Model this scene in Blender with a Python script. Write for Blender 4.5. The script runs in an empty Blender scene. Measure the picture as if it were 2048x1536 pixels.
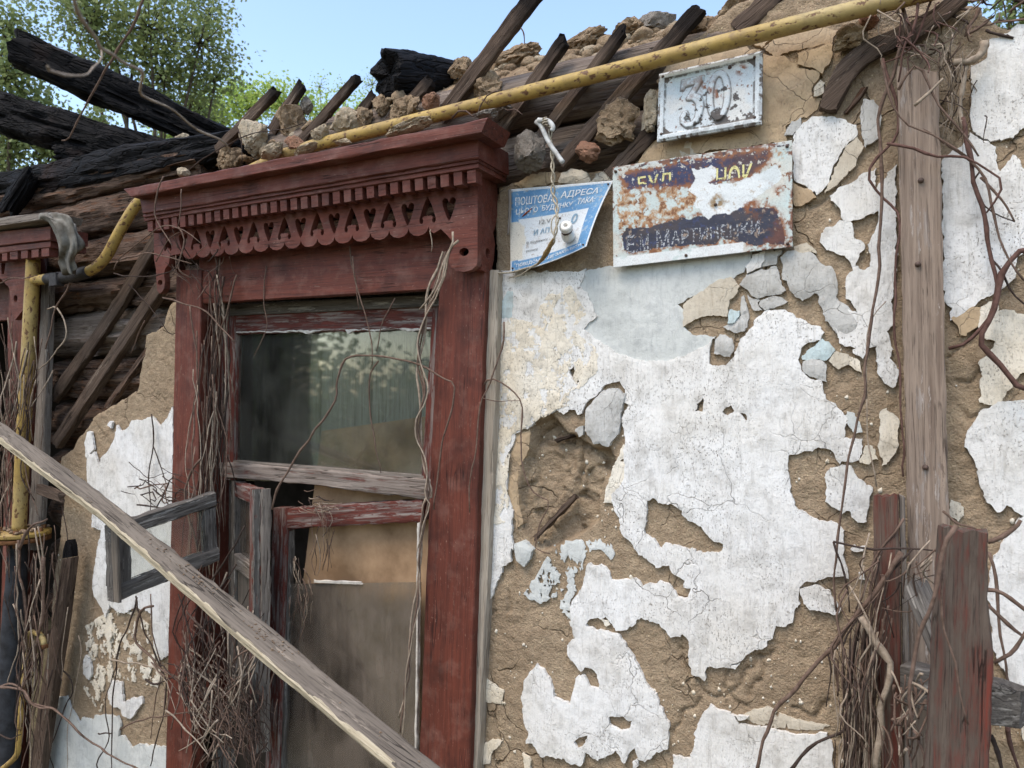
import bpy, bmesh, math, random
import numpy as np
from mathutils import Vector, Matrix
from mathutils.geometry import delaunay_2d_cdt

SC = bpy.context.scene
COL = SC.collection

# ------------------------------------------------------------------ camera
FPX, YAW, PITCH, CAMD, CAMH = 1450.0, math.radians(28), math.radians(0.9), 1.6, 1.5
C_POS = Vector((0, -CAMD, CAMH))
C_F = Vector((-math.sin(YAW) * math.cos(PITCH), math.cos(YAW) * math.cos(PITCH), math.sin(PITCH)))
C_R = Vector((math.cos(YAW), math.sin(YAW), 0))
C_U = C_R.cross(C_F)
cam_data = bpy.data.cameras.new('camera')
cam = bpy.data.objects.new('camera', cam_data)
COL.objects.link(cam)
cam_data.sensor_width = 36.0
cam_data.lens = FPX / 2048 * 36.0
cam_data.clip_start = 0.02
cam_data.clip_end = 2000
cam_data.dof.use_dof = True
cam_data.dof.focus_distance = 1.75
cam_data.dof.aperture_fstop = 9.0
cam.matrix_world = Matrix((
    (C_R.x, C_U.x, -C_F.x, C_POS.x),
    (C_R.y, C_U.y, -C_F.y, C_POS.y),
    (C_R.z, C_U.z, -C_F.z, C_POS.z),
    (0, 0, 0, 1)))
SC.camera = cam

# ------------------------------------------------------------------ sky, sun, exposure
SUN_EL, SUN_AZ = math.radians(60), math.atan2(-0.3, -0.95)      # azimuth from +Y towards +X
W = bpy.data.worlds.new('World'); SC.world = W; W.use_nodes = True
wn = W.node_tree.nodes; wl = W.node_tree.links
bgn = wn['Background']
skyn = wn.new('ShaderNodeTexSky'); skyn.sky_type = 'NISHITA'; skyn.sun_disc = False
skyn.sun_elevation = SUN_EL; skyn.sun_rotation = SUN_AZ
skyn.air_density = 1.2; skyn.dust_density = 1.5; skyn.ozone_density = 0.3
wl.new(skyn.outputs[0], bgn.inputs[0]); bgn.inputs[1].default_value = 0.15
sd = bpy.data.lights.new('sun', 'SUN'); sun = bpy.data.objects.new('sun', sd); COL.objects.link(sun)
sd.energy = 1.05; sd.angle = math.radians(32); sd.color = (1.0, 0.90, 0.77)
sdir = Vector((math.sin(SUN_AZ) * math.cos(SUN_EL), math.cos(SUN_AZ) * math.cos(SUN_EL), math.sin(SUN_EL)))
sun.rotation_euler = sdir.to_track_quat('Z', 'Y').to_euler()
SC.view_settings.view_transform = 'Standard'
SC.view_settings.look = 'None'
SC.view_settings.exposure = 1.18
SC.view_settings.gamma = 1.0
SC.view_settings.use_curve_mapping = False
SC.render.engine = 'CYCLES'
SC.cycles.use_denoising = True
SC.cycles.max_bounces = 5
SC.cycles.diffuse_bounces = 2
SC.cycles.glossy_bounces = 2
SC.cycles.transmission_bounces = 4
SC.cycles.transparent_max_bounces = 12

# ------------------------------------------------------------------ helpers: pixels, noise
def ray(px, py):
    return C_F + C_R * ((px - 1024) / FPX) + C_U * ((768 - py) / FPX)

def P(px, py, Y=0.0):
    d = ray(px, py)
    return C_POS + d * ((Y + CAMD) / d.y)

def PZ(px, py, depth):
    return C_POS + ray(px, py) * depth

def crop(x0, y0, s, pts):
    return [(x0 + a / s, y0 + b / s) for a, b in pts]

def cA(*p): return crop(0, 0, 2.9257, p)
def cB(*p): return crop(600, 0, 2.9257, p)
def cC(*p): return crop(1250, 0, 2.56, p)
def cD(*p): return crop(0, 400, 3.072, p)
def cE(*p): return crop(0, 850, 2.24, p)
def cF(*p): return crop(380, 550, 3.2, p)
def cG(*p): return crop(200, 900, 2.415, p)
def cH(*p): return crop(950, 250, 2.8986, p)
def cI(*p): return crop(950, 700, 3.7236, p)
def cJ(*p): return crop(950, 1080, 3.369, p)
def cK(*p): return crop(1450, 550, 3.0719, p)
def cL(*p): return crop(1450, 1000, 2.8662, p)
def cM(*p): return crop(240, 220, 4.876, p)
def cN(*p): return crop(640, 220, 4.517, p)
def cO(*p): return crop(1000, 320, 6.4, p)
def cQ(*p): return crop(1200, 80, 3.49, p)
def cR1(*p): return crop(1850, 0, 3.072, p)
def cR2(*p): return crop(1850, 480, 2.954, p)
def cR3(*p): return crop(1380, 440, 4.267, p)
def cR4(*p): return crop(80, 780, 3.657, p)
def cR5(*p): return crop(60, 1150, 3.979, p)
def cR6(*p): return crop(0, 1000, 2.866, p)
def cR7(*p): return crop(0, 380, 2.954, p)
def cR8(*p): return crop(1000, 760, 3.84, p)

def _hash(ix, iy, iz, seed):
    n = (ix.astype(np.int64) * 374761393 + iy.astype(np.int64) * 668265263 + iz.astype(np.int64) * 2147483647 + seed * 1274126177) & 0xffffffff
    n = ((n ^ (n >> 13)) * 1274126177) & 0xffffffff
    n = ((n ^ (n >> 16)) * 2246822519) & 0xffffffff
    return ((n ^ (n >> 15)) & 0xffffff) / float(0xffffff)

def vnoise(x, y, z=0.0, seed=0):
    x = np.asarray(x, float); y = np.asarray(y, float) + x * 0; z = np.asarray(z, float) + x * 0
    ix, iy, iz = np.floor(x), np.floor(y), np.floor(z)
    fx, fy, fz = x - ix, y - iy, z - iz
    fx = fx * fx * (3 - 2 * fx); fy = fy * fy * (3 - 2 * fy); fz = fz * fz * (3 - 2 * fz)
    r = 0
    for a in (0, 1):
        for b in (0, 1):
            for c in (0, 1):
                w = (fx if a else 1 - fx) * (fy if b else 1 - fy) * (fz if c else 1 - fz)
                r = r + w * _hash(ix + a, iy + b, iz + c, seed)
    return r * 2 - 1

def fbm(x, y, z=0.0, seed=0, octv=4, gain=0.5, lac=2.03):
    a, f, r, t = 1.0, 1.0, 0, 0
    for k in range(octv):
        r = r + a * vnoise(np.asarray(x) * f, np.asarray(y) * f, np.asarray(z) * f, seed + k * 17)
        t += a; a *= gain; f *= lac
    return r / t

def worley(x, z, scale, seed=0):
    x = np.asarray(x) * scale; z = np.asarray(z) * scale
    ix, iz = np.floor(x), np.floor(z)
    f1 = np.full(x.shape, 9.0); f2 = np.full(x.shape, 9.0); cell = np.zeros(x.shape)
    for a in (-1, 0, 1):
        for b in (-1, 0, 1):
            cx, cz = ix + a, iz + b; o = cx * 0
            d = np.hypot(cx + _hash(cx, cz, o, seed) - x, cz + _hash(cx, cz, o + 7, seed + 1) - z)
            n = d < f1
            f2 = np.where(n, f1, np.minimum(f2, d)); cell = np.where(n, _hash(cx, cz, o + 3, seed + 2), cell); f1 = np.where(n, d, f1)
    return cell, f2 - f1

def inside(x, z, loops):
    x = np.asarray(x); z = np.asarray(z)
    r = np.zeros(x.shape, bool)
    for lp in loops:
        lp = np.asarray(lp)
        n = len(lp)
        for i in range(n):
            x0, z0 = lp[i]; x1, z1 = lp[(i + 1) % n]
            if z0 == z1:
                continue
            c = ((z0 > z) != (z1 > z))
            r ^= c & (x < (x1 - x0) * (z - z0) / (z1 - z0) + x0)
    return r

def seg_dist(x, z, loop, closed=True):
    d = np.full(np.shape(x), 1e9)
    n = len(loop)
    for i in range(n if closed else n - 1):
        ax, az = loop[i]; bx, bz = loop[(i + 1) % n]
        vx, vz = bx - ax, bz - az
        L = vx * vx + vz * vz + 1e-12
        t = np.clip(((x - ax) * vx + (z - az) * vz) / L, 0, 1)
        d = np.minimum(d, np.hypot(x - ax - t * vx, z - az - t * vz))
    return d

def lin(r, g, b):
    f = lambda v: (v / 255 / 12.92) if v / 255 <= 0.04045 else ((v / 255 + 0.055) / 1.055) ** 2.4
    return (f(r), f(g), f(b), 1.0)

# ------------------------------------------------------------------ helpers: objects
FR = {}
def link(o, parent=None, frame=None):
    frame = frame or Matrix.Identity(4)
    COL.objects.link(o)
    FR[o.name] = frame
    if parent is not None:
        o.parent = parent
        o.matrix_parent_inverse = FR[parent.name].inverted()
    o.matrix_basis = frame
    return o

def thing(name, label, cat, loc, group=None):
    o = bpy.data.objects.new(name, None)
    o.empty_display_size = 0.05
    link(o, None, Matrix.Translation(Vector(loc)))
    return tag(o, label, cat, group)

def tag(o, label=None, cat=None, group=None, kind=None):
    if label: o['label'] = label
    if cat: o['category'] = cat
    if group: o['group'] = group
    if kind: o['kind'] = kind
    return o

def mesh_obj(name, verts, faces, mat, parent=None, frame=None, smooth=True, cols=None):
    V = np.asarray([tuple(v) for v in verts] if not isinstance(verts, np.ndarray) else verts, float)
    if frame is None:
        base = V.mean(0) if parent is None else None
        frame = Matrix.Translation(Vector(base)) if base is not None else Matrix.Identity(4)
    inv = np.array(frame.inverted())
    V = V @ inv[:3, :3].T + inv[:3, 3]
    me = bpy.data.meshes.new(name)
    me.from_pydata(V.tolist(), [], [tuple(int(i) for i in f) for f in faces])
    if cols is not None:
        ca = me.color_attributes.new('Col', 'FLOAT_COLOR', 'POINT')
        c4 = np.ones((len(V), 4), np.float32); c4[:, :3] = cols
        ca.data.foreach_set('color', c4.ravel())
    me.polygons.foreach_set('use_smooth', [smooth] * len(me.polygons))
    me.materials.append(mat)
    me.update()
    o = bpy.data.objects.new(name, me)
    return link(o, parent, frame)

def fix_normals(o):
    bm = bmesh.new(); bm.from_mesh(o.data); bmesh.ops.recalc_face_normals(bm, faces=bm.faces); bm.to_mesh(o.data); bm.free()
    return o

def local_frame(o, x, y, z):
    return Matrix(((x.x, y.x, z.x, o.x), (x.y, y.y, z.y, o.y), (x.z, y.z, z.z, o.z), (0, 0, 0, 1)))

_seed = [0]
def nseed():
    _seed[0] += 1
    return _seed[0]

def resample(pts, n, smooth=False):
    """pts: list of Vector -> n Vectors evenly along the polyline (Catmull-Rom when smooth)."""
    pts = [Vector(p) for p in pts]
    if smooth and len(pts) > 2:
        out = []
        ext = [pts[0] * 2 - pts[1]] + pts + [pts[-1] * 2 - pts[-2]]
        for i in range(len(pts) - 1):
            p0, p1, p2, p3 = ext[i:i + 4]
            for k in range(8):
                t = k / 8
                out.append(0.5 * ((2 * p1) + (p2 - p0) * t + (2 * p0 - 5 * p1 + 4 * p2 - p3) * t * t + (3 * p1 - p0 - 3 * p2 + p3) * t ** 3))
        out.append(pts[-1]); pts = out
    d = [0.0]
    for a, b in zip(pts, pts[1:]):
        d.append(d[-1] + (b - a).length)
    T = d[-1] or 1e-6
    res = []; j = 0
    for i in range(n):
        s = T * i / (n - 1)
        while j < len(pts) - 2 and d[j + 1] < s:
            j += 1
        u = (s - d[j]) / max(d[j + 1] - d[j], 1e-9)
        res.append(pts[j].lerp(pts[j + 1], min(max(u, 0), 1)))
    return res

def pix3(p, Y):
    return P(p[0], p[1], p[2] if len(p) > 2 else Y)

def board(name, e1, e2, Y, t, mat, parent=None, n=20, m=5, jag=(0.0, 0.0), rough=0.0012, edge=0.0012, smooth=False, back=None, three_d=False, cup=0.0):
    """a plank between two long edges given as pixel polylines (x, y[, Y]) of equal length; t is its thickness away from the viewer"""
    sd_ = nseed()
    A = resample([Vector(p) if three_d else pix3(p, Y) for p in e1], n, smooth)
    B = resample([Vector(p) if three_d else pix3(p, Y) for p in e2], n, smooth)
    mid0 = (A[0] + B[0]) / 2; mid1 = (A[-1] + B[-1]) / 2
    X = (mid1 - mid0).normalized()
    across = (B[n // 2] - A[n // 2]); across = (across - X * across.dot(X)).normalized()
    N = X.cross(across).normalized()
    if back is not None:
        N = Vector(back).normalized() * -1
    elif N.dot(C_POS - (mid0 + mid1) / 2) < 0:
        N = -N
    Yv = N.cross(X)
    fr = local_frame(mid0, X, Yv, N)
    L = (mid1 - mid0).length; wd = (B[n // 2] - A[n // 2]).length
    us = [0.0, min(0.12, 0.0025 / max(wd, 1e-4))] + [k / (m - 1) for k in range(1, m - 1)] + [1 - min(0.12, 0.0025 / max(wd, 1e-4)), 1.0]
    mu = len(us)
    V = []
    for i in range(n):
        s = i / (n - 1)
        for side in (0, 1):
            seq = us if side == 0 else us[::-1]
            for k, u in enumerate(seq):
                p = A[i].lerp(B[i], u)
                en = edge * float(vnoise(s * L * 60, (0 if u < 0.5 else 9), side, sd_)) * (1 if u in (0.0, 1.0) else 0.2)
                p = p + (B[i] - A[i]).normalized() * en
                dep = 0.0
                if side == 0:
                    if u in (0.0, 1.0): dep += 0.0025
                    dep -= rough * float(fbm(s * L * 14, u * wd * 90, 0, sd_ + 3, 3)) - cup * (1 - (2 * u - 1) ** 2)
                else:
                    dep = t - (0.002 if u in (0.0, 1.0) else 0)
                p = p - N * dep
                if i <= 1 and jag[0]:
                    p = p + X * jag[0] * abs(float(fbm(u * wd * 70, side * 2.3, 1.7, sd_ + 5, 2))) * (1.6 if i == 0 else 0.4)
                if i >= n - 2 and jag[1]:
                    p = p - X * jag[1] * abs(float(fbm(u * wd * 70, side * 2.3, 4.7, sd_ + 6, 2))) * (1.6 if i == n - 1 else 0.4)
                V.append(p)
    R = 2 * mu
    F = []
    for i in range(n - 1):
        for k in range(R):
            k2 = (k + 1) % R
            F.append((i * R + k, i * R + k2, (i + 1) * R + k2, (i + 1) * R + k))
    for base, flip in ((0, True), ((n - 1) * R, False)):
        for k in range(mu - 1):
            q = (base + k, base + k + 1, base + R - 2 - k, base + R - 1 - k)
            F.append(q[::-1] if flip else q)
    o = fix_normals(mesh_obj(name, V, F, mat, parent, fr, smooth=True))
    o.data.set_sharp_from_angle(angle=math.radians(38))
    return o

def rect(name, tl, tr, br, bl, Y, t, mat, parent=None, vertical=None, **k):
    """a plank from four pixel corners; runs along its longer side"""
    a = (pix3(tr, Y) - pix3(tl, Y)).length; b = (pix3(bl, Y) - pix3(tl, Y)).length
    if vertical or (vertical is None and b > a):
        return board(name, [tl, bl], [tr, br], Y, t, mat, parent, **k)
    return board(name, [tl, tr], [bl, br], Y, t, mat, parent, **k)

def tube_geo(pts, radii, sides=6, seed=0, lumpy=0.0, caps=True):
    n = len(pts)
    V, F = [], []
    T = [(pts[min(i + 1, n - 1)] - pts[max(i - 1, 0)]).normalized() for i in range(n)]
    ref = Vector((0, 0, 1)) if abs(T[0].z) < 0.9 else Vector((1, 0, 0))
    U = (ref - T[0] * ref.dot(T[0])).normalized()
    for i in range(n):
        U = (U - T[i] * U.dot(T[i]))
        U = U.normalized() if U.length > 1e-6 else Vector((1, 0, 0))
        Wd = T[i].cross(U)
        for k in range(sides):
            a = 2 * math.pi * k / sides
            rr = radii[i] * (1 + lumpy * (2 * random.random() - 1))
            V.append(pts[i] + (U * math.cos(a) + Wd * math.sin(a)) * rr)
    for i in range(n - 1):
        for k in range(sides):
            k2 = (k + 1) % sides
            F.append((i * sides + k, i * sides + k2, (i + 1) * sides + k2, (i + 1) * sides + k))
    if caps:
        F.append(tuple(range(sides))[::-1]); F.append(tuple((n - 1) * sides + k for k in range(sides)))
    return V, F

def tube(name, pts, r, mat, parent=None, n=None, sides=8, smooth=True, lumpy=0.0):
    pts = [Vector(p) for p in pts]
    n = n or max(6, 6 * (len(pts) - 1) + 1)
    Q = resample(pts, n, smooth)
    rs = [r] * n if not hasattr(r, '__len__') else [float(np.interp(i / (n - 1), np.linspace(0, 1, len(r)), r)) for i in range(n)]
    V, F = tube_geo(Q, rs, sides, lumpy=lumpy)
    X = (Q[-1] - Q[0]); X = X.normalized() if X.length > 1e-6 else Vector((1, 0, 0))
    up = Vector((0, 0, 1)) if abs(X.z) < 0.9 else Vector((0, -1, 0))
    Yv = (up - X * up.dot(X)).normalized(); Zv = X.cross(Yv)
    return fix_normals(mesh_obj(name, V, F, mat, parent, local_frame(Q[0], X, Yv, Zv)))

def vine_geo(pts3, r, taper=0.6, knob=0.25, wander=0.003, per=0.02, sides=5):
    L = sum((b - a).length for a, b in zip(pts3, pts3[1:]))
    n = int(min(90, max(8, L / per)))
    Q = resample(pts3, n, True)
    sd_ = nseed()
    out, rs = [], []
    for i, q in enumerate(Q):
        s = i * L / n
        w = Vector((float(vnoise(s * 25, 1, 0, sd_)), float(vnoise(s * 25, 5, 0, sd_)), float(vnoise(s * 25, 9, 0, sd_)))) * wander
        out.append(q + w * (0.0 if i in (0, n - 1) else 1))
        kn = 1 + (knob if (i % 7 == 3) else 0) + 0.15 * float(vnoise(s * 70, 2, 0, sd_))
        rs.append(r * kn * (1 - (1 - taper) * i / n))
    return tube_geo(out, rs, sides)

VINES = []
def vine(name, px, Y, r, mat, label, group, taper=0.6, **k):
    pts = [pix3(p, Y) for p in px]
    V, F = vine_geo(pts, r * 0.85, taper, **k)
    X = (pts[-1] - pts[0]).normalized()
    up = Vector((0, -1, 0)); Yv = (up - X * up.dot(X)).normalized(); Zv = X.cross(Yv)
    o = fix_normals(mesh_obj(name, V, F, mat, None, local_frame(pts[0], X, Yv, Zv)))
    return tag(o, label, 'vine', group)

def joined(name, geos, mat, parent=None, frame=None):
    V, F = [], []
    for v, f in geos:
        b = len(V)
        V += list(v); F += [tuple(i + b for i in q) for q in f]
    return fix_normals(mesh_obj(name, V, F, mat, parent, frame))

# icosphere template for lumps
_bm = bmesh.new(); bmesh.ops.create_icosphere(_bm, subdivisions=4, radius=1)
ICO_V = np.array([v.co[:] for v in _bm.verts]); ICO_F = [tuple(v.index for v in f.verts) for f in _bm.faces]; _bm.free()
_bm = bmesh.new(); bmesh.ops.create_icosphere(_bm, subdivisions=2, radius=1)
ICO2_V = np.array([v.co[:] for v in _bm.verts]); ICO2_F = [tuple(v.index for v in f.verts) for f in _bm.faces]; _bm.free()

def lump_geo(c, rx, ry, rz, seed, fine=True, cuts=7, crumb=0.10):
    V = (ICO_V if fine else ICO2_V).copy(); F = ICO_F if fine else ICO2_F
    rs = np.random.RandomState(seed)
    for _ in range(cuts):
        nrm = rs.normal(size=3); nrm /= np.linalg.norm(nrm)
        d = V @ nrm; lim = rs.uniform(0.55, 0.85)
        V = V - np.outer(np.maximum(d - lim, 0), nrm) * 0.93
    nz = fbm(V[:, 0] * 2.2, V[:, 1] * 2.2, V[:, 2] * 2.2, seed, 6, 0.66)
    pit = np.abs(fbm(V[:, 0] * 4.5, V[:, 1] * 4.5, V[:, 2] * 4.5, seed + 40, 3, 0.6))
    V = V * (1 + crumb * (2.4 * nz - 1.3 * np.exp(-(pit / 0.06) ** 2)))[:, None]
    return V * np.array([rx, ry, rz]) + np.array(c), F

def slab(name, loops, Y, t, mat, parent, step=0.012, jag=0.004, porous=0.0, relief=0.0012, bulge=0.0, seed=None, xz=False, lift=0.0):
    """a thin layer of plaster: pixel outlines (even-odd) on the wall plane, ragged edges, real thickness t behind its face"""
    sd_ = seed if seed is not None else nseed() * 7
    L2 = []
    for lp in loops:
        q = np.array([(p[0], p[1]) for p in lp]) if xz else np.array([(P(a[0], a[1], Y).x, P(a[0], a[1], Y).z) for a in lp])
        pts = []
        for i in range(len(q)):
            a, b = q[i], q[(i + 1) % len(q)]
            L = np.hypot(*(b - a)); k = max(1, int(L / 0.0045))
            for j in range(k):
                pts.append(a + (b - a) * j / k)
        pts = np.array(pts)
        nx = fbm(pts[:, 0] * 70, pts[:, 1] * 70, 0.3, sd_, 3, 0.65); nz = fbm(pts[:, 0] * 70, pts[:, 1] * 70, 7.3, sd_ + 1, 3, 0.65)
        pts = pts + np.stack([nx, nz], 1) * jag * 1.7
        L2.append(pts)
    allp = np.concatenate(L2)
    x0, z0 = allp.min(0); x1, z1 = allp.max(0)
    gx, gz = np.meshgrid(np.arange(x0, x1, step), np.arange(z0, z1, step))
    gx = gx + (np.arange(gx.shape[0]) % 2)[:, None] * step / 2
    g = np.stack([gx.ravel(), gz.ravel()], 1)
    g += np.random.RandomState(sd_).uniform(-.2, .2, g.shape) * step
    g = g[inside(g[:, 0], g[:, 1], L2)]
    keep = np.ones(len(g), bool)
    for c0 in range(0, len(g), 2000):
        d = np.hypot(g[c0:c0 + 2000, None, 0] - allp[None, :, 0], g[c0:c0 + 2000, None, 1] - allp[None, :, 1]).min(1)
        keep[c0:c0 + 2000] = d > step * 0.45
    g = g[keep]
    vs = [Vector(p) for p in np.concatenate([allp, g])]
    ed = []; b = 0
    for lp in L2:
        n = len(lp)
        ed += [(b + i, b + (i + 1) % n) for i in range(n)]; b += n
    v2, _, fs, _, _, _ = delaunay_2d_cdt(vs, ed, [], 0, 1e-6)
    v2 = np.array([v[:] for v in v2])
    tri = np.array([f for f in fs if len(f) == 3])
    cen = v2[tri].mean(1)
    ok = inside(cen[:, 0], cen[:, 1], L2)
    if porous:
        ok &= fbm(cen[:, 0] * 45, cen[:, 1] * 30, 0, sd_ + 9, 4, 0.6) < porous
    tri = tri[ok]
    a = v2[tri]
    area = (a[:, 1, 0] - a[:, 0, 0]) * (a[:, 2, 1] - a[:, 0, 1]) - (a[:, 2, 0] - a[:, 0, 0]) * (a[:, 1, 1] - a[:, 0, 1])
    tri[area < 0] = tri[area < 0][:, ::-1]                      # counter-clockwise seen from -Y
    used = np.unique(tri); remap = -np.ones(len(v2), int); remap[used] = np.arange(len(used))
    tri = remap[tri]; v2 = v2[used]
    e = {}
    for f in tri:
        for i in range(3):
            q = (f[i], f[(i + 1) % 3])
            if (q[1], q[0]) in e: del e[(q[1], q[0])]
            else: e[q] = 1
    bset = sorted(set(i for q in e for i in q))
    h = warp(v2[:, 0], v2[:, 1]) + relief * fbm(v2[:, 0] * 22, v2[:, 1] * 22, 0, sd_ + 4, 4, 0.55)
    if bulge or lift:
        d = np.full(len(v2), 1e9)
        if bset:
            bp = v2[bset]
            for c0 in range(0, len(v2), 2000):
                d[c0:c0 + 2000] = np.hypot(v2[c0:c0 + 2000, None, 0] - bp[None, :, 0], v2[c0:c0 + 2000, None, 1] - bp[None, :, 1]).min(1)
        h = h + bulge * (1 - np.exp(-d / 0.02)) + lift * np.exp(-d / 0.012)
    yy = Y - h
    V = np.stack([v2[:, 0], yy, v2[:, 1]], 1)
    V[bset, 1] += 0.0008
    nb = {k: len(V) + i for i, k in enumerate(bset)}
    Vb = V[bset].copy(); Vb[:, 1] += t
    V = np.concatenate([V, Vb])
    F = [tuple(f) for f in tri] + [(q[1], q[0], nb[q[0]], nb[q[1]]) for q in e]
    return mesh_obj(name, V, F, mat, parent, smooth=False)

def warp(x, z):
    """slow undulation shared by every layer of the wall (metres towards the viewer)"""
    return 0.007 * fbm(x * 1.7 + 3, z * 1.7, 0, 5, 2) + 0.0025 * fbm(x * 7, z * 7, 0, 6, 2)

def poly_prism(name, outer, holes, to3, tvec, mat, parent=None, smooth=False):
    """flat panel with cut-outs; outline in panel coordinates, to3 maps (u, v) to a point, tvec is its thickness vector"""
    loops = [outer] + holes
    vs, ed = [], []
    for lp in loops:
        b = len(vs); n = len(lp)
        vs += [Vector(p) for p in lp]; ed += [(b + i, b + (i + 1) % n) for i in range(n)]
    v2, _, fs, _, _, _ = delaunay_2d_cdt(vs, ed, [], 0, 1e-7)
    A = np.array([v[:] for v in v2])
    tri = [f for f in fs if len(f) == 3]
    cen = A[np.array(tri)].mean(1)
    ok = inside(cen[:, 0], cen[:, 1], [np.array(l) for l in loops])
    tri = [list(f) for f, k in zip(tri, ok) if k]
    P3 = [to3(u, v) for u, v in A]
    tv = Vector(tvec)
    f0 = tri[0]
    nrm = (P3[f0[1]] - P3[f0[0]]).cross(P3[f0[2]] - P3[f0[0]])
    if nrm.dot(-tv) < 0:
        tri = [f[::-1] for f in tri]
    e = {}
    for f in tri:
        for i in range(3):
            q = (f[i], f[(i + 1) % 3])
            if (q[1], q[0]) in e: del e[(q[1], q[0])]
            else: e[q] = 1
    n = len(P3)
    V = P3 + [p + tv for p in P3]
    F = [tuple(f) for f in tri] + [(f[2] + n, f[1] + n, f[0] + n) for f in tri] + [(q[1], q[0], q[0] + n, q[1] + n) for q in e]
    return mesh_obj(name, V, F, mat, parent, smooth=smooth)
# ------------------------------------------------------------------ materials
class NT:
    def __init__(s, name, rough=0.85, spec=0.25):
        s.m = bpy.data.materials.new(name); s.m.use_nodes = True
        s.t = s.m.node_tree; s.b = s.t.nodes['Principled BSDF']
        s.b.inputs['Roughness'].default_value = rough
        s.b.inputs['Specular IOR Level'].default_value = spec
    def n(s, ty, **kw):
        x = s.t.nodes.new(ty)
        for k, v in kw.items(): setattr(x, k, v)
        return x
    def l(s, a, b): s.t.links.new(a, b)
    def coord(s, kind='Object', scale=(1, 1, 1), rnd=True):
        if kind == 'Position':
            src = s.n('ShaderNodeNewGeometry').outputs['Position']
        else:
            src = s.n('ShaderNodeTexCoord').outputs[kind]
        if rnd:
            oi = s.n('ShaderNodeObjectInfo')
            mu = s.n('ShaderNodeMath', operation='MULTIPLY'); mu.inputs[1].default_value = 37.0; s.l(oi.outputs['Random'], mu.inputs[0])
            ad = s.n('ShaderNodeVectorMath', operation='ADD'); s.l(src, ad.inputs[0]); s.l(mu.outputs[0], ad.inputs[1]); src = ad.outputs[0]
        mp = s.n('ShaderNodeMapping'); mp.inputs['Scale'].default_value = scale
        s.l(src, mp.inputs['Vector'])
        return mp.outputs[0]
    def noise(s, vec, scale=5, detail=4, rough=0.55, dist=0.0):
        x = s.n('ShaderNodeTexNoise'); s.l(vec, x.inputs['Vector'])
        x.inputs['Scale'].default_value = scale; x.inputs['Detail'].default_value = detail
        x.inputs['Roughness'].default_value = rough; x.inputs['Distortion'].default_value = dist
        return x.outputs['Fac']
    def voro(s, vec, scale=5, feature='DISTANCE_TO_EDGE', rnd=1.0):
        x = s.n('ShaderNodeTexVoronoi', feature=feature); s.l(vec, x.inputs['Vector'])
        x.inputs['Scale'].default_value = scale; x.inputs['Randomness'].default_value = rnd
        return x.outputs['Distance']
    def ramp(s, f, stops, interp='LINEAR'):
        r = s.n('ShaderNodeValToRGB'); r.color_ramp.interpolation = interp
        el = r.color_ramp.elements
        while len(el) < len(stops): el.new(0.5)
        for e, (p, c) in zip(el, stops):
            e.position = p; e.color = c if hasattr(c, '__len__') else (c, c, c, 1)
        s.l(f, r.inputs[0]); return r.outputs[0]
    def mix(s, f, a, b, mode='MIX'):
        x = s.n('ShaderNodeMix', data_type='RGBA', blend_type=mode)
        for i, v in ((0, f), (6, a), (7, b)):
            if hasattr(v, 'is_linked'): s.l(v, x.inputs[i])
            elif i == 0: x.inputs[0].default_value = v
            else: x.inputs[i].default_value = v
        return x.outputs[2]
    def math(s, op, a, b=0.5, clamp=False):
        x = s.n('ShaderNodeMath', operation=op); x.use_clamp = clamp
        for i, v in ((0, a), (1, b)):
            if hasattr(v, 'is_linked'): s.l(v, x.inputs[i])
            else: x.inputs[i].default_value = v
        return x.outputs[0]
    def warpv(s, vec, scale, amt):
        x = s.n('ShaderNodeTexNoise'); s.l(vec, x.inputs['Vector']); x.inputs['Scale'].default_value = scale; x.inputs['Detail'].default_value = 3
        sb = s.n('ShaderNodeVectorMath', operation='SUBTRACT'); s.l(x.outputs['Color'], sb.inputs[0]); sb.inputs[1].default_value = (.5, .5, .5)
        sc = s.n('ShaderNodeVectorMath', operation='SCALE'); s.l(sb.outputs[0], sc.inputs[0]); sc.inputs['Scale'].default_value = amt
        ad = s.n('ShaderNodeVectorMath', operation='ADD'); s.l(vec, ad.inputs[0]); s.l(sc.outputs[0], ad.inputs[1])
        return ad.outputs[0]
    def bump(s, h, dist=0.002, strength=1.0, prev=None):
        x = s.n('ShaderNodeBump'); x.inputs['Distance'].default_value = dist; x.inputs['Strength'].default_value = strength
        s.l(h, x.inputs['Height'])
        if prev is not None: s.l(prev, x.inputs['Normal'])
        return x.outputs[0]
    def done(s, col, nrm=None, rough=None):
        if hasattr(col, 'is_linked'): s.l(col, s.b.inputs['Base Color'])
        else: s.b.inputs['Base Color'].default_value = col
        if nrm is not None: s.l(nrm, s.b.inputs['Normal'])
        if rough is not None: s.l(rough, s.b.inputs['Roughness'])
        return s.m

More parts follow.
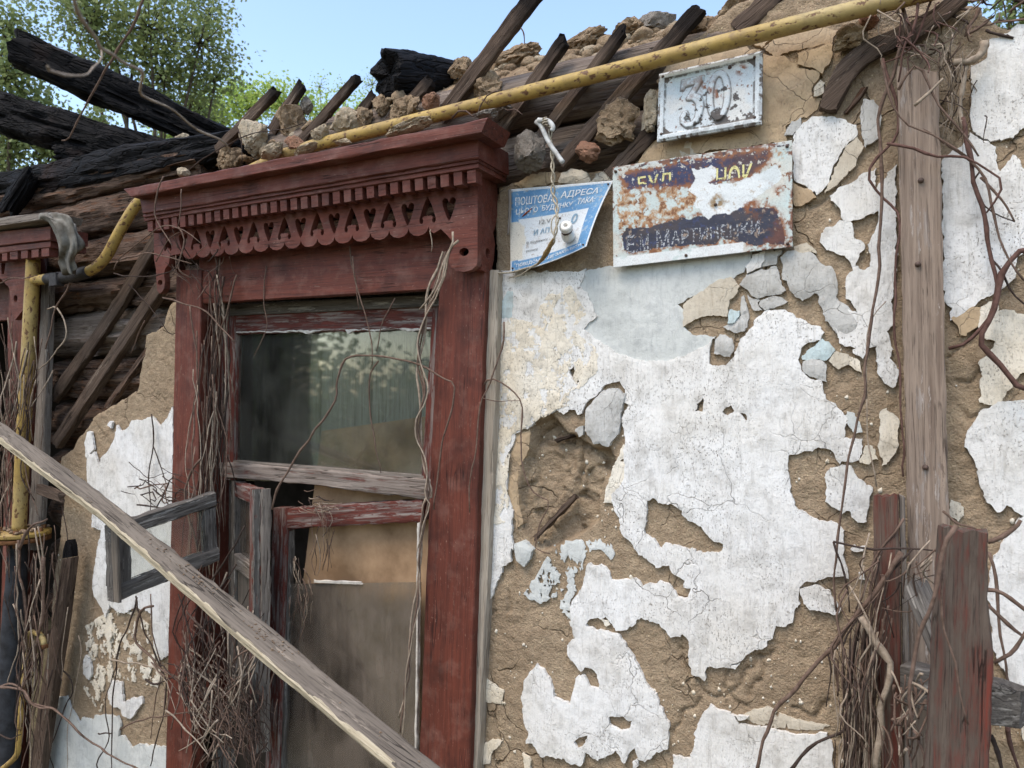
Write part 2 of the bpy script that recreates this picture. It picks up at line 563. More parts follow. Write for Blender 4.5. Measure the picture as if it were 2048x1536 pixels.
def mat_wood(name, c1, c2, dark, wear=None, wear_amt=0.5, grain=1.0, rough=0.8, spec=0.2, bump=0.0018, blotch=0.5, cracks=True, flecks=None, soft=0.0, burnt=False):
    k = NT(name, rough, spec)
    v = k.coord('Object', (1, 1, 1))
    st = k.coord('Object', (3.4 * grain, 120 * grain, 120 * grain))
    fi = k.coord('Object', (14 * grain, 460 * grain, 460 * grain))
    w = k.warpv(st, 0.35, 1.4)
    g1 = k.noise(w, 1.0, 5, 0.6)
    g2 = k.noise(fi, 1.0, 3, 0.6)
    lo = k.noise(v, 6, 4, 0.6)
    col = k.ramp(g1, [(0.3, c2), (0.62, c1)])
    col = k.mix(k.ramp(lo, [(0.35, 0), (0.75, blotch)]), col, c2)
    if wear:
        wv = k.noise(k.coord('Object', (9, 60, 60)), 1.0, 9, 0.72)
        hi = 0.5 + (0.5 - wear_amt) * 0.5
        wm = k.ramp(wv, [(hi - 0.015 - soft, 0), (hi + 0.02 + soft, 1)])
        col = k.mix(wm, col, k.mix(k.ramp(g1, [(0.35, 0), (0.6, 1)]), wear, c2))
    col = k.mix(k.ramp(g2, [(0.30, 0.65), (0.46, 0)]), col, dark)
    if flecks:
        fn = k.noise(k.coord('Object', (90, 200, 200)), 1.0, 3, 0.6)
        col = k.mix(k.math('MULTIPLY', k.ramp(fn, [(0.66, 0), (0.70, 0.8)]), k.ramp(lo, [(0.4, 0.2), (0.65, 1)])), col, flecks)
        du = k.noise(v, 17, 5, 0.65)
        col = k.mix(k.ramp(du, [(0.5, 0), (0.78, 0.35)]), col, flecks)
        col = k.mix(k.ramp(k.noise(v, 9, 4, 0.6), [(0.52, 0), (0.72, 0.6)]), col, dark)
    if burnt:
        ge = k.n('ShaderNodeSeparateXYZ'); k.l(k.n('ShaderNodeTexCoord').outputs['Generated'], ge.inputs[0])
        bf = k.math('ADD', ge.outputs[0], k.math('MULTIPLY', k.math('SUBTRACT', k.noise(v, 14, 4), 0.5), 0.5))
        col = k.mix(k.ramp(bf, [(0.62, 0), (0.92, 0.9)]), col, lin(24, 22, 22))
    h = k.math('ADD', k.math('MULTIPLY', g1, 1.0), k.math('MULTIPLY', g2, 0.45))
    if cracks:
        cr = k.noise(k.coord('Object', (2.2, 55, 55)), 1.0, 2, 0.5)
        cm = k.ramp(cr, [(0.485, 0), (0.497, 1), (0.503, 1), (0.515, 0)])
        cm2 = k.math('MULTIPLY', cm, k.ramp(lo, [(0.5, 0), (0.6, 1)]))
        col = k.mix(k.math('MULTIPLY', cm2, 0.75), col, dark)
        h = k.math('SUBTRACT', h, k.math('MULTIPLY', cm2, 1.2))
    return k.done(col, k.bump(h, bump, 0.9))

def mat_clay(name, c1, c2, c3, crack=0.7, straw=True, kind='Position', scale=1.0):
    k = NT(name, 0.95, 0.1)
    v = k.coord(kind, (scale, scale, scale), rnd=(kind != 'Position'))
    lo = k.noise(v, 5, 5, 0.6); md = k.noise(v, 34, 5, 0.65); hi = k.noise(v, 230, 3, 0.7)
    col = k.mix(k.ramp(lo, [(0.35, 0), (0.65, 1)]), c1, c2)
    col = k.mix(k.ramp(md, [(0.42, 0), (0.72, 0.75)]), col, c3)
    col = k.mix(k.ramp(hi, [(0.3, 0.5), (0.48, 0)]), col, (c3[0] * .55, c3[1] * .5, c3[2] * .45, 1))
    h = k.math('ADD', k.math('MULTIPLY', md, 1.0), k.math('ADD', k.math('MULTIPLY', hi, 0.35), k.math('MULTIPLY', k.noise(v, 95, 4, 0.7), 0.55)))
    if crack:
        wv = k.warpv(v, 9, 0.12)
        cv = k.voro(wv, 6.5)
        cm = k.math('MULTIPLY', k.ramp(cv, [(0.003, 1), (0.014, 0)]), k.ramp(k.noise(v, 4.1, 3), [(0.5, 0), (0.66, crack)]))
        col = k.mix(cm, col, (c3[0] * .28, c3[1] * .25, c3[2] * .22, 1))
        h = k.math('SUBTRACT', h, k.math('MULTIPLY', cm, 1.5))
    if straw:
        sv = k.voro(k.coord(kind, (150 * scale, 150 * scale, 60 * scale), rnd=False), 1.0, 'F1')
        col = k.mix(k.ramp(sv, [(0.10, 0.55), (0.17, 0)]), col, lin(214, 196, 158))
    return k.done(col, k.bump(h, 0.011, 1.0))

def mat_plaster(name, base, stain, stain_amt=0.35, speck=0.6, crack=0.8, brush=True, grime=lin(120, 112, 100), cov=0.0):
    k = NT(name, 0.9, 0.15)
    v = k.coord('Position', (1, 1, 1), rnd=False)
    lo = k.noise(v, 4.2, 5, 0.6); br = k.noise(k.coord('Position', (130, 130, 16), rnd=False), 1.0, 4, 0.65)
    fine = k.noise(v, 300, 2, 0.7); md = k.noise(v, 26, 5, 0.65)
    col = k.mix(k.ramp(lo, [(0.42, 0), (0.68, stain_amt)]), base, stain)
    col = k.mix(k.ramp(md, [(0.48, 0), (0.78, 0.5)]), col, grime)
    col = k.mix(k.ramp(k.noise(v, 2.3, 6, 0.7), [(0.5, 0), (0.75, 0.4)]), col, stain)
    col = k.mix(k.ramp(k.noise(v, 85, 4, 0.7), [(0.54, 0), (0.75, 0.35)]), col, grime)
    if brush:
        col = k.mix(k.ramp(br, [(0.28, 0.32), (0.45, 0)]), col, grime)
    sp = k.noise(k.coord('Position', (340, 340, 210), rnd=False), 1.0, 2, 0.6)
    zone = k.ramp(k.noise(v, 7, 3), [(0.42, 0.12), (0.66, 1)])
    sm = k.math('MULTIPLY', k.ramp(sp, [(0.335, 1), (0.385, 0)]), k.math('MULTIPLY', zone, speck))
    col = k.mix(sm, col, lin(124, 112, 98))
    h = k.math('ADD', k.math('MULTIPLY', br, 0.8), k.math('ADD', k.math('MULTIPLY', md, 1.0), k.math('MULTIPLY', fine, 0.25)))
    h = k.math('SUBTRACT', h, sm)
    if crack:
        wv = k.warpv(v, 11, 0.10)
        cv = k.voro(wv, 8.5)
        cm = k.math('MULTIPLY', k.ramp(cv, [(0.001, 1), (0.007, 0)]), k.ramp(k.noise(v, 3.4, 3), [(0.5 - cov, 0), (0.62 - cov, crack)]))
        wv2 = k.warpv(v, 30, 0.03)
        cv2 = k.voro(wv2, 26)
        cm2 = k.math('MULTIPLY', k.ramp(cv2, [(0.006, 0.5), (0.016, 0)]), k.ramp(k.noise(v, 5.3, 2), [(0.58, 0), (0.70, crack)]))
        cm = k.math('MAXIMUM', cm, cm2)
        col = k.mix(k.math('MULTIPLY', cm, 0.6), col, lin(112, 100, 86))
        h = k.math('SUBTRACT', h, k.math('MULTIPLY', cm, 1.0))
    return k.done(col, k.bump(h, 0.0034, 0.85))

def mat_plain(name, col, rough=0.7, spec=0.3, var=0.25, scale=40, bump=0.001, metal=0.0):
    k = NT(name, rough, spec)
    v = k.coord('Object', (1, 1, 1))
    nz = k.noise(v, scale, 5, 0.6)
    c = k.mix(k.ramp(nz, [(0.35, 0), (0.7, 1)]), col, (col[0] * (1 - var * 1.6), col[1] * (1 - var * 1.7), col[2] * (1 - var * 1.8), 1))
    k.b.inputs['Metallic'].default_value = metal
    return k.done(c, k.bump(nz, bump, 0.7))

M = {}
M['red'] = mat_wood('red_painted_wood', lin(110, 57, 43), lin(84, 44, 34), lin(46, 27, 23), lin(130, 104, 92), 0.22, 0.9, 0.62, 0.3, 0.0014, 0.6, flecks=lin(150, 118, 106))
M['red_worn'] = mat_wood('red_painted_wood_worn', lin(114, 60, 50), lin(88, 50, 44), lin(50, 34, 30), lin(150, 140, 132), 0.52, 1.0, 0.75, 0.2, 0.0018)
M['picket'] = mat_wood('picket_wood', lin(112, 58, 48), lin(90, 60, 51), lin(46, 36, 32), lin(106, 95, 84), 0.54, 0.8, 0.85, 0.15, 0.0026, soft=0.06)
M['picket_faded'] = mat_wood('faded_picket_wood', lin(104, 92, 82), lin(78, 67, 60), lin(42, 36, 32), lin(116, 60, 50), 0.46, 0.8, 0.88, 0.12, 0.003, soft=0.07)
M['grey'] = mat_wood('grey_weathered_wood', lin(142, 132, 122), lin(104, 95, 87), lin(58, 51, 46), lin(164, 156, 146), 0.4, 1.0, 0.88, 0.12, 0.0025)
M['sash_grey'] = mat_wood('dark_grey_sash_wood', lin(114, 108, 102), lin(78, 73, 68), lin(38, 35, 32), lin(160, 154, 146), 0.42, 1.0, 0.85, 0.15, 0.0025)
M['post'] = mat_wood('post_wood', lin(160, 142, 126), lin(116, 100, 88), lin(70, 59, 53), lin(180, 170, 161), 0.34, 0.9, 0.88, 0.12, 0.0034)
M['strip'] = mat_wood('pale_grey_wood', lin(182, 170, 154), lin(146, 134, 118), lin(96, 84, 72), None, 0, 0.9, 0.9, 0.1, 0.003)
M['rail_grey'] = mat_wood('grey_rail_wood', lin(150, 138, 128), lin(112, 100, 92), lin(56, 48, 43), lin(104, 56, 48), 0.36, 0.9, 0.88, 0.12, 0.0028, soft=0.02)
M['plank'] = mat_wood('fallen_plank_wood', lin(124, 114, 103), lin(90, 82, 74), lin(48, 43, 39), lin(146, 134, 120), 0.36, 0.8, 0.9, 0.1, 0.0025)
M['plank_edge'] = mat_wood('pale_plank_edge', lin(196, 184, 158), lin(160, 146, 122), lin(92, 80, 64), None, 0, 1.6, 0.9, 0.1, 0.003)
M['lath'] = mat_wood('lath_wood', lin(110, 94, 82), lin(70, 58, 50), lin(28, 23, 20), lin(134, 119, 105), 0.32, 1.1, 0.9, 0.1, 0.005, 0.8)
M['lath_burnt'] = mat_wood('burnt_lath_wood', lin(112, 96, 84), lin(70, 58, 50), lin(28, 23, 20), lin(136, 121, 107), 0.32, 1.1, 0.9, 0.1, 0.005, 0.8, burnt=True)
M['log'] = mat_wood('log_wood', lin(122, 102, 88), lin(66, 53, 46), lin(18, 15, 13), lin(118, 84, 62), 0.40, 0.6, 0.95, 0.08, 0.016)
M['log_grey'] = mat_wood('grey_log_wood', lin(142, 128, 116), lin(98, 86, 78), lin(36, 30, 27), lin(122, 98, 82), 0.3, 0.7, 0.92, 0.1, 0.010)

def mat_char():
    k = NT('charred_wood', 0.7, 0.12)
    v = k.coord('Object', (1, 1, 1)); st = k.coord('Object', (5, 40, 40))
    g = k.noise(k.warpv(st, 0.5, 1.0), 1.0, 5, 0.65)
    cr = k.voro(k.warpv(k.coord('Object', (9, 46, 46)), 0.8, 1.3), 1.0)
    c = k.ramp(g, [(0.3, lin(11, 10, 11)), (0.6, lin(22, 20, 21)), (0.78, lin(44, 41, 39))])
    c = k.mix(k.ramp(cr, [(0.0, 0.7), (0.07, 0)]), c, lin(10, 10, 11))
    c = k.mix(k.ramp(k.noise(v, 4, 4), [(0.58, 0), (0.74, 0.45)]), c, lin(66, 48, 40))
    h = k.math('ADD', g, k.math('MULTIPLY', k.ramp(cr, [(0, 0), (0.12, 1)]), 0.45))
    return k.done(c, k.bump(h, 0.014, 1.0))
M['char'] = mat_char()
M['clay'] = mat_clay('clay', lin(175, 155, 129), lin(158, 138, 114), lin(136, 117, 95))
M['clay_dark'] = mat_clay('dark_clay', lin(150, 128, 106), lin(128, 106, 86), lin(106, 88, 72))
M['lump'] = mat_clay('clay_lump', lin(180, 158, 130), lin(154, 131, 106), lin(124, 104, 84), kind='Object', scale=1.6)
M['lump_grey'] = mat_clay('grey_stone', lin(158, 150, 140), lin(124, 116, 106), lin(92, 84, 76), kind='Object', scale=1.8, straw=False)
M['lump_pale'] = mat_clay('pale_rubble', lin(206, 192, 168), lin(180, 162, 136), lin(150, 130, 106), kind='Object', scale=1.8, straw=False)
M['lump_brick'] = mat_clay('brick_lump', lin(176, 128, 104), lin(156, 120, 98), lin(140, 112, 94), kind='Object', scale=2, straw=False, crack=0.3)
M['white'] = mat_plaster('white_lime_plaster', lin(230, 228, 224), lin(206, 199, 186), 0.6, 0.8, 0.9)
M['cream'] = mat_plaster('cream_plaster', lin(228, 220, 204), lin(212, 194, 164), 0.7, 0.9)
M['greyp'] = mat_plaster('grey_plaster', lin(194, 192, 187), lin(174, 170, 161), 0.7, 0.4, 0.7)
M['disc'] = mat_plaster('bluish_grey_plaster', lin(208, 209, 204), lin(180, 182, 176), 0.8, 0.2, 0.5, grime=lin(140, 142, 142))
M['tan'] = mat_plaster('tan_plaster', lin(188, 165, 134), lin(166, 142, 114), 0.8, 0.5, 1.0, brush=False, grime=lin(126, 104, 84), cov=0.12)
M['tan2'] = mat_plaster('pale_tan_plaster', lin(204, 194, 176), lin(190, 176, 154), 0.7, 0.5, 0.9, grime=lin(146, 132, 114), cov=0.05)
M['bluep'] = mat_plaster('pale_blue_plaster', lin(188, 204, 204), lin(200, 204, 198), 0.5, 0.2, 0.3)

def mat_pipe():
    k = NT('yellow_pipe_paint', 0.55, 0.35)
    v = k.coord('Object', (1, 1, 1))
    lo = k.noise(v, 9, 4); sp = k.noise(k.coord('Object', (45, 70, 70)), 1.0, 5, 0.65)
    c = k.mix(k.ramp(lo, [(0.35, 0), (0.7, 1)]), lin(180, 150, 80), lin(148, 122, 70))
    c = k.mix(k.ramp(k.noise(v, 2.5, 3), [(0.5, 0), (0.7, 0.7)]), c, lin(172, 158, 118))
    m = k.ramp(sp, [(0.56, 0), (0.62, 1)])
    c = k.mix(k.ramp(k.noise(v, 60, 5, 0.7), [(0.45, 0), (0.7, 0.45)]), c, lin(112, 92, 60))
    c = k.mix(m, c, lin(98, 66, 42))
    c = k.mix(k.ramp(k.noise(k.coord('Object', (20, 30, 30)), 1, 4), [(0.62, 0), (0.68, 0.6)]), c, lin(120, 96, 66))
    return k.done(c, k.bump(k.math('SUBTRACT', lo, m), 0.001, 0.8))
M['pipe'] = mat_pipe()
M['tar'] = mat_plain('tarred_wrap', lin(58, 54, 54), 0.6, 0.3, 0.4, 60, 0.003)
M['slate'] = mat_plain('dark_pipe_wrap', lin(60, 62, 66), 0.75, 0.15, 0.4, 22, 0.006)
M['rust'] = mat_plain('rusty_iron', lin(118, 82, 52), 0.8, 0.2, 0.45, 60, 0.002)
M['nail'] = mat_plain('nail_iron', lin(96, 76, 66), 0.6, 0.4, 0.4, 200, 0.0006)
M['vine'] = mat_plain('vine_bark', lin(116, 96, 84), 0.85, 0.15, 0.3, 90, 0.001)
M['vine_red'] = mat_plain('reddish_vine_bark', lin(104, 78, 70), 0.8, 0.15, 0.3, 90, 0.001)
M['vine_pale'] = mat_plain('pale_dry_stem', lin(170, 154, 136), 0.85, 0.15, 0.3, 90, 0.001)
M['vine_dark'] = mat_plain('dark_vine_bark', lin(74, 62, 56), 0.85, 0.15, 0.3, 90, 0.001)
M['ceramic'] = mat_plain('glazed_ceramic', lin(228, 224, 216), 0.25, 0.5, 0.12, 60, 0.0003)
M['wire'] = mat_plain('cloth_wire', lin(190, 180, 160), 0.8, 0.2, 0.35, 260, 0.0008)
M['wire_br'] = mat_plain('brown_cloth_wire', lin(142, 118, 78), 0.8, 0.2, 0.35, 260, 0.0008)
M['tubing'] = mat_plain('white_tubing', lin(206, 206, 202), 0.6, 0.3, 0.3, 60, 0.0006)
M['iron_wire'] = mat_plain('iron_wire', lin(92, 72, 62), 0.7, 0.3, 0.3, 90, 0.0004)
M['rag'] = mat_plain('grey_rag', lin(134, 130, 122), 0.95, 0.1, 0.45, 22, 0.002)
M['cardboard'] = mat_plain('brown_cardboard', lin(180, 149, 117), 0.9, 0.15, 0.34, 7, 0.0006)
M['curtain'] = mat_wood('green_grey_boards', lin(156, 156, 142), lin(122, 122, 110), lin(70, 70, 62), None, 0, 0.5, 0.9, 0.1, 0.001)
M['curtain_warm'] = mat_wood('yellowish_boards', lin(196, 188, 158), lin(168, 160, 134), lin(96, 92, 78), None, 0, 0.5, 0.9, 0.1, 0.001)
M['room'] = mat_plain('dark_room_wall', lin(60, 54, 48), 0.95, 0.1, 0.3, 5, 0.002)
M['putty'] = mat_plain('white_putty', lin(214, 208, 198), 0.9, 0.15, 0.25, 60, 0.001)
M['ground'] = mat_clay('ground_soil', lin(120, 108, 88), lin(104, 96, 72), lin(84, 80, 56), crack=0, straw=True)

def mat_glass(name, film, amt, rough):
    k = NT(name, rough, 0.5)
    g = k.n('ShaderNodeBsdfGlossy'); g.inputs['Roughness'].default_value = rough; g.inputs['Color'].default_value = (1, 1, 1, 1)
    tr = k.n('ShaderNodeBsdfTransparent'); tr.inputs['Color'].default_value = (0.97, 0.98, 0.96, 1)
    df = k.n('ShaderNodeBsdfDiffuse'); df.inputs['Color'].default_value = film
    v = k.coord('Object', (1, 1, 1)); nz = k.noise(v, 7, 5, 0.6); st = k.noise(k.coord('Object', (60, 60, 6)), 1, 4)
    dirt = k.math('MULTIPLY', k.math('ADD', k.ramp(nz, [(0.3, 0.35), (0.7, 1.8)]), k.ramp(st, [(0.4, 0), (0.75, 0.5)])), amt, True)
    m1 = k.n('ShaderNodeMixShader'); k.l(dirt, m1.inputs[0]); k.l(tr.outputs[0], m1.inputs[1]); k.l(df.outputs[0], m1.inputs[2])
    fr = k.n('ShaderNodeFresnel'); fr.inputs['IOR'].default_value = 1.45
    m2 = k.n('ShaderNodeMixShader'); k.l(fr.outputs[0], m2.inputs[0]); k.l(m1.outputs[0], m2.inputs[1]); k.l(g.outputs[0], m2.inputs[2])
    k.l(m2.outputs[0], k.t.nodes['Material Output'].inputs[0])
    return k.m
M['glass'] = mat_glass('dusty_window_glass', lin(150, 152, 142), 0.08, 0.03)
M['glass_clear'] = mat_glass('clean_window_glass', lin(150, 152, 142), 0.06, 0.03)
M['glass2'] = mat_glass('grimy_window_glass', lin(128, 116, 104), 0.36, 0.06)

def mat_col(name, rough=0.55, spec=0.35, bump=0.0006):
    k = NT(name, rough, spec)
    a = k.n('ShaderNodeVertexColor'); a.layer_name = 'Col'
    v = k.coord('Object', (1, 1, 1), rnd=False)
    nz = k.noise(v, 420, 3, 0.6)
    c = k.mix(k.ramp(nz, [(0.25, 0.35), (0.5, 0)]), a.outputs[0], lin(70, 58, 50))
    return k.done(c, k.bump(k.noise(v, 130, 4), bump, 0.7))
M['enamel'] = mat_col('painted_tin')

def mat_leaf(name, c1, c2):
    k = NT(name, 0.55, 0.3)
    a = k.n('ShaderNodeVertexColor'); a.layer_name = 'Col'
    c = k.mix(a.outputs[0], c1, c2)
    k.l(c, k.b.inputs['Base Color'])
    tl = k.n('ShaderNodeBsdfTranslucent'); k.l(c, tl.inputs[0])
    mx = k.n('ShaderNodeMixShader'); mx.inputs[0].default_value = 0.4
    k.l(k.b.outputs[0], mx.inputs[1]); k.l(tl.outputs[0], mx.inputs[2]); k.l(mx.outputs[0], k.t.nodes['Material Output'].inputs[0])
    return k.m
M['leaf'] = mat_leaf('green_leaf', lin(108, 122, 72), lin(146, 156, 100))
M['leaf_young'] = mat_leaf('young_leaf', lin(150, 176, 84), lin(186, 200, 110))
M['bark'] = mat_plain('tree_bark', lin(92, 82, 70), 0.9, 0.1, 0.4, 30, 0.004)
# ------------------------------------------------------------------ ground and room behind the window
def grid_sheet(name, x0, x1, y0, y1, z, nx, ny, mat, amp):
    X, Yg = np.meshgrid(np.linspace(x0, x1, nx), np.linspace(y0, y1, ny))
    Z = z + amp * fbm(X * 0.9, Yg * 0.9, 0, 3, 4)
    V = np.stack([X.ravel(), Yg.ravel(), Z.ravel()], 1)
    F = [(j * nx + i, j * nx + i + 1, (j + 1) * nx + i + 1, (j + 1) * nx + i) for j in range(ny - 1) for i in range(nx - 1)]
    return mesh_obj(name, V, F, mat)
g = grid_sheet('ground', -400, 400, -400, 400, 0.0, 161, 161, M['ground'], 0.05); tag(g, kind='structure')

def box(name, lo, hi, mat, parent=None):
    (x0, y0, z0), (x1, y1, z1) = lo, hi
    V = [(x, y, z) for x in (x0, x1) for y in (y0, y1) for z in (z0, z1)]
    F = [(0, 1, 3, 2), (4, 6, 7, 5), (0, 4, 5, 1), (2, 3, 7, 6), (0, 2, 6, 4), (1, 5, 7, 3)]
    return mesh_obj(name, V, F, mat, parent, smooth=False)
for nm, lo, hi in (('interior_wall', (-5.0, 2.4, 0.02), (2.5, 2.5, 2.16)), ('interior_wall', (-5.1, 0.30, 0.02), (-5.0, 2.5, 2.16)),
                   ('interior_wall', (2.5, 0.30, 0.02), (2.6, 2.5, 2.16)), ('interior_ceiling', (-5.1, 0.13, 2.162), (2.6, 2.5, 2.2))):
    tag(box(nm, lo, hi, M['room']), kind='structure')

# ------------------------------------------------------------------ the clay wall
WALL = thing('clay_wall', 'long clay house wall with flaking white limewash and bare brown mud', 'wall', (-0.3, 0.05, 0.0))
tag(WALL, kind='thing')
WIN_L, WIN_R = P(352, 700, 0).x, P(985, 700, 0).x

hollow_px = cR8((240, 340), (400, 260), (520, 400), (600, 430), (720, 510), (850, 520), (900, 640), (800, 800), (770, 920), (770, 1080), (640, 1180), (430, 1290), (300, 1330), (240, 1260), (170, 1120), (130, 960), (150, 800), (180, 640), (240, 480))
hollow = [(P(a, b).x, P(a, b).z) for a, b in hollow_px]
crack_lines = []
for pts in (cR8((600, 430), (620, 560), (590, 720), (600, 880)), cR8((580, 890), (440, 1020), (260, 1210)), cR8((270, 490), (420, 510), (560, 430)), cR8((490, 760), (560, 600)),
            cJ((1720, 870), (1690, 960), (1760, 1090), (1850, 1130)), cJ((1530, 1060), (1390, 1170), (1340, 1310)), cJ((1380, 720), (1400, 830), (1530, 980), (1600, 1060), (1720, 1050)),
            cL((60, 1100), (180, 900), (280, 870)), cL((200, 900), (220, 1000), (130, 1120)), cL((380, 1180), (520, 1240), (600, 1150)), cJ((230, 340), (235, 480)), cJ((140, 480), (80, 480)),
            cH((1870, 400), (1960, 480), (2029, 430)), cR2((330, 400), (250, 600), (140, 680)), cR2((340, 780), (280, 840), (190, 820)), cR2((200, 980), (260, 1050), (330, 1020)),
            cC((1090, 200), (1000, 380), (1010, 500)), cC((1620, 560), (1700, 700), (1660, 780)), cR5((500, 220), (480, 380)), cI((760, 660), (780, 840), (740, 960), (760, 1080), (860, 1140))):
    crack_lines.append([(P(a, b).x, P(a, b).z) for a, b in pts])

def clay_height(x, z):
    h = warp(x, z) + 0.004 * fbm(x * 9, z * 9, 0, 31, 4, 0.55) + 0.0018 * fbm(x * 45, z * 45, 0, 37, 3, 0.6)
    d = seg_dist(x, z, hollow)
    ins = inside(x, z, [hollow])
    w1 = x + 0.02 * vnoise(x * 20, z * 20, 0, 3); w2 = z + 0.02 * vnoise(x * 20, z * 20, 5, 3)
    cell, eg = worley(w1, w2, 15.0, 51)
    cell2, eg2 = worley(w1, w2, 42.0, 57)
    rag = 0.003 * fbm(x * 70, z * 70, 0, 41, 3, .6)
    h = h + rag * 0.6
    h = h - np.where(ins, np.clip(d / 0.010, 0, 1) * (0.012 + 0.028 * cell + 0.007 * cell2 + 0.004 * np.exp(-eg / 0.04) + rag), 0)
    c3, e3_ = worley(w1, w2, 8.0, 63)
    h = h - 0.004 * np.exp(-(e3_ / 0.015)) * (vnoise(x * 3, z * 3, 0, 66) > 0.25) + 0.002 * (c3 - 0.5)
    wx = x + 0.010 * fbm(x * 45, z * 45, 0, 71, 3, .6); wz = z + 0.010 * fbm(x * 45, z * 45, 3, 72, 3, .6)
    for L in crack_lines:
        dd = seg_dist(wx, wz, L, closed=False)
        h = h - 0.009 * np.exp(-(dd / 0.0038) ** 2)
    return h

def clay_sheet(name, loop_px, Y, depth, mat, step=0.0048, extra=None):
    lp = np.array([(P(a, b, Y).x, P(a, b, Y).z) for a, b in loop_px])
    pts = []
    for i in range(len(lp)):
        a, b = lp[i], lp[(i + 1) % len(lp)]
        k = max(1, int(np.hypot(*(b - a)) / 0.012))
        pts += [a + (b - a) * j / k for j in range(k)]
    pts = np.array(pts)
    pts = pts + np.stack([fbm(pts[:, 0] * 35, pts[:, 1] * 35, 0, 91, 4, .6), fbm(pts[:, 0] * 35, pts[:, 1] * 35, 4, 92, 4, .6)], 1) * 0.012
    x0, z0 = pts.min(0); x1, z1 = pts.max(0)
    nx, nz = int((x1 - x0) / step) + 2, int((z1 - z0) / step) + 2
    X, Z = np.meshgrid(x0 + np.arange(nx) * step, z0 + np.arange(nz) * step)
    ins = inside(X, Z, [pts])
    h = clay_height(X, Z)
    if extra is not None:
        h = h + extra(X, Z)
    # round the broken rim off
    rim = np.zeros_like(h)
    k = ins.astype(float)
    for _ in range(5):
        kk = k.copy(); kk[1:-1, 1:-1] = (k[1:-1, 1:-1] + k[:-2, 1:-1] + k[2:, 1:-1] + k[1:-1, :-2] + k[1:-1, 2:]) / 5; k = kk
    h = h - 0.02 * np.clip(1 - k, 0, 1) ** 1.0
    idx = -np.ones(X.shape, int)
    q = ins[:-1, :-1] & ins[1:, :-1] & ins[:-1, 1:] & ins[1:, 1:]
    use = np.zeros_like(ins); use[:-1, :-1] |= q; use[1:, :-1] |= q; use[:-1, 1:] |= q; use[1:, 1:] |= q
    idx[use] = np.arange(use.sum())
    V = np.stack([X[use], Y - h[use], Z[use]], 1)
    J, I = np.nonzero(q)
    F = np.stack([idx[J, I], idx[J, I + 1], idx[J + 1, I + 1], idx[J + 1, I]], 1)
    e = {}
    for f in F:
        for i in range(4):
            a = (f[i], f[(i + 1) % 4])
            if (a[1], a[0]) in e: del e[(a[1], a[0])]
            else: e[a] = 1
    bs = sorted(set(i for a in e for i in a)); nb = {k_: len(V) + i for i, k_ in enumerate(bs)}
    Vb = V[bs].copy(); Vb[:, 1] = Y + depth
    V = np.concatenate([V, Vb])
    F = [tuple(f) for f in F] + [(a[1], a[0], nb[a[0]], nb[a[1]]) for a in e]
    return mesh_obj(name, V, F, mat, WALL)

clay_right = [(960, 1700), (972, 1100), (985, 700), (990, 420), (1000, 372), (1060, 352), (1100, 335), (1150, 340), (1195, 335), (1215, 345), (1250, 330), (1290, 300), (1300, 250), (1305, 190),
              (1325, 145), (1362, 98), (1400, 55), (1430, 25), (1480, -5), (1600, -25), (1750, -20), (1870, -15), (1950, 5), (1966, 8), (1982, 36), (2010, 48), (2048, 42), (2120, 25), (2300, 0), (2300, 1800)]
clay_left = [(362, 596), (340, 606), (325, 655), (290, 668), (284, 700), (275, 780), (240, 802), (212, 815), (182, 838), (166, 862), (140, 898), (118, 912), (114, 960), (124, 1000), (120, 1060), (105, 1160), (85, 1536), (80, 1750), (352, 1750)]
def top_lumps(X, Z):
    return np.where(Z > P(1500, 130).z, 0.014 * fbm(X * 11, Z * 11, 0, 77, 4, .6), 0) + np.where(X > P(1840, 500).x, 0.006 * fbm(X * 16, Z * 16, 0, 78, 4, .6), 0)
clay_sheet('clay_layer', clay_right, 0.0, 0.07, M['clay'], extra=top_lumps)
clay_sheet('clay_layer', clay_left, 0.0, 0.07, M['clay'])

# plaster layers, oldest first --------------------------------------------------------------
def flake(loops, Y, t, mat, **k):
    return slab('plaster_flake', loops, Y, t, M[mat], WALL, **k)

# tan cracked undercoat round the number plate
flake([cC((175, 700), (165, 410), (205, 330), (330, 262), (420, 262), (560, 235), (600, 225), (700, 250), (745, 285), (820, 282), (880, 330), (1000, 375), (955, 455), (955, 490), (1003, 502), (975, 560), (900, 600), (822, 650), (818, 720), (600, 745), (445, 765), (250, 800), (130, 840), (60, 830), (110, 740))], -0.009, 0.02, 'tan', relief=0.006, jag=0.006)
flake([cC((705, 238), (800, 170), (870, 120), (990, 130), (1080, 150), (1062, 205), (870, 258), (760, 278))], -0.008, 0.02, 'tan', relief=0.003)
flake([cC((880, 268), (1060, 215), (1062, 290), (1008, 366), (945, 340), (890, 322))], -0.011, 0.02, 'tan', relief=0.003)
flake([cC((420, 250), (500, 190), (650, 150), (840, 100), (860, 115), (700, 230), (590, 218))], -0.004, 0.02, 'tan', relief=0.004)
flake([cC((1000, 405), (1025, 420), (1015, 470), (960, 488), (962, 455))], -0.016, 0.02, 'tan2')
flake([cC((85, 600), (95, 560), (130, 500), (168, 500), (168, 690), (120, 700), (80, 660))], -0.012, 0.03, 'tan2', bulge=0.006)
flake([cC((200, 800), (235, 730), (330, 720), (430, 700), (440, 760), (330, 800), (220, 830))], -0.006, 0.02, 'tan2', relief=0.004)
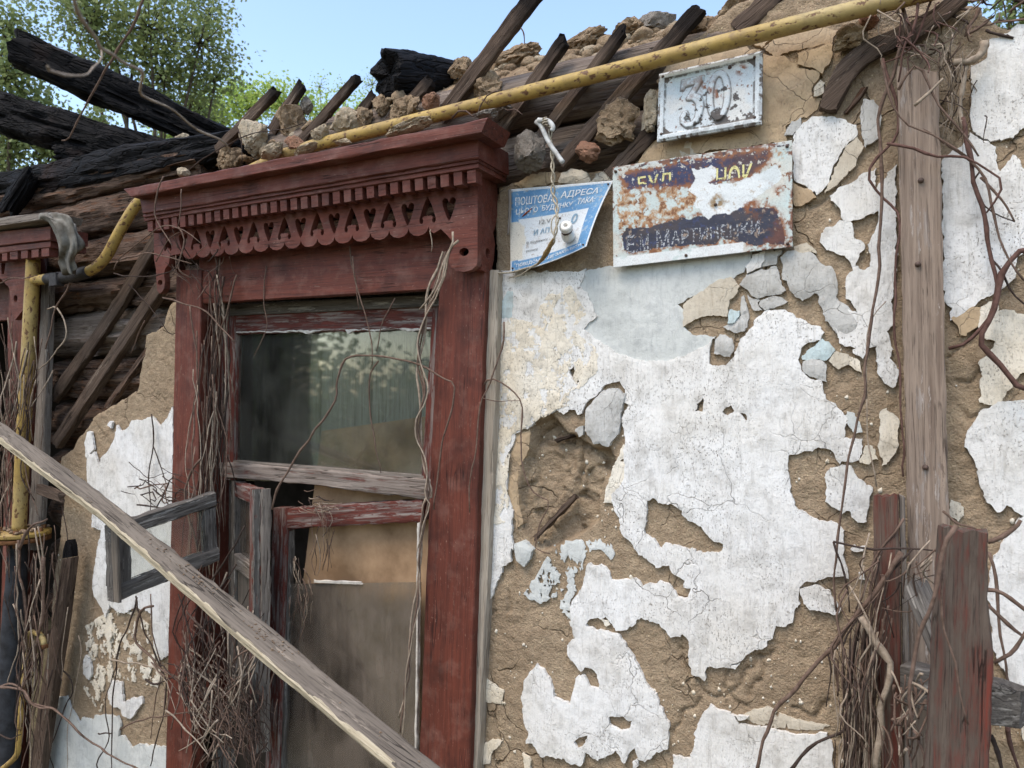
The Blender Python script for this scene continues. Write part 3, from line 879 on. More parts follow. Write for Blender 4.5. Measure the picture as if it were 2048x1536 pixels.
# above the blue sheet: rounded old plaster
flake([cH((480, 330), (495, 280), (560, 250), (640, 270), (670, 330), (640, 345))], -0.012, 0.03, 'tan2', bulge=0.008)
flake([cH((660, 335), (690, 280), (760, 250), (800, 250), (800, 330))], -0.010, 0.03, 'tan2', bulge=0.008)
flake([cH((230, 350), (330, 280), (440, 270), (470, 330), (300, 365))], -0.004, 0.03, 'tan', bulge=0.006)
# greenish-grey disc where a round plate once hung, and the grey pieces right of it
flake([cH((560, 930), (620, 850), (800, 815), (1100, 790), (1380, 730), (1500, 720), (1600, 735), (1590, 800), (1560, 850), (1440, 920), (1330, 960), (1230, 1010), (1180, 1040), (1225, 1090), (1205, 1180), (1280, 1220), (1400, 1220), (1300, 1310), (1150, 1380), (1000, 1390), (860, 1360), (730, 1290), (560, 1170), (530, 1000))], -0.006, 0.012, 'disc', relief=0.002)
flake([cR3((-60, 720), (110, 600), (250, 500), (350, 480), (425, 555), (408, 612), (340, 680), (308, 820), (230, 808), (60, 828), (-60, 900))], -0.0085, 0.014, 'tan2')
flake([cR3((485, 600), (425, 560), (480, 478), (600, 415), (728, 402), (768, 480), (808, 598), (785, 640), (700, 640), (600, 668), (520, 648))], -0.010, 0.016, 'greyp', bulge=0.003)
flake([cR3((645, 265), (780, 252), (735, 375), (612, 398), (600, 340))], -0.010, 0.016, 'greyp')
flake([cR3((490, 460), (480, 400), (540, 300), (630, 265), (635, 340), (600, 390))], -0.013, 0.016, 'white')
flake([cR3((490, 640), (530, 660), (600, 690), (575, 715), (630, 770), (545, 770), (505, 700))], -0.008, 0.016, 'greyp')
flake([cR3((610, 690), (700, 650), (780, 670), (830, 700), (790, 720), (720, 745), (640, 770), (590, 720))], -0.011, 0.016, 'greyp')
flake([cR3((770, 320), (800, 280), (900, 250), (1000, 262), (1110, 340), (1200, 400), (1250, 520), (1268, 700), (1330, 725), (1420, 790), (1440, 900), (1300, 1000), (1240, 965), (1180, 880), (1110, 760), (1090, 640), (1050, 630), (1010, 655), (960, 690), (900, 650), (850, 600), (830, 515), (790, 500))], -0.010, 0.016, 'greyp', bulge=0.004, relief=0.003)
flake([cR3((318, 870), (330, 770), (430, 770), (430, 820), (345, 880))], -0.013, 0.014, 'bluep')
flake([cR3((320, 880), (345, 880), (430, 820), (440, 650), (470, 640), (500, 760), (512, 830), (470, 950), (380, 962), (285, 912))], -0.009, 0.014, 'greyp', bulge=0.005)
flake([cR3((210, 1040), (258, 965), (355, 1000), (380, 1090), (340, 1168), (200, 1140))], -0.008, 0.014, 'greyp', bulge=0.004)
flake([cR3((950, 1165), (1060, 1085), (1130, 1010), (1200, 1040), (1240, 1110), (1170, 1185), (1150, 1190), (960, 1205))], -0.009, 0.014, 'bluep', relief=0.004)
flake([cR3((1180, 1190), (1250, 1120), (1345, 1150), (1350, 1235), (1262, 1272), (1200, 1225))], -0.010, 0.014, 'tan2')
flake([cR3((960, 1205), (1040, 1190), (1160, 1215), (1172, 1380), (1100, 1366), (1000, 1332), (960, 1270))], -0.010, 0.014, 'greyp', bulge=0.003)
flake([cR3((1350, 1160), (1450, 1200), (1470, 1300), (1420, 1290), (1355, 1230))], -0.008, 0.014, 'cream')
# stone-like lump below the rim of the hollow
flake([cI((830, 440), (880, 370), (960, 290), (1050, 288), (1110, 320), (1090, 480), (1060, 620), (1000, 712), (880, 692), (815, 600), (820, 500))], -0.014, 0.034, 'greyp', bulge=0.006)
flake([cI((750, 590), (800, 570), (808, 625), (780, 648))], -0.016, 0.03, 'greyp')
flake([cI((300, 610), (400, 590), (418, 640), (400, 740), (340, 860), (290, 800), (262, 770), (285, 690))], -0.004, 0.03, 'tan', bulge=0.004)
flake([cI((250, 940), (320, 900), (330, 1150), (360, 1280), (320, 1340), (280, 1200), (240, 1080))], -0.003, 0.03, 'tan', bulge=0.004)
flake([cJ((265, 20), (330, 0), (390, 60), (375, 110), (330, 180), (285, 150), (262, 80))], -0.012, 0.02, 'disc', bulge=0.004)
# thin old limewash left on the mud
flake([cJ((330, 370), (400, 260), (470, 130), (540, 30), (640, 0), (790, -10), (900, 0), (950, 80), (920, 130), (850, 60), (790, 60), (740, 130), (700, 330), (640, 420), (650, 540), (570, 460), (600, 330), (540, 390), (440, 430))], -0.0055, 0.004, 'disc', porous=0.12, step=0.007)
flake([cI((960, 1130), (1000, 960), (1060, 790), (1115, 700), (1200, 830), (1300, 910), (1280, 1110), (1130, 1200), (1010, 1130))], -0.0065, 0.004, 'cream', porous=0.22, step=0.007)
flake([cJ((60, 900), (120, 960), (200, 1020), (180, 1100), (60, 1080))], -0.005, 0.004, 'cream', porous=0.0, step=0.007)
flake([cJ((20, 1400), (120, 1340), (190, 1350), (120, 1420), (100, 1500), (20, 1520))], -0.006, 0.005, 'cream', porous=0.25, step=0.007)
flake([cR5((420, 420), (600, 300), (800, 290), (980, 420), (1040, 700), (1040, 900), (700, 820), (620, 860), (560, 1100), (420, 900), (470, 700))], -0.005, 0.004, 'cream', porous=-0.08, step=0.007)
flake([cL((60, 1240), (250, 1180), (420, 1260), (600, 1290), (560, 1320), (280, 1310))], -0.0055, 0.004, 'tan2', porous=0.2, step=0.008)

# the big white coat
w1 = (cH((150, 835), (330, 850), (560, 850), (640, 830), (600, 930), (640, 960), (700, 1105), (620, 1180), (740, 1270), (860, 1340), (1000, 1370), (1150, 1360), (1290, 1300), (1390, 1235))
      + cR3((195, 1000), (160, 1100), (160, 1210), (240, 1245), (330, 1220), (380, 1150), (440, 1010), (490, 930), (540, 900), (580, 830), (660, 770), (760, 750), (850, 790), (920, 840), (1000, 870), (1100, 910), (1140, 960), (1110, 1020), (1030, 1040), (950, 1090), (930, 1160), (955, 1280), (1000, 1340), (1110, 1370), (1150, 1440), (1170, 1530))
      + cK((700, 815), (745, 880), (735, 1000), (840, 1010), (850, 1060), (820, 1140), (700, 1150), (640, 1070), (560, 1060), (530, 1080), (390, 1110), (380, 1180), (400, 1330), (450, 1440), (560, 1510))
      + cL((640, 135), (680, 180), (685, 330), (700, 450), (590, 440), (460, 470), (430, 500), (425, 560), (430, 600), (400, 640), (390, 690), (345, 725), (290, 720), (280, 750), (240, 840), (160, 860), (100, 900), (60, 940), (0, 965))
      + cJ((1790, 800), (1750, 860), (1560, 860), (1560, 930), (1530, 940), (1460, 900), (1440, 780), (1435, 670), (1400, 635), (1320, 660), (1290, 600), (1240, 560), (1190, 540), (1110, 515), (1060, 580), (990, 620), (950, 612), (925, 560), (880, 520), (770, 540), (745, 572), (820, 600), (950, 628), (1015, 680), (1030, 740), (1080, 790), (1120, 870), (1150, 950), (1220, 1040), (1240, 1110), (1310, 1230), (1310, 1300), (1300, 1400), (1220, 1440), (1150, 1490), (1100, 1480), (1070, 1410), (1000, 1500), (950, 1420), (900, 1450), (830, 1490), (740, 1430), (720, 1520), (650, 1510), (600, 1470), (440, 1450), (390, 1370), (350, 1370), (360, 1300), (330, 1200), (315, 1050), (335, 950), (370, 880), (420, 835), (500, 920), (540, 1050), (610, 1090), (655, 1100), (670, 980), (690, 920), (750, 915), (770, 990), (830, 1000), (835, 960), (825, 910), (790, 870), (740, 860), (720, 885), (690, 850), (640, 800), (625, 770), (630, 680), (668, 665), (665, 600), (640, 560), (650, 500), (655, 400), (720, 330), (735, 250), (760, 165), (860, 165), (900, 210), (920, 275), (1060, 255), (1110, 270), (1130, 310), (1160, 290), (1220, 290), (1240, 270), (1300, 280), (1350, 350), (1365, 390), (1435, 380), (1450, 330), (1415, 310), (1410, 270), (1330, 220), (1310, 175), (1220, 185), (1160, 130), (1100, 90), (1060, 20))
      + cI((1130, 1400), (1090, 1330), (1060, 1210), (1010, 1130), (1025, 1060), (1110, 980), (1120, 850), (1110, 760), (1120, 690), (1110, 620), (1100, 500), (1140, 410), (1110, 390), (1115, 290), (1070, 240), (960, 265), (920, 320), (830, 400), (800, 470), (770, 485), (740, 440), (700, 440), (660, 480), (620, 455), (590, 458), (450, 520), (400, 580), (300, 620), (280, 700), (245, 780), (240, 900), (235, 1080), (262, 1150), (285, 1200), (280, 1290), (270, 1400), (290, 1500))
      + cJ((245, 60), (243, 140), (190, 180), (150, 270), (130, 330), (110, 400), (100, 430), (58, 410))
      + [(967, 1150), (976, 1000), (988, 800), (994, 600)])
w1_holes = [cI((1275, 1120), (1340, 1105), (1370, 1140), (1460, 1155), (1545, 1195), (1530, 1220), (1570, 1260), (1690, 1320), (1720, 1370), (1780, 1430), (1850, 1450), (1840, 1490), (1780, 1515), (1640, 1490), (1420, 1440), (1370, 1480), (1340, 1400), (1270, 1370), (1275, 1200)),
            cI((1640, 460), (1660, 400), (1705, 370), (1695, 465)), cI((1850, 460), (1905, 415), (1930, 465), (1880, 490)), cI((705, 150), (740, 110), (760, 200), (775, 240), (750, 250), (715, 190)),
            cJ((895, 1190), (990, 1185), (1030, 1220), (1060, 1220), (1040, 1275), (960, 1275), (910, 1240)), cJ((660, 1350), (760, 1320), (750, 1370), (700, 1400)),
            cI((1965, 475), (1985, 470), (2030, 515), (2010, 525))]
flake([w1] + w1_holes, -0.0102, 0.009, 'white', jag=0.0046)
# cream weathered strip of the coat beside the window, a hair proud of it
flake([cH((160, 1120), (330, 1140), (400, 1000), (560, 930), (640, 1090), (560, 1180), (700, 1290), (720, 1420), (600, 1536), (140, 1536)), ], -0.0117, 0.0015, 'cream', porous=0.10, step=0.006, jag=0.006)
flake([cI((150, 20), (620, 0), (700, 240), (700, 420), (600, 450), (400, 560), (270, 640), (240, 1000), (255, 1290), (110, 1300), (140, 500))], -0.0119, 0.0015, 'cream', porous=0.12, step=0.006, jag=0.006)
flake([cH((150, 1120), (140, 1050), (185, 960), (215, 970), (215, 1110))], -0.0117, 0.0015, 'bluep', step=0.007)
# other white flakes
for lp, m in ((cL((430, 515), (520, 490), (600, 520), (662, 630), (640, 655), (540, 640), (490, 620), (440, 570)), 'white'),
              (cK((640, 1180), (760, 1170), (830, 1250), (905, 1310), (880, 1400), (870, 1510), (820, 1520), (760, 1450), (720, 1470), (630, 1390), (612, 1250)), 'white'),
              (cK((740, 830), (800, 850), (840, 960), (805, 985), (750, 900)), 'disc'),
              (cK((860, 1050), (910, 1040), (940, 1130), (880, 1160), (830, 1150)), 'cream'),
              (cK((950, 850), (985, 820), (1060, 880), (1070, 1050), (1020, 1150), (960, 1170), (945, 1000)), 'cream'),
              (cC((820, 655), (850, 620), (895, 605), (895, 640), (855, 690), (815, 690)), 'greyp'),
              (cC((858, 700), (900, 640), (960, 585), (1060, 600), (1130, 620), (1190, 640), (1192, 690), (1120, 760), (1070, 840), (1030, 950), (980, 1000), (930, 955), (855, 908)), 'white'),
              (cC((1120, 770), (1190, 700), (1220, 750), (1170, 850), (1080, 950), (1020, 985), (1080, 850)), 'tan2'),
              (cC((1210, 520), (1270, 508), (1306, 560), (1300, 705), (1230, 750), (1205, 660)), 'greyp'),
              (cC((1040, 1000), (1200, 905), (1280, 870), (1292, 1080), (1130, 1142), (1085, 1060)), 'white'),
              (cC((858, 935), (930, 960), (985, 1010), (900, 1050), (858, 1050)), 'tan'),
              (cC((860, 1260), (930, 1240), (980, 1290), (880, 1300)), 'tan2'),
              (cR3((1120, 120), (1180, 50), (1280, 10), (1380, 20), (1420, 150), (1480, 190), (1500, 250), (1440, 310), (1400, 400), (1470, 430), (1530, 400), (1540, 300), (1510, 200), (1560, 140), (1600, 0), (1590, -250), (1700, -420), (1760, -480), (1765, 0), (1760, 400), (1730, 700), (1740, 900), (1700, 950), (1730, 1100), (1700, 1180), (1780, 1280), (1780, 1380), (1730, 1450), (1650, 1400), (1600, 1280), (1590, 1080), (1530, 1080), (1480, 1190), (1400, 1120), (1410, 1080), (1280, 1060), (1245, 960), (1240, 850), (1330, 740), (1430, 790), (1335, 640), (1340, 480), (1385, 440), (1350, 330), (1310, 300), (1160, 250), (1118, 180)), 'white'),
              (cJ((1330, 1450), (1440, 1470), (1470, 1440), (1480, 1300), (1540, 1160), (1590, 1110), (1770, 1190), (1780, 1220), (1853, 1190)) + cL((60, 1240), (80, 1290), (250, 1305), (400, 1345), (580, 1330), (620, 1400), (610, 1650)) + cJ((1330, 1700)), 'white'),
              (cJ((325, 1430), (350, 1450), (375, 1480), (380, 1600), (335, 1600)), 'cream'),
              (cJ((1060, 1490), (1100, 1475), (1105, 1530), (1070, 1545)), 'white'),
              (cJ((850, 525), (900, 540), (915, 575), (870, 570)), 'cream'),
              (cL((725, 255), (800, 270), (790, 295), (750, 305), (720, 285)), 'white'),
              (cL((760, 420), (800, 415), (800, 460), (765, 455)), 'white'),
              # right of the post
              (cR1((800, 100), (608, 140), (570, 150), (530, 190), (400, 250), (375, 360), (290, 405), (285, 480), (272, 700), (290, 800), (390, 868), (460, 850), (535, 858), (608, 780), (800, 740)), 'white'),
              (cR1((105, 990), (170, 910), (235, 885), (285, 812), (395, 872), (430, 925), (455, 1040), (500, 1010), (540, 945), (600, 1040), (800, 1100), (800, 1500)) + cR2((720, 60), (585, 40), (545, 110), (530, 230), (420, 300), (330, 352), (280, 400), (200, 452), (150, 472), (155, 400), (112, 372), (105, 0)), 'white'),
              (cR2((330, 400), (420, 345), (440, 420), (520, 410), (585, 440), (720, 440), (720, 780), (585, 790), (530, 840), (440, 972), (330, 962), (328, 850), (350, 780), (320, 720), (400, 645), (420, 600), (360, 590), (318, 512)), 'cream'),
              (cR2((165, 455), (280, 395), (330, 400), (325, 480), (255, 570), (225, 560)), 'tan'),
              (cK((1570, 830), (1700, 780), (1837, 770), (2100, 770), (2100, 1480), (1837, 1480), (1740, 1420), (1680, 1460), (1620, 1400), (1560, 1280), (1560, 1200), (1520, 1120), (1468, 1060), (1480, 990)), 'white'),
              (cL((1900, 60), (1714, 80), (1600, 240), (1530, 320), (1515, 600), (1530, 820), (1570, 930), (1640, 1040), (1690, 1112), (1900, 1115)), 'white'),
              (cL((1300, 10), (1360, 20), (1370, 90), (1330, 130), (1290, 80)), 'cream'),
              (cL((1880, 1240), (1714, 1260), (1690, 1330), (1714, 1420), (1880, 1420)), 'cream'),
              # left of the window
              (cR4((978, 120), (930, 215), (880, 265), (825, 185), (770, 215), (680, 225), (640, 290), (595, 300), (575, 250), (560, 310), (555, 360), (520, 430), (450, 500), (447, 570), (405, 450), (350, 490), (350, 660), (390, 900), (385, 1010), (450, 1020), (420, 1180), (395, 1300), (378, 1440)) + cR5((500, 150), (560, 240), (605, 340), (640, 240), (700, 290), (760, 305), (830, 250), (900, 280), (960, 300), (975, 400), (990, 560), (1030, 680), (1100, 640), (1130, 200)), 'white'),
              (cR4((330, 390), (345, 310), (380, 303), (405, 430), (342, 500)), 'white'),
              (cR4((505, 260), (520, 225), (545, 240), (535, 275)), 'white'),
              (cR5((440, 630), (490, 690), (490, 790), (470, 838), (425, 790), (430, 690)), 'white'),
              (cR5((650, 840), (730, 850), (745, 1010), (820, 980), (890, 968), (892, 1030), (800, 1150), (740, 1120), (720, 1070), (640, 1030), (620, 950)), 'white'),
              (cR5((615, 450), (650, 430), (660, 480), (640, 525), (620, 500)), 'cream'),
              (cR5((190, 960), (300, 970), (320, 1050), (400, 1180), (420, 1130), (490, 1160), (520, 1120), (600, 1110), (700, 1130), (720, 1180), (700, 1290), (740, 1280), (800, 1370), (880, 1350), (1090, 1370), (1090, 1900), (80, 1900), (140, 1200)), 'disc')):
    flake([lp], -0.0095, 0.008, m, jag=0.0046, lift=0.0012)

# crumbs of limewash left on the bare mud, too many and too small to tell apart
rf = random.Random(404); fg = []
zones = ((975, 1150, 1700, 1536), (975, 1080, 1250, 1536), (1290, 1280, 1720, 1536), (1560, 400, 1800, 1000), (1900, 200, 2048, 1500), (100, 900, 340, 1500), (975, 1150, 1700, 1536), (1020, 840, 1250, 1120))
cs_ = []
for k in range(420):
    zn = rf.choice(zones); cs_.append(P(rf.uniform(zn[0], zn[2]), rf.uniform(zn[1], zn[3]), 0.0))
ys_ = -clay_height(np.array([c.x for c in cs_]), np.array([c.z for c in cs_])) - 0.0012
for c, y in zip(cs_, ys_):
    y = float(y)
    r = rf.choice((0.0010, 0.0014, 0.0022, 0.0034)) * rf.uniform(0.7, 1.5); nn = rf.randint(5, 8)
    ring = [(c.x + r * rf.uniform(0.5, 1.3) * math.cos(6.283 * i / nn), c.z + 1.3 * r * rf.uniform(0.5, 1.3) * math.sin(6.283 * i / nn)) for i in range(nn)]
    fg.append(([Vector((a, y, b)) for a, b in ring] + [Vector((a, y + 0.003, b)) for a, b in ring], [tuple(range(nn))] + [(i, (i + 1) % nn, nn + (i + 1) % nn, nn + i) for i in range(nn)]))
tag(joined('lime_crumbs', fg, M['cream'], WALL), kind='stuff')

# ------------------------------------------------------------------ logs of the wall
def log(name, x0, x1, y, z, r, mat, parent, squash=1.0, seed=0, n=110, sides=30, rough=0.012, ends=0.0):
    V, F = [], []
    for i in range(n):
        x = x0 + (x1 - x0) * i / (n - 1)
        a = np.linspace(0, 2 * np.pi, sides, endpoint=False)
        cy, cz = np.cos(a), np.sin(a)
        nz = fbm(np.full(sides, x * 2.2), cy * 1.5, cz * 1.5, seed, 2) * rough + fbm(np.full(sides, x * 9), cy * 9, cz * 9, seed + 21, 3, .6) * rough * 0.7 + fbm(np.full(sides, x * 3), cy * 5, cz * 5, seed + 3, 3, .6) * rough * 0.9 - 0.9 * rough * np.exp(-(fbm(np.full(sides, x * 1.6), cy * 4.2, cz * 4.2, seed + 9, 2) / 0.05) ** 2)
        R = r + nz
        if i in (0, n - 1): R = R * 0.9
        jx = ends * fbm(cy * 3, cz * 3, 0, seed + 8, 3) if i in (0, 1, n - 2, n - 1) else 0
        for k in range(sides):
            V.append((x + (jx[k] if hasattr(jx, '__len__') else 0), y + R[k] * cy[k], z + R[k] * cz[k] * squash))
    for i in range(n - 1):
        for k in range(sides):
            k2 = (k + 1) % sides
            F.append((i * sides + k2, i * sides + k, (i + 1) * sides + k, (i + 1) * sides + k2))
    F.append(tuple(range(sides))); F.append(tuple((n - 1) * sides + k for k in range(sides))[::-1])
    o = fix_normals(mesh_obj(name, V, F, mat, parent, Matrix.Translation(Vector((x0, y, z)))))
    o.data.set_sharp_from_angle(angle=math.radians(60))
    return o

XL, XM = P(-160, 500).x, P(372, 700).x
XW = P(70, 800, 0).x
tops = [(330, 384), (385, 462), (466, 552), (556, 616), (618, 712), (716, 800), (806, 900)]
for i, (a, b) in enumerate(tops):
    za, zb = P(200, a, 0.03).z, P(200, b, 0.03).z
    log('log', XL if i < 3 else XW, XM, 0.03 + (za - zb) * 0.5, (za + zb) / 2, (za - zb) / 2 + 0.004, M['log'] if i != 4 else M['log_grey'], WALL, seed=100 + i * 7, rough=0.019)
zb = P(200, 900, 0.03).z
k_ = 0
while zb > 0.08:
    log('log', XW, XM, 0.125, zb - 0.085, 0.085, M['log'], WALL, seed=200 + k_, n=20, sides=10); zb -= 0.17; k_ += 1
# wall plate and the log below it, over the window and the right part
zp = P(866, 178, 0.02).z
log('log', P(520, 240).x, P(1480, 40).x, 0.075, zp - 0.068, 0.075, M['log_grey'], WALL, seed=301, n=110, sides=20, rough=0.008)
log('log', P(420, 300).x, P(1480, 60).x, 0.095, zp - 0.215, 0.072, M['log_grey'], WALL, seed=302, n=110, sides=20, rough=0.010)
log('log', P(420, 330).x, P(1480, 60).x, 0.11, zp - 0.36, 0.075, M['log'], WALL, seed=303, n=110, sides=14, rough=0.010)
# the logs behind clay and window head down to the ground (right part; out of sight)
zb = zp - 0.435
box('log_core', (P(985, 700).x, 0.072, 0.02), (2.6, 0.20, zb), M['log'], WALL)
box('log_core', (P(985, 700).x - 0.02, 0.15, zb + 0.003), (2.6, 0.20, 2.14), M['log'], WALL)
box('log_core', (XW + 0.02, 0.22, 0.02), (XM - 0.01, 0.30, 2.15), M['room'], WALL)
box('log_core', (XM - 0.008, 0.20, 1.90), (P(985, 700).x - 0.022, 0.29, 2.15), M['room'], WALL)
box('log_core', (XM - 0.008, 0.10, 0.02), (P(985, 700).x - 0.004, 0.20, 0.45), M['room'], WALL)

# ------------------------------------------------------------------ laths nailed slantwise over the logs
def lath(a, b, w, Y=-0.012, t=0.02, mat='lath', jag=(0.004, 0.03), Y2=None, bend=None):
    Y2 = Y if Y2 is None else Y2
    A, B = P(a[0], a[1], Y), P(b[0], b[1], Y2)
    d = (B - A).normalized(); nrm = Vector((0, -1, 0)); s = d.cross(nrm).normalized()
    wm = w * ((A - C_POS).dot(C_F) + (B - C_POS).dot(C_F)) / 2 / FPX
    mids = [A, B]
    if bend:
        mids = [A, (A + B) / 2 + s * bend, B]
    return board('lath', [m_ + s * wm / 2 for m_ in mids], [m_ - s * wm / 2 for m_ in mids], 0, t, M[mat], WALL, three_d=True, n=22, jag=jag, rough=0.003, edge=0.003, smooth=bool(bend))

for a, b, w, y, y2 in (((430, 300), (553, 174), 21, 0.0, -0.01), ((540, 262), (603, 162), 24, 0.0, 0.0), ((596, 284), (713, 150), 20, -0.01, -0.03), ((706, 236), (748, 184), 20, 0.01, 0.01),
                       ((770, 250), (863, 155), 26, 0.0, 0.0), ((876, 236), (1072, -22), 33, -0.02, -0.05), ((1000, 256), (1131, 68), 27, -0.02, -0.03),
                       ((1080, 270), (1254, 44), 24, -0.02, -0.02), ((1118, 326), (1403, 8), 31, -0.02, -0.03), ((1215, 352), (1318, 248), 30, -0.008, -0.01),
                       ((1470, 60), (1580, -40), 40, 0.0, 0.0)):
    lath(a, b, w, y, Y2=y2, mat='lath_burnt')
# bare laths in the gap left of the window
lath((98, 800), (312, 474), 27, 0.0, 0.025, 'lath', (0.02, 0.004), bend=0.02)
lath((104, 890), (316, 572), 27, -0.02, 0.03, 'lath', (0.015, 0.004))
lath((210, 816), (324, 655), 13, 0.0, 0.02, 'log', (0.02, 0.02))
lath((1066, 1078), (1152, 991), 9, -0.004, 0.02, 'lath', (0.01, 0.01))
lath((1108, 882), (1150, 868), 7, 0.006, 0.02, 'lath', (0.01, 0.01))
# sprung laths at the top right corner
def bent(e1, e2, Y, mat='lath'):
    return board('lath', e1, e2, Y, 0.018, M[mat], WALL, n=40, jag=(0.01, 0.004), rough=0.003, edge=0.002, smooth=True)
bent(cC((985, 560), (1030, 430), (1110, 300), (1230, 205), (1400, 135), (1560, 50), (1680, -40)), cC((1070, 575), (1130, 470), (1200, 360), (1290, 290), (1420, 235), (1560, 160), (1760, 0)), -0.025)
bent(cC((1110, 580), (1160, 520), (1215, 440)), cC((1135, 580), (1190, 520), (1245, 440)), -0.012, 'log')
# ------------------------------------------------------------------ carved window
WN = thing('carved_window', 'tall dark red window with carved heart cornice and broken sashes', 'window', (P(640, 900).x, 0.0, 0.45))

tag(WN, kind='thing')
def quadmap(tl, tr, br, bl, Y):
    """panel coordinates (s, v in 0..1) -> point on the plane Y spanned by four pixel corners"""
    a, b, c, d = (P(*p, Y) for p in (tl, tr, br, bl))
    return lambda s, v: (a * (1 - s) + b * s) * (1 - v) + (d * (1 - s) + c * s) * v

def cornice(root, q_crown, q_fas, q_den, q_lace, Yo, nd, teardrops, hearts, s_pitch, pend_l, pend_r, lace_range=(0.0, 1.0)):
    cr = rect('crown_board', *q_crown, Yo - 0.09, 0.11, M['red'], root, n=40, rough=0.002, edge=0.002)
    tl, tr, br, bl = q_fas
    mixp = lambda a, b, t: (a[0] + (b[0] - a[0]) * t, a[1] + (b[1] - a[1]) * t)
    f1, f2, f3, f4 = 0.0, 0.70, 0.84, 1.0
    rect('fascia', tl, tr, mixp(tr, br, 0.69), mixp(tl, bl, 0.69), Yo - 0.055, 0.15, M['red'], root, n=40)
    rect('bead', mixp(tl, bl, 0.70), mixp(tr, br, 0.70), mixp(tr, br, 0.83), mixp(tl, bl, 0.83), Yo - 0.048, 0.14, M['red'], root, n=40)
    rail = rect('dentil_rail', mixp(tl, bl, 0.84), mixp(tr, br, 0.84), br, bl, Yo - 0.042, 0.135, M['red'], root, n=40)
    mp = quadmap(*q_den, Yo - 0.038)
    me = None
    for i in range(nd):
        s0 = (i + 0.19) / nd; s1 = (i + 0.81) / nd
        drop = 0.05 * math.sin(i * 12.9898) + 0.02
        a, b, c, d = mp(s0, -0.02), mp(s1, -0.02), mp(s1, 1.0 + drop), mp(s0, 1.0 + drop)
        V = []
        for p in (a, b, c, d):
            V += [p, p + Vector((0, 0.030, 0))]
        F = [(0, 6, 4, 2), (1, 3, 5, 7), (0, 2, 3, 1), (2, 4, 5, 3), (4, 6, 7, 5), (6, 0, 1, 7)]
        mesh_obj('dentil', V, F, M['red'], rail, Matrix.Translation(a), smooth=False)
    lm = quadmap(*q_lace, Yo)
    # outline: straight top hidden behind the dentils, scalloped bottom, pendants at the ends
    s0, s1 = lace_range
    out = [(s0, -0.45), (s1, -0.45)]
    p = s_pitch
    if pend_r:
        out += pend_r
    else:
        out += [(s1, 0.85)]
    lobes = []
    lo = teardrops[0] - 0.5 * p; hi = (hearts[-1] if hearts[-1] > teardrops[-1] else teardrops[-1] + 0.5 * p)
    nl = int(round((hi - lo) / (p / 2)))
    for j in range(nl):
        c0 = lo + (hi - lo) * (j + 0.5) / nl; wv = (hi - lo) / nl
        for t in range(7):
            a = math.pi * t / 6
            lobes.append((c0 - wv / 2 * math.cos(a), 0.82 + 0.18 * math.sin(a)))
    out += lobes[::-1]
    if pend_l:
        out += pend_l
    else:
        out += [(s0, 0.85)]
    hol = []
    for c0 in teardrops:
        h = [(0, 0.18), (0.05, 0.26), (0.115, 0.40), (0.165, 0.54), (0.20, 0.64), (0.205, 0.71), (0.17, 0.755), (0.12, 0.74), (0.105, 0.68), (0.13, 0.63), (0.085, 0.59), (0.03, 0.60), (0.0, 0.575)]
        h = h + [(-a, b) for a, b in h[::-1] if a > 0]
        hol.append([(c0 + a * p, b) for a, b in h])
    for c0 in hearts:
        h = [(0, 0.37), (0.03, 0.30), (0.08, 0.265), (0.135, 0.275), (0.165, 0.33), (0.15, 0.42), (0.105, 0.55), (0.04, 0.70), (0, 0.76)]
        h = h + [(-a, b) for a, b in h[::-1] if 0 < a]
        hol.append([(c0 + a * p, b) for a, b in h])
    return cr, rail, lm, out, hol

q_lace = ((308, 459), (955, 361), (955, 460), (308, 525))
YL = -0.10
_lm = quadmap(*q_lace, YL)
def s_of(px):                                  # pixel column on the lace plane -> panel coordinate
    x = P(px, 440, YL).x; a = _lm(0, 0.5).x; b = _lm(1, 0.5).x
    return (x - a) / (b - a)
td = np.linspace(s_of(393), s_of(855), 8).tolist(); pitch = td[1] - td[0]
hearts = [t + pitch / 2 for t in td]; hearts = [td[0] - pitch / 2] + hearts
# right pendant: runs down to y 545; left pendant to y 588
def circ(cx, cy, rx, ry, n=14):
    return [(cx + rx * math.cos(2 * math.pi * k / n), cy + ry * math.sin(2 * math.pi * k / n)) for k in range(n)]
vr = (545 - 361) / 99.0
pend_r = [(1.0, 1.62), (0.997, 1.72), (0.985, 1.80), (0.968, 1.83), (0.950, 1.80), (0.936, 1.70), (0.930, 1.58), (0.935, 1.45), (0.942, 1.32), (0.940, 1.18), (0.928, 1.05), (0.912, 0.90)]
pend_l = [(0.064, 0.84), (0.060, 1.08), (0.046, 1.20), (0.040, 1.36), (0.044, 1.60), (0.041, 1.80), (0.032, 1.90), (0.024, 1.95), (0.014, 1.86), (0.010, 1.60), (0.008, 1.2), (0.0, 0.9)]
hearts_in = [h for h in hearts if h > 0.07]
hearts_in[-1] = s_of(898)
hi_end = 0.912
cr, rail, lm, out, hol = cornice(WN,
    ((247, 378), (975, 236), (962, 266), (263, 394)), ((279, 394), (956, 269), (957, 336), (289, 443)), ((292, 443), (956, 336), (957, 363), (293, 463)), q_lace, YL,
    32, td, hearts_in, pitch, pend_l, pend_r)
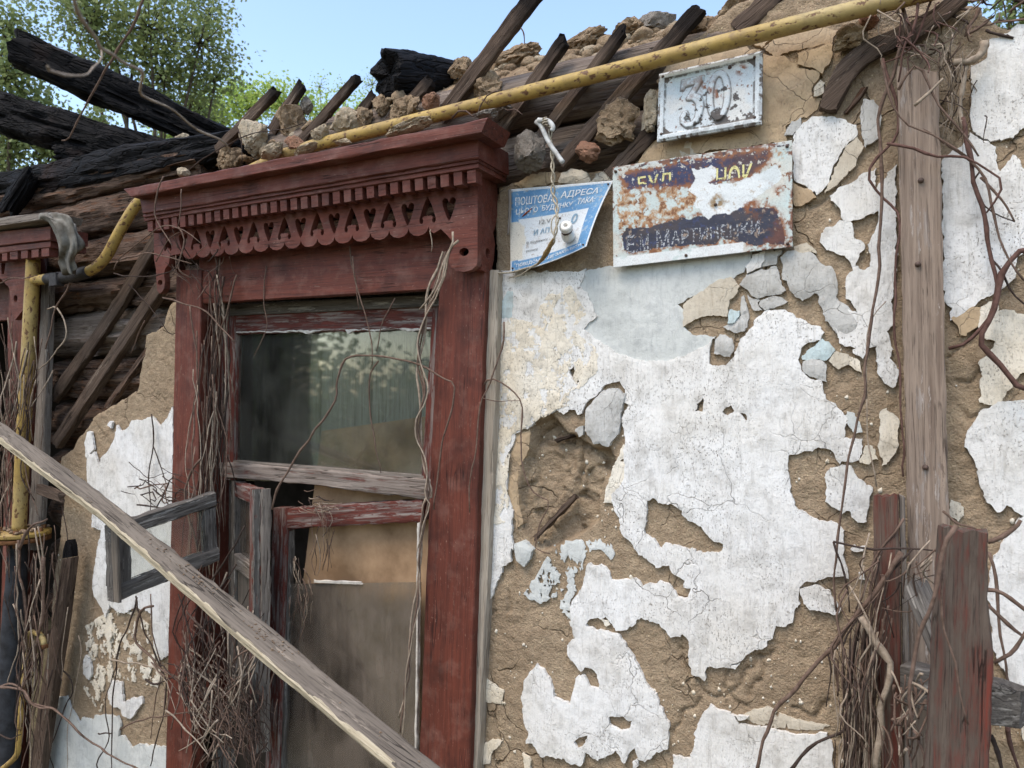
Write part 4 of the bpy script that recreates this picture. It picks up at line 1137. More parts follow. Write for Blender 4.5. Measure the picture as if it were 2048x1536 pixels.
# let the scallops end at the pendants
out = [(min(max(a, 0.0), 1.0), b) for a, b in out]
out = out[:2] + pend_r + [q for q in out[2 + len(pend_r):-len(pend_l)] if 0.066 < q[0] < 0.905] + pend_l
hol += [circ(0.968, 1.42, 0.0115, 0.085), circ(0.0245, 1.62, 0.010, 0.085)]
hol += [[(s_of(336) + a * pitch, b) for a, b in ((0, 0.2), (0.06, 0.36), (0.12, 0.52), (0.15, 0.66), (0.11, 0.72), (0.07, 0.66), (0.0, 0.60), (-0.07, 0.66), (-0.11, 0.72), (-0.15, 0.66), (-0.12, 0.52), (-0.06, 0.36))]]
lace = poly_prism('lace_board', out, hol, lm, (0, 0.02, 0), M['red'], WN)
# side return of the carved box on the right, with its own pendant
xr = lm(1.0, 0.5).x
zt, zb_ = lm(1, -0.4).z, lm(1, 1.80).z
zz = lambda v: zt + (zb_ - zt) * v
ret = [(-0.079, zz(0)), (0.0, zz(0)), (0.0, zz(0.42)), (-0.012, zz(0.55)), (-0.022, zz(0.60)), (-0.012, zz(0.70)), (-0.018, zz(0.86)), (-0.03, zz(0.96)), (-0.05, zz(1.0)), (-0.079, zz(0.99))]
poly_prism('return_board', [(a, b) for a, b in ret], [[(-0.048 + 0.011 * math.cos(t), zz(0.815) + 0.013 * math.sin(t)) for t in np.linspace(0, 2 * math.pi, 14)[:-1]]],
           lambda u, v: Vector((xr - 0.001, u, v)), (-0.02, 0, 0), M['red'], WN)
# a left return, only its edge shows
poly_prism('return_board', [(-0.079, zz(0)), (0.0, zz(0)), (0.0, zz(0.6)), (-0.079, zz(0.6))], [], lambda u, v: Vector((lm(0, 0.5).x + 0.001, u, v)), (0.02, 0, 0), M['red'], WN)

rect('head_board', (398, 500), (915, 452), (892, 577), (398, 607), -0.045, 0.03, M['red'], WN, n=30)
board('jamb', [(352, 540), (345, 900), (326, 1750)], [(402, 540), (397, 900), (379, 1750)], -0.052, 0.045, M['red'], WN, n=50, rough=0.002)
board('jamb', [(881, 520), (862, 900), (829, 1750)], [(972, 520), (958, 900), (932, 1750)], -0.056, 0.035, M['red'], WN, n=50, rough=0.002)
board('side_strip', [(955, 540), (940, 900), (915, 1750)], [(996, 540), (987, 900), (945, 1750)], -0.034, 0.035, M['strip'], WN, n=50, rough=0.003, edge=0.002)
# reveals between the casing and the sashes
xa = P(397, 900, -0.052).x
for name, x0, x1 in (('reveal', xa - 0.05, xa - 0.004), ('reveal', P(868, 900, -0.02).x + 0.004, P(868, 900, -0.02).x + 0.05)):
    board(name, [(x1 if x1 < -1.4 else x0, -0.006, 1.86), (x1 if x1 < -1.4 else x0, -0.006, 0.45)], [(x1 if x1 < -1.4 else x0, 0.10, 1.86), (x1 if x1 < -1.4 else x0, 0.10, 0.45)], 0, 0.04, M['red'], WN, three_d=True, n=24,
          back=(-1, 0, 0) if x1 < -1.4 else (1, 0, 0))
YS = 0.05
rect('frame_head', (440, 608), (880, 588), (880, 612), (440, 632), 0.03, 0.06, M['sash_grey'], WN, n=24)
rect('sash_rail', (444, 632), (876, 609), (876, 658), (446, 668), YS - 0.01, 0.035, M['red_worn'], WN, n=30, edge=0.003)
board('sash_stile', [(444, 628), (437, 960)], [(471, 628), (465, 960)], YS - 0.012, 0.035, M['red_worn'], WN, n=30)
board('sash_stile', [(866, 600), (838, 1000)], [(890, 600), (866, 1000)], YS - 0.012, 0.035, M['red_worn'], WN, n=30)
board('sash_rail', [(437, 924), (640, 940), (868, 960)], [(440, 954), (640, 972), (868, 1000)], YS - 0.022, 0.045, M['rail_grey'], WN, n=40, rough=0.004, edge=0.004)
board('glazing_bead', [(466, 921), (866, 952)], [(466, 926), (866, 959)], YS - 0.012, 0.02, M['grey'], WN, n=20)

def pane(name, tl, tr, br, bl, Y, mat, parent):
    a, b, c, d = (pix3(p, Y) for p in (tl, tr, br, bl))
    V = [a, b, c, d] + [p + Vector((0, 0.003, 0)) for p in (a, b, c, d)]
    F = [(0, 3, 2, 1), (4, 5, 6, 7), (0, 1, 5, 4), (1, 2, 6, 5), (2, 3, 7, 6), (3, 0, 4, 7)]
    return mesh_obj(name, V, F, M[mat], parent, smooth=False)
pane('pane', (462, 655), (872, 645), (872, 975), (460, 935), YS + 0.006, 'glass', WN)
# flaking putty along the upper edge of the glass
slabs = [cF((300, 372), (420, 366), (560, 366), (700, 362), (740, 378), (860, 350), (990, 348), (1010, 372), (1080, 350), (1200, 356), (1280, 340), (1400, 356), (1540, 350), (1540, 338), (300, 362))]
slab('putty_line', [[(P(a, b, YS - 0.012).x, P(a, b, YS - 0.012).z) for a, b in slabs[0]]], YS - 0.014, 0.01, M['putty'], WN, step=0.008, jag=0.003, xz=True)

# right lower sash
board('sash_rail', [(547, 1018), (845, 999)], [(553, 1059), (845, 1043)], YS - 0.015, 0.035, M['red_worn'], WN, n=30, rough=0.003, edge=0.003)
board('sash_stile', [(546, 1016), (529, 1536), (523, 1750)], [(574, 1016), (556, 1536), (549, 1750)], YS - 0.018, 0.04, M['red_worn'], WN, n=40, rough=0.003, edge=0.002)
board('sash_stile', [(574, 1062), (557, 1536), (550, 1750)], [(582, 1062), (566, 1536), (559, 1750)], YS - 0.006, 0.02, M['sash_grey'], WN, n=40, edge=0.003)
board('putty_strip', [(834, 1046), (829, 1490), (826, 1750)], [(838, 1046), (833, 1490), (830, 1750)], YS - 0.020, 0.012, M['putty'], WN, n=60, edge=0.003)
pane('pane', (574, 1168), (842, 1164), (835, 1750), (550, 1750), YS + 0.004, 'glass2', WN)
board('broken_pane_edge', [(624, 1160), (724, 1164)], [(624, 1166), (725, 1170)], YS - 0.004, 0.006, M['putty'], WN, n=14, edge=0.002, jag=(0.01, 0.01))

# left casement, standing ajar outwards
CS = bpy.data.objects.new('casement', None); link(CS, WN, Matrix.Translation(P(462, 962, 0.03)))
h0 = P(463, 962, 0.035); h1 = P(507, 989, -0.085)
dv = (h1 - h0); dv.z = 0; dl = dv.length; dv.normalize()
nv = Vector((dv.y, -dv.x, 0));  nv = nv if nv.dot(C_POS - h0) > 0 else -nv
zt1, zt0, zbot = h1.z, h0.z, 0.46
def cs(name, u0, u1, z0, z1, mat, off=0.0, t=0.036, **k):
    f = lambda u, z: h0 + dv * u + Vector((0, 0, z - h0.z)) + nv * off
    if (z1 - z0) > (u1 - u0):
        return board(name, [f(u0, z1), f(u0, z0)], [f(u1, z1), f(u1, z0)], 0, t, M[mat], CS, three_d=True, back=-nv, **k)
    return board(name, [f(u0, z1), f(u1, z1)], [f(u0, z0), f(u1, z0)], 0, t, M[mat], CS, three_d=True, back=-nv, **k)
cs('stile', dl - 0.042, dl, zbot, zt0, 'red_worn', n=40)
cs('stile', 0.0, 0.04, zbot, zt0, 'sash_grey', n=40)
cs('rail', 0.041, dl - 0.043, zt0 - 0.045, zt0 - 0.002, 'red_worn', n=12)
cs('rail', 0.041, dl - 0.043, 0.955, 1.0, 'grey', n=12)
cs('panel', 0.041, dl - 0.043, zbot, 0.953, 'plank', off=-0.012, t=0.012, n=30)
pv = [h0 + dv * 0.041 + nv * -0.018, h0 + dv * (dl - 0.043) + nv * -0.018]
pa = [Vector((pv[0].x, pv[0].y, zt0 - 0.046)), Vector((pv[1].x, pv[1].y, zt0 - 0.046)), Vector((pv[1].x, pv[1].y, 1.001)), Vector((pv[0].x, pv[0].y, 1.001))]
mesh_obj('pane', pa + [p - nv * 0.003 for p in pa], [(0, 3, 2, 1), (4, 5, 6, 7), (0, 1, 5, 4), (1, 2, 6, 5), (2, 3, 7, 6), (3, 0, 4, 7)], M['glass2'], CS, smooth=False)
# weathered end grain side of the free stile, in two steps
e0 = h0 + dv * (dl + 0.002)
for a, b, o_, mat in ((0.000, 0.020, 0.0, 'sash_grey'), (0.021, 0.050, 0.004, 'grey')):
    q0 = e0 - nv * a + dv * o_; q1 = e0 - nv * b + dv * o_
    board('stile_edge', [q0 + Vector((0, 0, zt0 - h0.z)), q0 + Vector((0, 0, zbot - h0.z))], [q1 + Vector((0, 0, zt0 - h0.z)), q1 + Vector((0, 0, zbot - h0.z))], 0, 0.012, M[mat], CS, three_d=True, back=-dv, n=50, edge=0.003, rough=0.003)
# frame post behind it
board('frame_post', [(438, 956), (424, 1536), (420, 1750)], [(474, 956), (456, 1536), (452, 1750)], 0.07, 0.04, M['sash_grey'], WN, n=30)

# small vent sash, swung straight out from the wall
VS = bpy.data.objects.new('vent_sash', None); link(VS, WN, Matrix.Translation(P(435, 1050, -0.1)))
tlv, trv, brv, blv = P(221, 1052, -0.41), P(430, 986, -0.10), P(440, 1122, -0.10), P(227, 1206, -0.41)
fv = lambda s, v: (tlv * (1 - s) + trv * s) * (1 - v) + (blv * (1 - s) + brv * s) * v
kw = dict(three_d=True, back=(-1, 0.1, 0), n=24, rough=0.003, edge=0.002)
board('rail', [fv(0, 0), fv(1, 0)], [fv(0, 0.2), fv(1, 0.2)], 0, 0.03, M['sash_grey'], VS, **kw)
board('rail', [fv(0, 0.8), fv(1, 0.8)], [fv(0, 1), fv(1, 1)], 0, 0.03, M['sash_grey'], VS, **kw)
board('stile', [fv(0, 0.205), fv(0, 0.795)], [fv(0.17, 0.205), fv(0.17, 0.795)], 0, 0.03, M['sash_grey'], VS, **kw)
board('stile', [fv(0.88, 0.205), fv(0.88, 0.795)], [fv(1, 0.205), fv(1, 0.795)], 0, 0.03, M['sash_grey'], VS, **kw)
board('stile_edge', [fv(-0.002, 0.02), fv(-0.002, 0.98)], [fv(-0.002, 0.02) + Vector((0.028, -0.004, 0)), fv(-0.002, 0.98) + Vector((0.028, -0.004, 0))], 0, 0.01, M['plank'], VS, three_d=True, n=20, back=(0, 1, 0))
pq = [fv(0.165, 0.195) + Vector((-0.016, 0, 0)), fv(0.885, 0.195) + Vector((-0.016, 0, 0)), fv(0.885, 0.805) + Vector((-0.016, 0, 0)), fv(0.165, 0.805) + Vector((-0.016, 0, 0))]
mesh_obj('pane', pq + [p - Vector((0.003, 0, 0)) for p in pq], [(0, 3, 2, 1), (4, 5, 6, 7), (0, 1, 5, 4), (1, 2, 6, 5), (2, 3, 7, 6), (3, 0, 4, 7)], M['glass_clear'], VS, smooth=False)

# what stands behind the panes
o = board('cardboard_sheet', [(642, 862), (600, 1200), (566, 1750)], [(900, 826), (890, 1200), (880, 1750)], 0.085, 0.006, M['cardboard'], None, n=24, rough=0.002)
tag(o, 'brown cardboard sheet leaning inside behind the window panes', 'cardboard')
for i, (a, b) in enumerate(((455, 494), (496, 548), (551, 640), (644, 742), (746, 900))):
    Yb = 0.105 + (0.005 if i % 2 else 0)
    o = board('inner_board', [(a, 560), (a - 4, 962)], [(b, 560), (b - 4, 962)], Yb, 0.02, M['curtain_warm' if i < 2 else 'curtain'], None, n=12)
    tag(o, ('grey green upright board behind the upper pane, %s' % ['narrow one at its left edge', 'second from its left edge', 'third from its left edge', 'fourth from its left edge', 'rightmost one above the cardboard'][i]), 'board', 'boards behind the upper pane')

# ------------------------------------------------------------------ second window at the left edge
W2 = thing('carved_window', 'dark red carved window cut off by the left edge, behind the yellow riser', 'window', (P(20, 900).x, 0.0, 0.45))
tag(W2, kind='thing')
rect('crown_board', (-220, 462), (97, 423), (91, 438), (-220, 486), -0.19, 0.12, M['grey'], W2, n=24, jag=(0, 0.004))
rect('fascia', (-220, 487), (101, 452), (101, 480), (-220, 516), -0.155, 0.13, M['red'], W2, n=24)
rl = rect('dentil_rail', (-220, 518), (101, 482), (101, 494), (-220, 533), -0.148, 0.125, M['red'], W2, n=24)
for a, b, y in ((-14, -3, 505), (4, 14, 503), (20, 35, 500), (42, 55, 498), (63, 77, 496), (83, 98, 494)):
    mp = [P(a, y, -0.145), P(b, y - 1, -0.145), P(b, y + 18, -0.145), P(a, y + 19, -0.145)]
    V = []
    for p in mp: V += [p, p + Vector((0, 0.03, 0))]
    mesh_obj('dentil', V, [(0, 6, 4, 2), (1, 3, 5, 7), (0, 2, 3, 1), (2, 4, 5, 3), (4, 6, 7, 5), (6, 0, 1, 7)], M['red'], rl, Matrix.Translation(mp[0]), smooth=False)
pxm = lambda u, v: P(u, v, -0.10)
poly_prism('lace_board', [(-120, 500), (70, 500), (62, 560), (48, 580), (46, 620), (30, 640), (22, 610), (18, 575), (0, 556), (-20, 575), (-120, 560)], [[(2, 520), (8, 512), (12, 520), (8, 548), (3, 548)], circ(31, 597, 4, 7)], pxm, (0, 0.02, 0), M['red'], W2)
board('jamb', [(18, 500), (8, 1000), (-14, 1700)], [(64, 500), (46, 1000), (22, 1700)], -0.05, 0.045, M['red'], W2, n=40)
board('side_strip', [(64, 500), (48, 1000), (24, 1700)], [(80, 500), (62, 1000), (36, 1700)], -0.005, 0.03, M['red_worn'], W2, n=30)
rect('head_board', (-220, 560), (30, 545), (30, 640), (-220, 650), -0.03, 0.03, M['red'], W2, n=12)
board('sash_stile', [(-40, 640), (-60, 1700)], [(-18, 640), (-38, 1700)], 0.04, 0.03, M['red_worn'], W2, n=12)
# ------------------------------------------------------------------ gas pipe
GP = thing('gas_pipe', 'yellow gas pipe: riser at the left, bend and long run above the signs', 'pipe', P(30, 1500, -0.1))
run = [P(x, y, -0.07) for x, y in ((1900, -27), (1600, 47), (1240, 138), (940, 214), (640, 288), (560, 312))]
tube('pipe_run', run, 0.0172, M['pipe'], GP, n=40, sides=16, smooth=False)
tube('pipe_bend', [P(x, y, Y) for x, y, Y in ((561, 312, -0.07), (500, 342, -0.06), (430, 376, -0.05), (350, 392, -0.05), (300, 392, -0.06), (274, 408, -0.07), (240, 462, -0.085), (216, 508, -0.09), (196, 532, -0.095), (172, 545, -0.1), (150, 551, -0.1))], 0.0175, M['pipe'], GP, n=40, sides=16)
tube('joint_wrap', [P(x, y, -0.1) for x, y in ((178, 543), (150, 551), (120, 556), (95, 558))], (0.0205, 0.023, 0.021, 0.0205), M['tar'], GP, n=24, sides=14, lumpy=0.06)
tube('branch_stub', [P(x, y, -0.1) for x, y in ((97, 557), (66, 562))], 0.0185, M['pipe'], GP, n=8, sides=14)
rect('bracket', (97, 546), (112, 545), (112, 570), (97, 572), -0.125, 0.03, M['tar'], GP, n=8)
tube('riser', [P(x, y, -0.1) for x, y in ((67, 520), (56, 720), (45, 900), (38, 1062))], 0.0235, M['pipe'], GP, n=40, sides=18, smooth=False)
tube('cap', [P(x, y, -0.1) for x, y in ((67, 524), (67.5, 512))], (0.0215, 0.021, 0.012), M['pipe'], GP, n=8, sides=18, smooth=False)
fz = P(40, 1066, -0.1)
for i, dz in enumerate((0.0, -0.019)):
    tube('flange', [fz + Vector((0, 0, dz + 0.007)), fz + Vector((0, 0, dz - 0.007))], 0.098, M['rust'] if i else M['pipe'], GP, n=4, sides=28, smooth=False)
for k in range(6):
    a = k * math.pi / 3 + 0.4
    c = fz + Vector((0.078 * math.cos(a), 0.078 * math.sin(a), 0))
    tube('bolt', [c + Vector((0, 0, 0.02)), c + Vector((0, 0, -0.04))], 0.009, M['rust'], GP, n=3, sides=6, smooth=False)
tube('wrapped_riser', [P(x, y, -0.1) for x, y in ((38, 1080), (34, 1140), (26, 1300), (14, 1536), (6, 1700))], (0.028, 0.040, 0.044, 0.042, 0.040), M['slate'], GP, n=40, sides=16, lumpy=0.03)
tube('thin_pipe', [P(x, y, -0.15) for x, y in cR6((252, 835), (248, 800), (225, 770), (190, 758), (165, 775), (160, 830), (140, 1000), (118, 1250), (105, 1420), (90, 1470), (40, 1520), (-40, 1580))], 0.0095, M['pipe'], GP, n=60, sides=10)
tube('open_end', [P(x, y, -0.15) for x, y in cR6((253, 828), (256, 852))], 0.0115, M['rust'], GP, n=4, sides=10, smooth=False)
dirt = []
for k in range(40):
    a, r = random.Random(k).uniform(0, 6.28), random.Random(k + 99).uniform(0.03, 0.095)
    dirt.append(lump_geo(fz + Vector((r * math.cos(a), r * math.sin(a), 0.013)), 0.009, 0.009, 0.006, 900 + k, False, 4))
tag(joined('flange_litter', dirt, M['clay_dark']), kind='stuff', label='dark crumbs of litter heaped on the pipe flange', cat='litter')

# ------------------------------------------------------------------ plates and their lettering
def text_geo(body, bold=0.012):
    cu = bpy.data.curves.new('t', 'FONT'); cu.body = body; cu.resolution_u = 3; cu.offset = bold
    o = bpy.data.objects.new('t', cu); COL.objects.link(o)
    bpy.context.view_layer.update()
    me = o.evaluated_get(bpy.context.evaluated_depsgraph_get()).to_mesh()
    bm = bmesh.new(); bm.from_mesh(me); bmesh.ops.triangulate(bm, faces=bm.faces)
    for _ in range(2): bmesh.ops.subdivide_edges(bm, edges=[e for e in bm.edges if e.calc_length() > 0.12], cuts=1); bmesh.ops.triangulate(bm, faces=bm.faces)
    # a few cuts so that the letters can follow a bent sheet
    V = np.array([v.co[:2] for v in bm.verts]); F = [tuple(v.index for v in f.verts) for f in bm.faces]
    bm.free(); bpy.data.objects.remove(o); bpy.data.curves.remove(cu)
    V = V - V.min(0); V = V / np.maximum(V.max(0), 1e-6)
    return V, F

def lettering(name, body, to3, u0, v0, u1, v1, mat, parent, lift=0.0012, skew=0.0, drop=None):
    """flat print: body fills the box u0..u1, v0 (top)..v1 (bottom) of a plate; to3(u, v) gives the point and its outward normal"""
    V, F = text_geo(body)
    P3 = []
    for a, b in V:
        u = u0 + (u1 - u0) * a; v = v1 + (v0 - v1) * b + skew * a
        p, n = to3(u, v)
        P3.append(p + n * lift)
    f = F[0]
    nr = (P3[f[1]] - P3[f[0]]).cross(P3[f[2]] - P3[f[0]])
    if nr.y > 0: F = [q[::-1] for q in F]
    if drop is not None:
        F = [q for q in F if not drop(V[list(q)].mean(0))]
    return mesh_obj(name, P3, F, M[mat], parent, smooth=False)

def plate(name, to3, nx, ny, t, colf, dispf, parent, curved=False):
    """sheet metal plate on a fine grid with painted colours; to3(u, v) -> point, outward normal"""
    V, C = [], []
    U, Vv = np.meshgrid(np.linspace(0, 1, nx), np.linspace(0, 1, ny))
    cols = colf(U, Vv).reshape(-1, 3); dsp = dispf(U, Vv).ravel() if dispf else np.zeros(nx * ny)
    for k, (u, v) in enumerate(zip(U.ravel(), Vv.ravel())):
        p, n = to3(u, v)
        V.append(p + n * dsp[k])
    F = [(j * nx + i, (j + 1) * nx + i, (j + 1) * nx + i + 1, j * nx + i + 1) for j in range(ny - 1) for i in range(nx - 1)]
    rim = [i for i in range(nx)] + [j * nx + nx - 1 for j in range(1, ny)] + [(ny - 1) * nx + i for i in range(nx - 2, -1, -1)] + [j * nx for j in range(ny - 2, 0, -1)]
    base = len(V); n = len(rim)
    for r in rim:
        u, v = U.ravel()[r], Vv.ravel()[r]
        p, nn = to3(u, v)
        V.append(p - nn * t)
    cols = np.concatenate([cols, cols[rim] * 0.6])
    for i in range(n):
        a, b = rim[i], rim[(i + 1) % n]
        F.append((b, a, base + i, base + (i + 1) % n)[::-1])
    if not curved:
        F.append(tuple(range(base, base + n)))
    else:                                     # a bent sheet gets a back face that follows its front
        b2 = len(V)
        for u, v in zip(U.ravel(), Vv.ravel()):
            p, nn = to3(u, v); V.append(p - nn * t)
        F += [(b2 + j * nx + i, b2 + j * nx + i + 1, b2 + (j + 1) * nx + i + 1, b2 + (j + 1) * nx + i) for j in range(ny - 1) for i in range(nx - 1)]
        cols = np.concatenate([cols, np.tile(L3(150, 146, 140), (nx * ny, 1))])
    return mesh_obj(name, V, F, M['enamel'], parent, smooth=True, cols=cols)

def L3(r, g, b): return np.array(lin(r, g, b)[:3])
def sm(x, a, b): return np.clip((x - a) / (b - a), 0, 1)
def mixc(c, k, col): return c * (1 - k[..., None]) + col * k[..., None]

def bil(c4):
    tl, tr, br, bl = c4
    return lambda u, v: (tl * (1 - u) + tr * u) * (1 - v) + (bl * (1 - u) + br * u) * v
def flatplate(px4, Y, Ys=None):
    c = [P(a, b, Y if Ys is None else Ys[i]) for i, (a, b) in enumerate(px4)]
    f = bil(c); n = (c[1] - c[0]).cross(c[3] - c[0]).normalized()
    if n.y > 0: n = -n
    return (lambda u, v: (f(u, v), n))

def screw(c, n, r, parent):
    tube('screw', [c - n * 0.004, c + n * 0.0015, c + n * 0.003], (r, r, r * 0.5), M['nail'], parent, n=5, sides=10, smooth=False)

# --- number plate 30
npx = ((1318, 148), (1525, 101), (1523, 248), (1314, 284))
NP = thing('number_plate', 'weathered white tin house number plate with raised 30', 'sign', P(1420, 195, -0.02))
n3 = flatplate(npx, -0.034)
def stroke(pts, w):
    """outline of a thick stroke through pts with widths w (plate units, x scaled by the plate's aspect)"""
    asp = 0.70
    pts = [np.array(p) for p in pts]; Lf, Rt = [], []
    for i, p in enumerate(pts):
        a = pts[max(i - 1, 0)]; b = pts[min(i + 1, len(pts) - 1)]
        d = (b - a) * np.array([1 / asp, 1]); d /= np.linalg.norm(d) + 1e-9
        nn = np.array([-d[1] * asp, d[0]]) * w[i] / 2
        Lf.append(tuple(p + nn)); Rt.append(tuple(p - nn))
    return Lf + Rt[::-1]
def ell(cx, cy, rx, ry, n=36): return [(cx + rx * math.cos(2 * math.pi * k / n), cy + ry * math.sin(2 * math.pi * k / n)) for k in range(n)]
three = [(0.235, 0.17), (0.455, 0.17), (0.455, 0.225), (0.375, 0.40), (0.425, 0.44), (0.455, 0.52), (0.46, 0.62), (0.445, 0.73), (0.41, 0.82), (0.35, 0.875), (0.285, 0.87), (0.235, 0.80), (0.23, 0.70),
         (0.255, 0.635), (0.295, 0.63), (0.315, 0.68), (0.305, 0.73), (0.275, 0.75), (0.295, 0.795), (0.335, 0.80), (0.37, 0.755), (0.385, 0.66), (0.38, 0.56), (0.35, 0.50), (0.29, 0.48), (0.285, 0.45), (0.365, 0.275), (0.275, 0.285), (0.255, 0.33), (0.225, 0.32)]
zero_o, zero_i = ell(0.60, 0.50, 0.115, 0.355), ell(0.60, 0.50, 0.052, 0.265)
def np_shape(U, V):
    d3 = seg_dist(U, V * 0.7, [(a, b * 0.7) for a, b in three]); i3 = inside(U, V, [three])
    d0 = np.minimum(seg_dist(U, V * 0.7, [(a, b * 0.7) for a, b in zero_o]), seg_dist(U, V * 0.7, [(a, b * 0.7) for a, b in zero_i])); i0 = inside(U, V, [zero_o, zero_i])
    return np.where(i3 | i0, 1, -1) * np.minimum(d3, d0)
def np_col(U, V):
    c = np.tile(L3(206, 212, 214), U.shape + (1,))
    f1 = fbm(U * 9, V * 7, 0, 401, 5, .6); f2 = fbm(U * 26, V * 18, 0, 402, 5, .65); f3 = fbm(U * 5, V * 4, 3, 403, 4)
    c = mixc(c, sm(f1, 0.0, 0.35) * 0.6, L3(186, 204, 210)); c = mixc(c, sm(f3, 0.05, 0.4) * 0.6, L3(222, 216, 206))
    s = np_shape(U, V)
    edge = np.exp(-((s + 0.004) / 0.006) ** 2)
    c = mixc(c, edge * sm(f2, -0.6, -0.1) * 0.9, L3(104, 92, 84))
    c = mixc(c, sm(f2, 0.36, 0.48), L3(124, 86, 64))
    top = sm(0.32 - np.hypot((U - 0.33) * 1.2, (V - 0.30)), 0.0, 0.2) * sm(f2 + 0.25, 0.0, 0.25)
    c = mixc(c, top * 0.45 * (s > 0), L3(140, 104, 82))
    rz = sm(0.16 - np.hypot((U - 0.49) * 1.6, (V - 0.28) * 0.8), 0, 0.1) + sm(0.13 - np.hypot((U - 0.60) * 2, V - 0.45), 0, 0.08) + sm(0.1 - np.hypot((U - 0.81) * 1.4, V - 0.2), 0, 0.06)
    c = mixc(c, np.clip(rz, 0, 1) * sm(f2 + 0.15, 0.0, 0.3), L3(138, 88, 58))
    blk = sm(f1 + 0.9 * (0.16 - np.hypot((U - 0.62) * 0.8, V - 0.93)), 0.05, 0.09)
    c = mixc(c, blk, L3(84, 78, 74))
    b = np.minimum(np.minimum(U * 1.4, (1 - U) * 1.4), np.minimum(V, 1 - V))
    c = mixc(c, ((b > 0.085) & (b < 0.115)) * sm(f2 + 0.3, 0, 0.3) * 0.85, L3(100, 94, 88))
    cor = ((np.minimum(U, 1 - U) * 1.4 + np.minimum(V, 1 - V)) < 0.29) & (b > 0.085)
    c = mixc(c, cor * sm(f2 + 0.45, 0.0, 0.2), L3(92, 84, 78))
    c = mixc(c, (b < 0.085) * 0.7, L3(216, 220, 220)); c = mixc(c, (b < 0.03) * sm(f2, 0, 0.2), L3(110, 100, 92))
    return c
def np_disp(U, V):
    s = np_shape(U, V)
    b = np.minimum(np.minimum(U * 1.4, (1 - U) * 1.4), np.minimum(V, 1 - V))
    return 0.0042 * sm(s, -0.004, 0.008) + 0.003 * sm(b, 0.01, 0.03) * sm(b, 0.10, 0.08) + 0.0006 * fbm(U * 14, V * 10, 0, 411, 4)
plate('plate', n3, 190, 136, 0.010, np_col, np_disp, NP)
for u, v in ((0.045, 0.06), (0.93, 0.075), (0.94, 0.90), (0.045, 0.90), (0.70, 0.13)):
    p, n = n3(u, v); screw(p + n * 0.002, n, 0.0042, NP)

# --- rusted enamel street sign
ES = thing('enamel_sign', 'rust eaten dark blue enamel sign smeared with white paint', 'sign', P(1400, 410, -0.02))
epx = cH((797, 244), (1838, 88), (1842, 706), (800, 826))
e3 = flatplate(epx, -0.024)
def poly_uv(*pts):                       # crop H pixels -> plate coordinates
    r = []
    for a, b in pts:
        u = (a - 798) / 1041; yt = 244 + (88 - 244) * u; yb = 826 + (706 - 826) * u
        r.append((u, (b - yt) / (yb - yt)))
    return r
band_t = poly_uv((850, 300), (950, 260), (1110, 245), (1130, 225), (1280, 200), (1420, 180), (1720, 135), (1725, 190), (1650, 270), (1620, 300), (1440, 335), (1290, 350), (960, 362), (890, 372))
band_top = poly_uv((900, 232), (1825, 92), (1825, 122), (1400, 178), (960, 242))
band_b = poly_uv((880, 600), (1040, 590), (1160, 550), (1400, 520), (1600, 470), (1740, 480), (1800, 600), (1800, 690), (1640, 690), (1450, 660), (1420, 690), (1200, 690), (920, 735), (870, 720), (855, 640))
smear = poly_uv((1285, 245), (1330, 255), (1400, 230), (1430, 262), (1420, 300), (1385, 330), (1500, 345), (1640, 290), (1760, 235), (1792, 300), (1720, 370), (1600, 460), (1500, 512), (1430, 515), (1380, 545), (1340, 500), (1290, 470), (1320, 420), (1270, 380), (1310, 310))
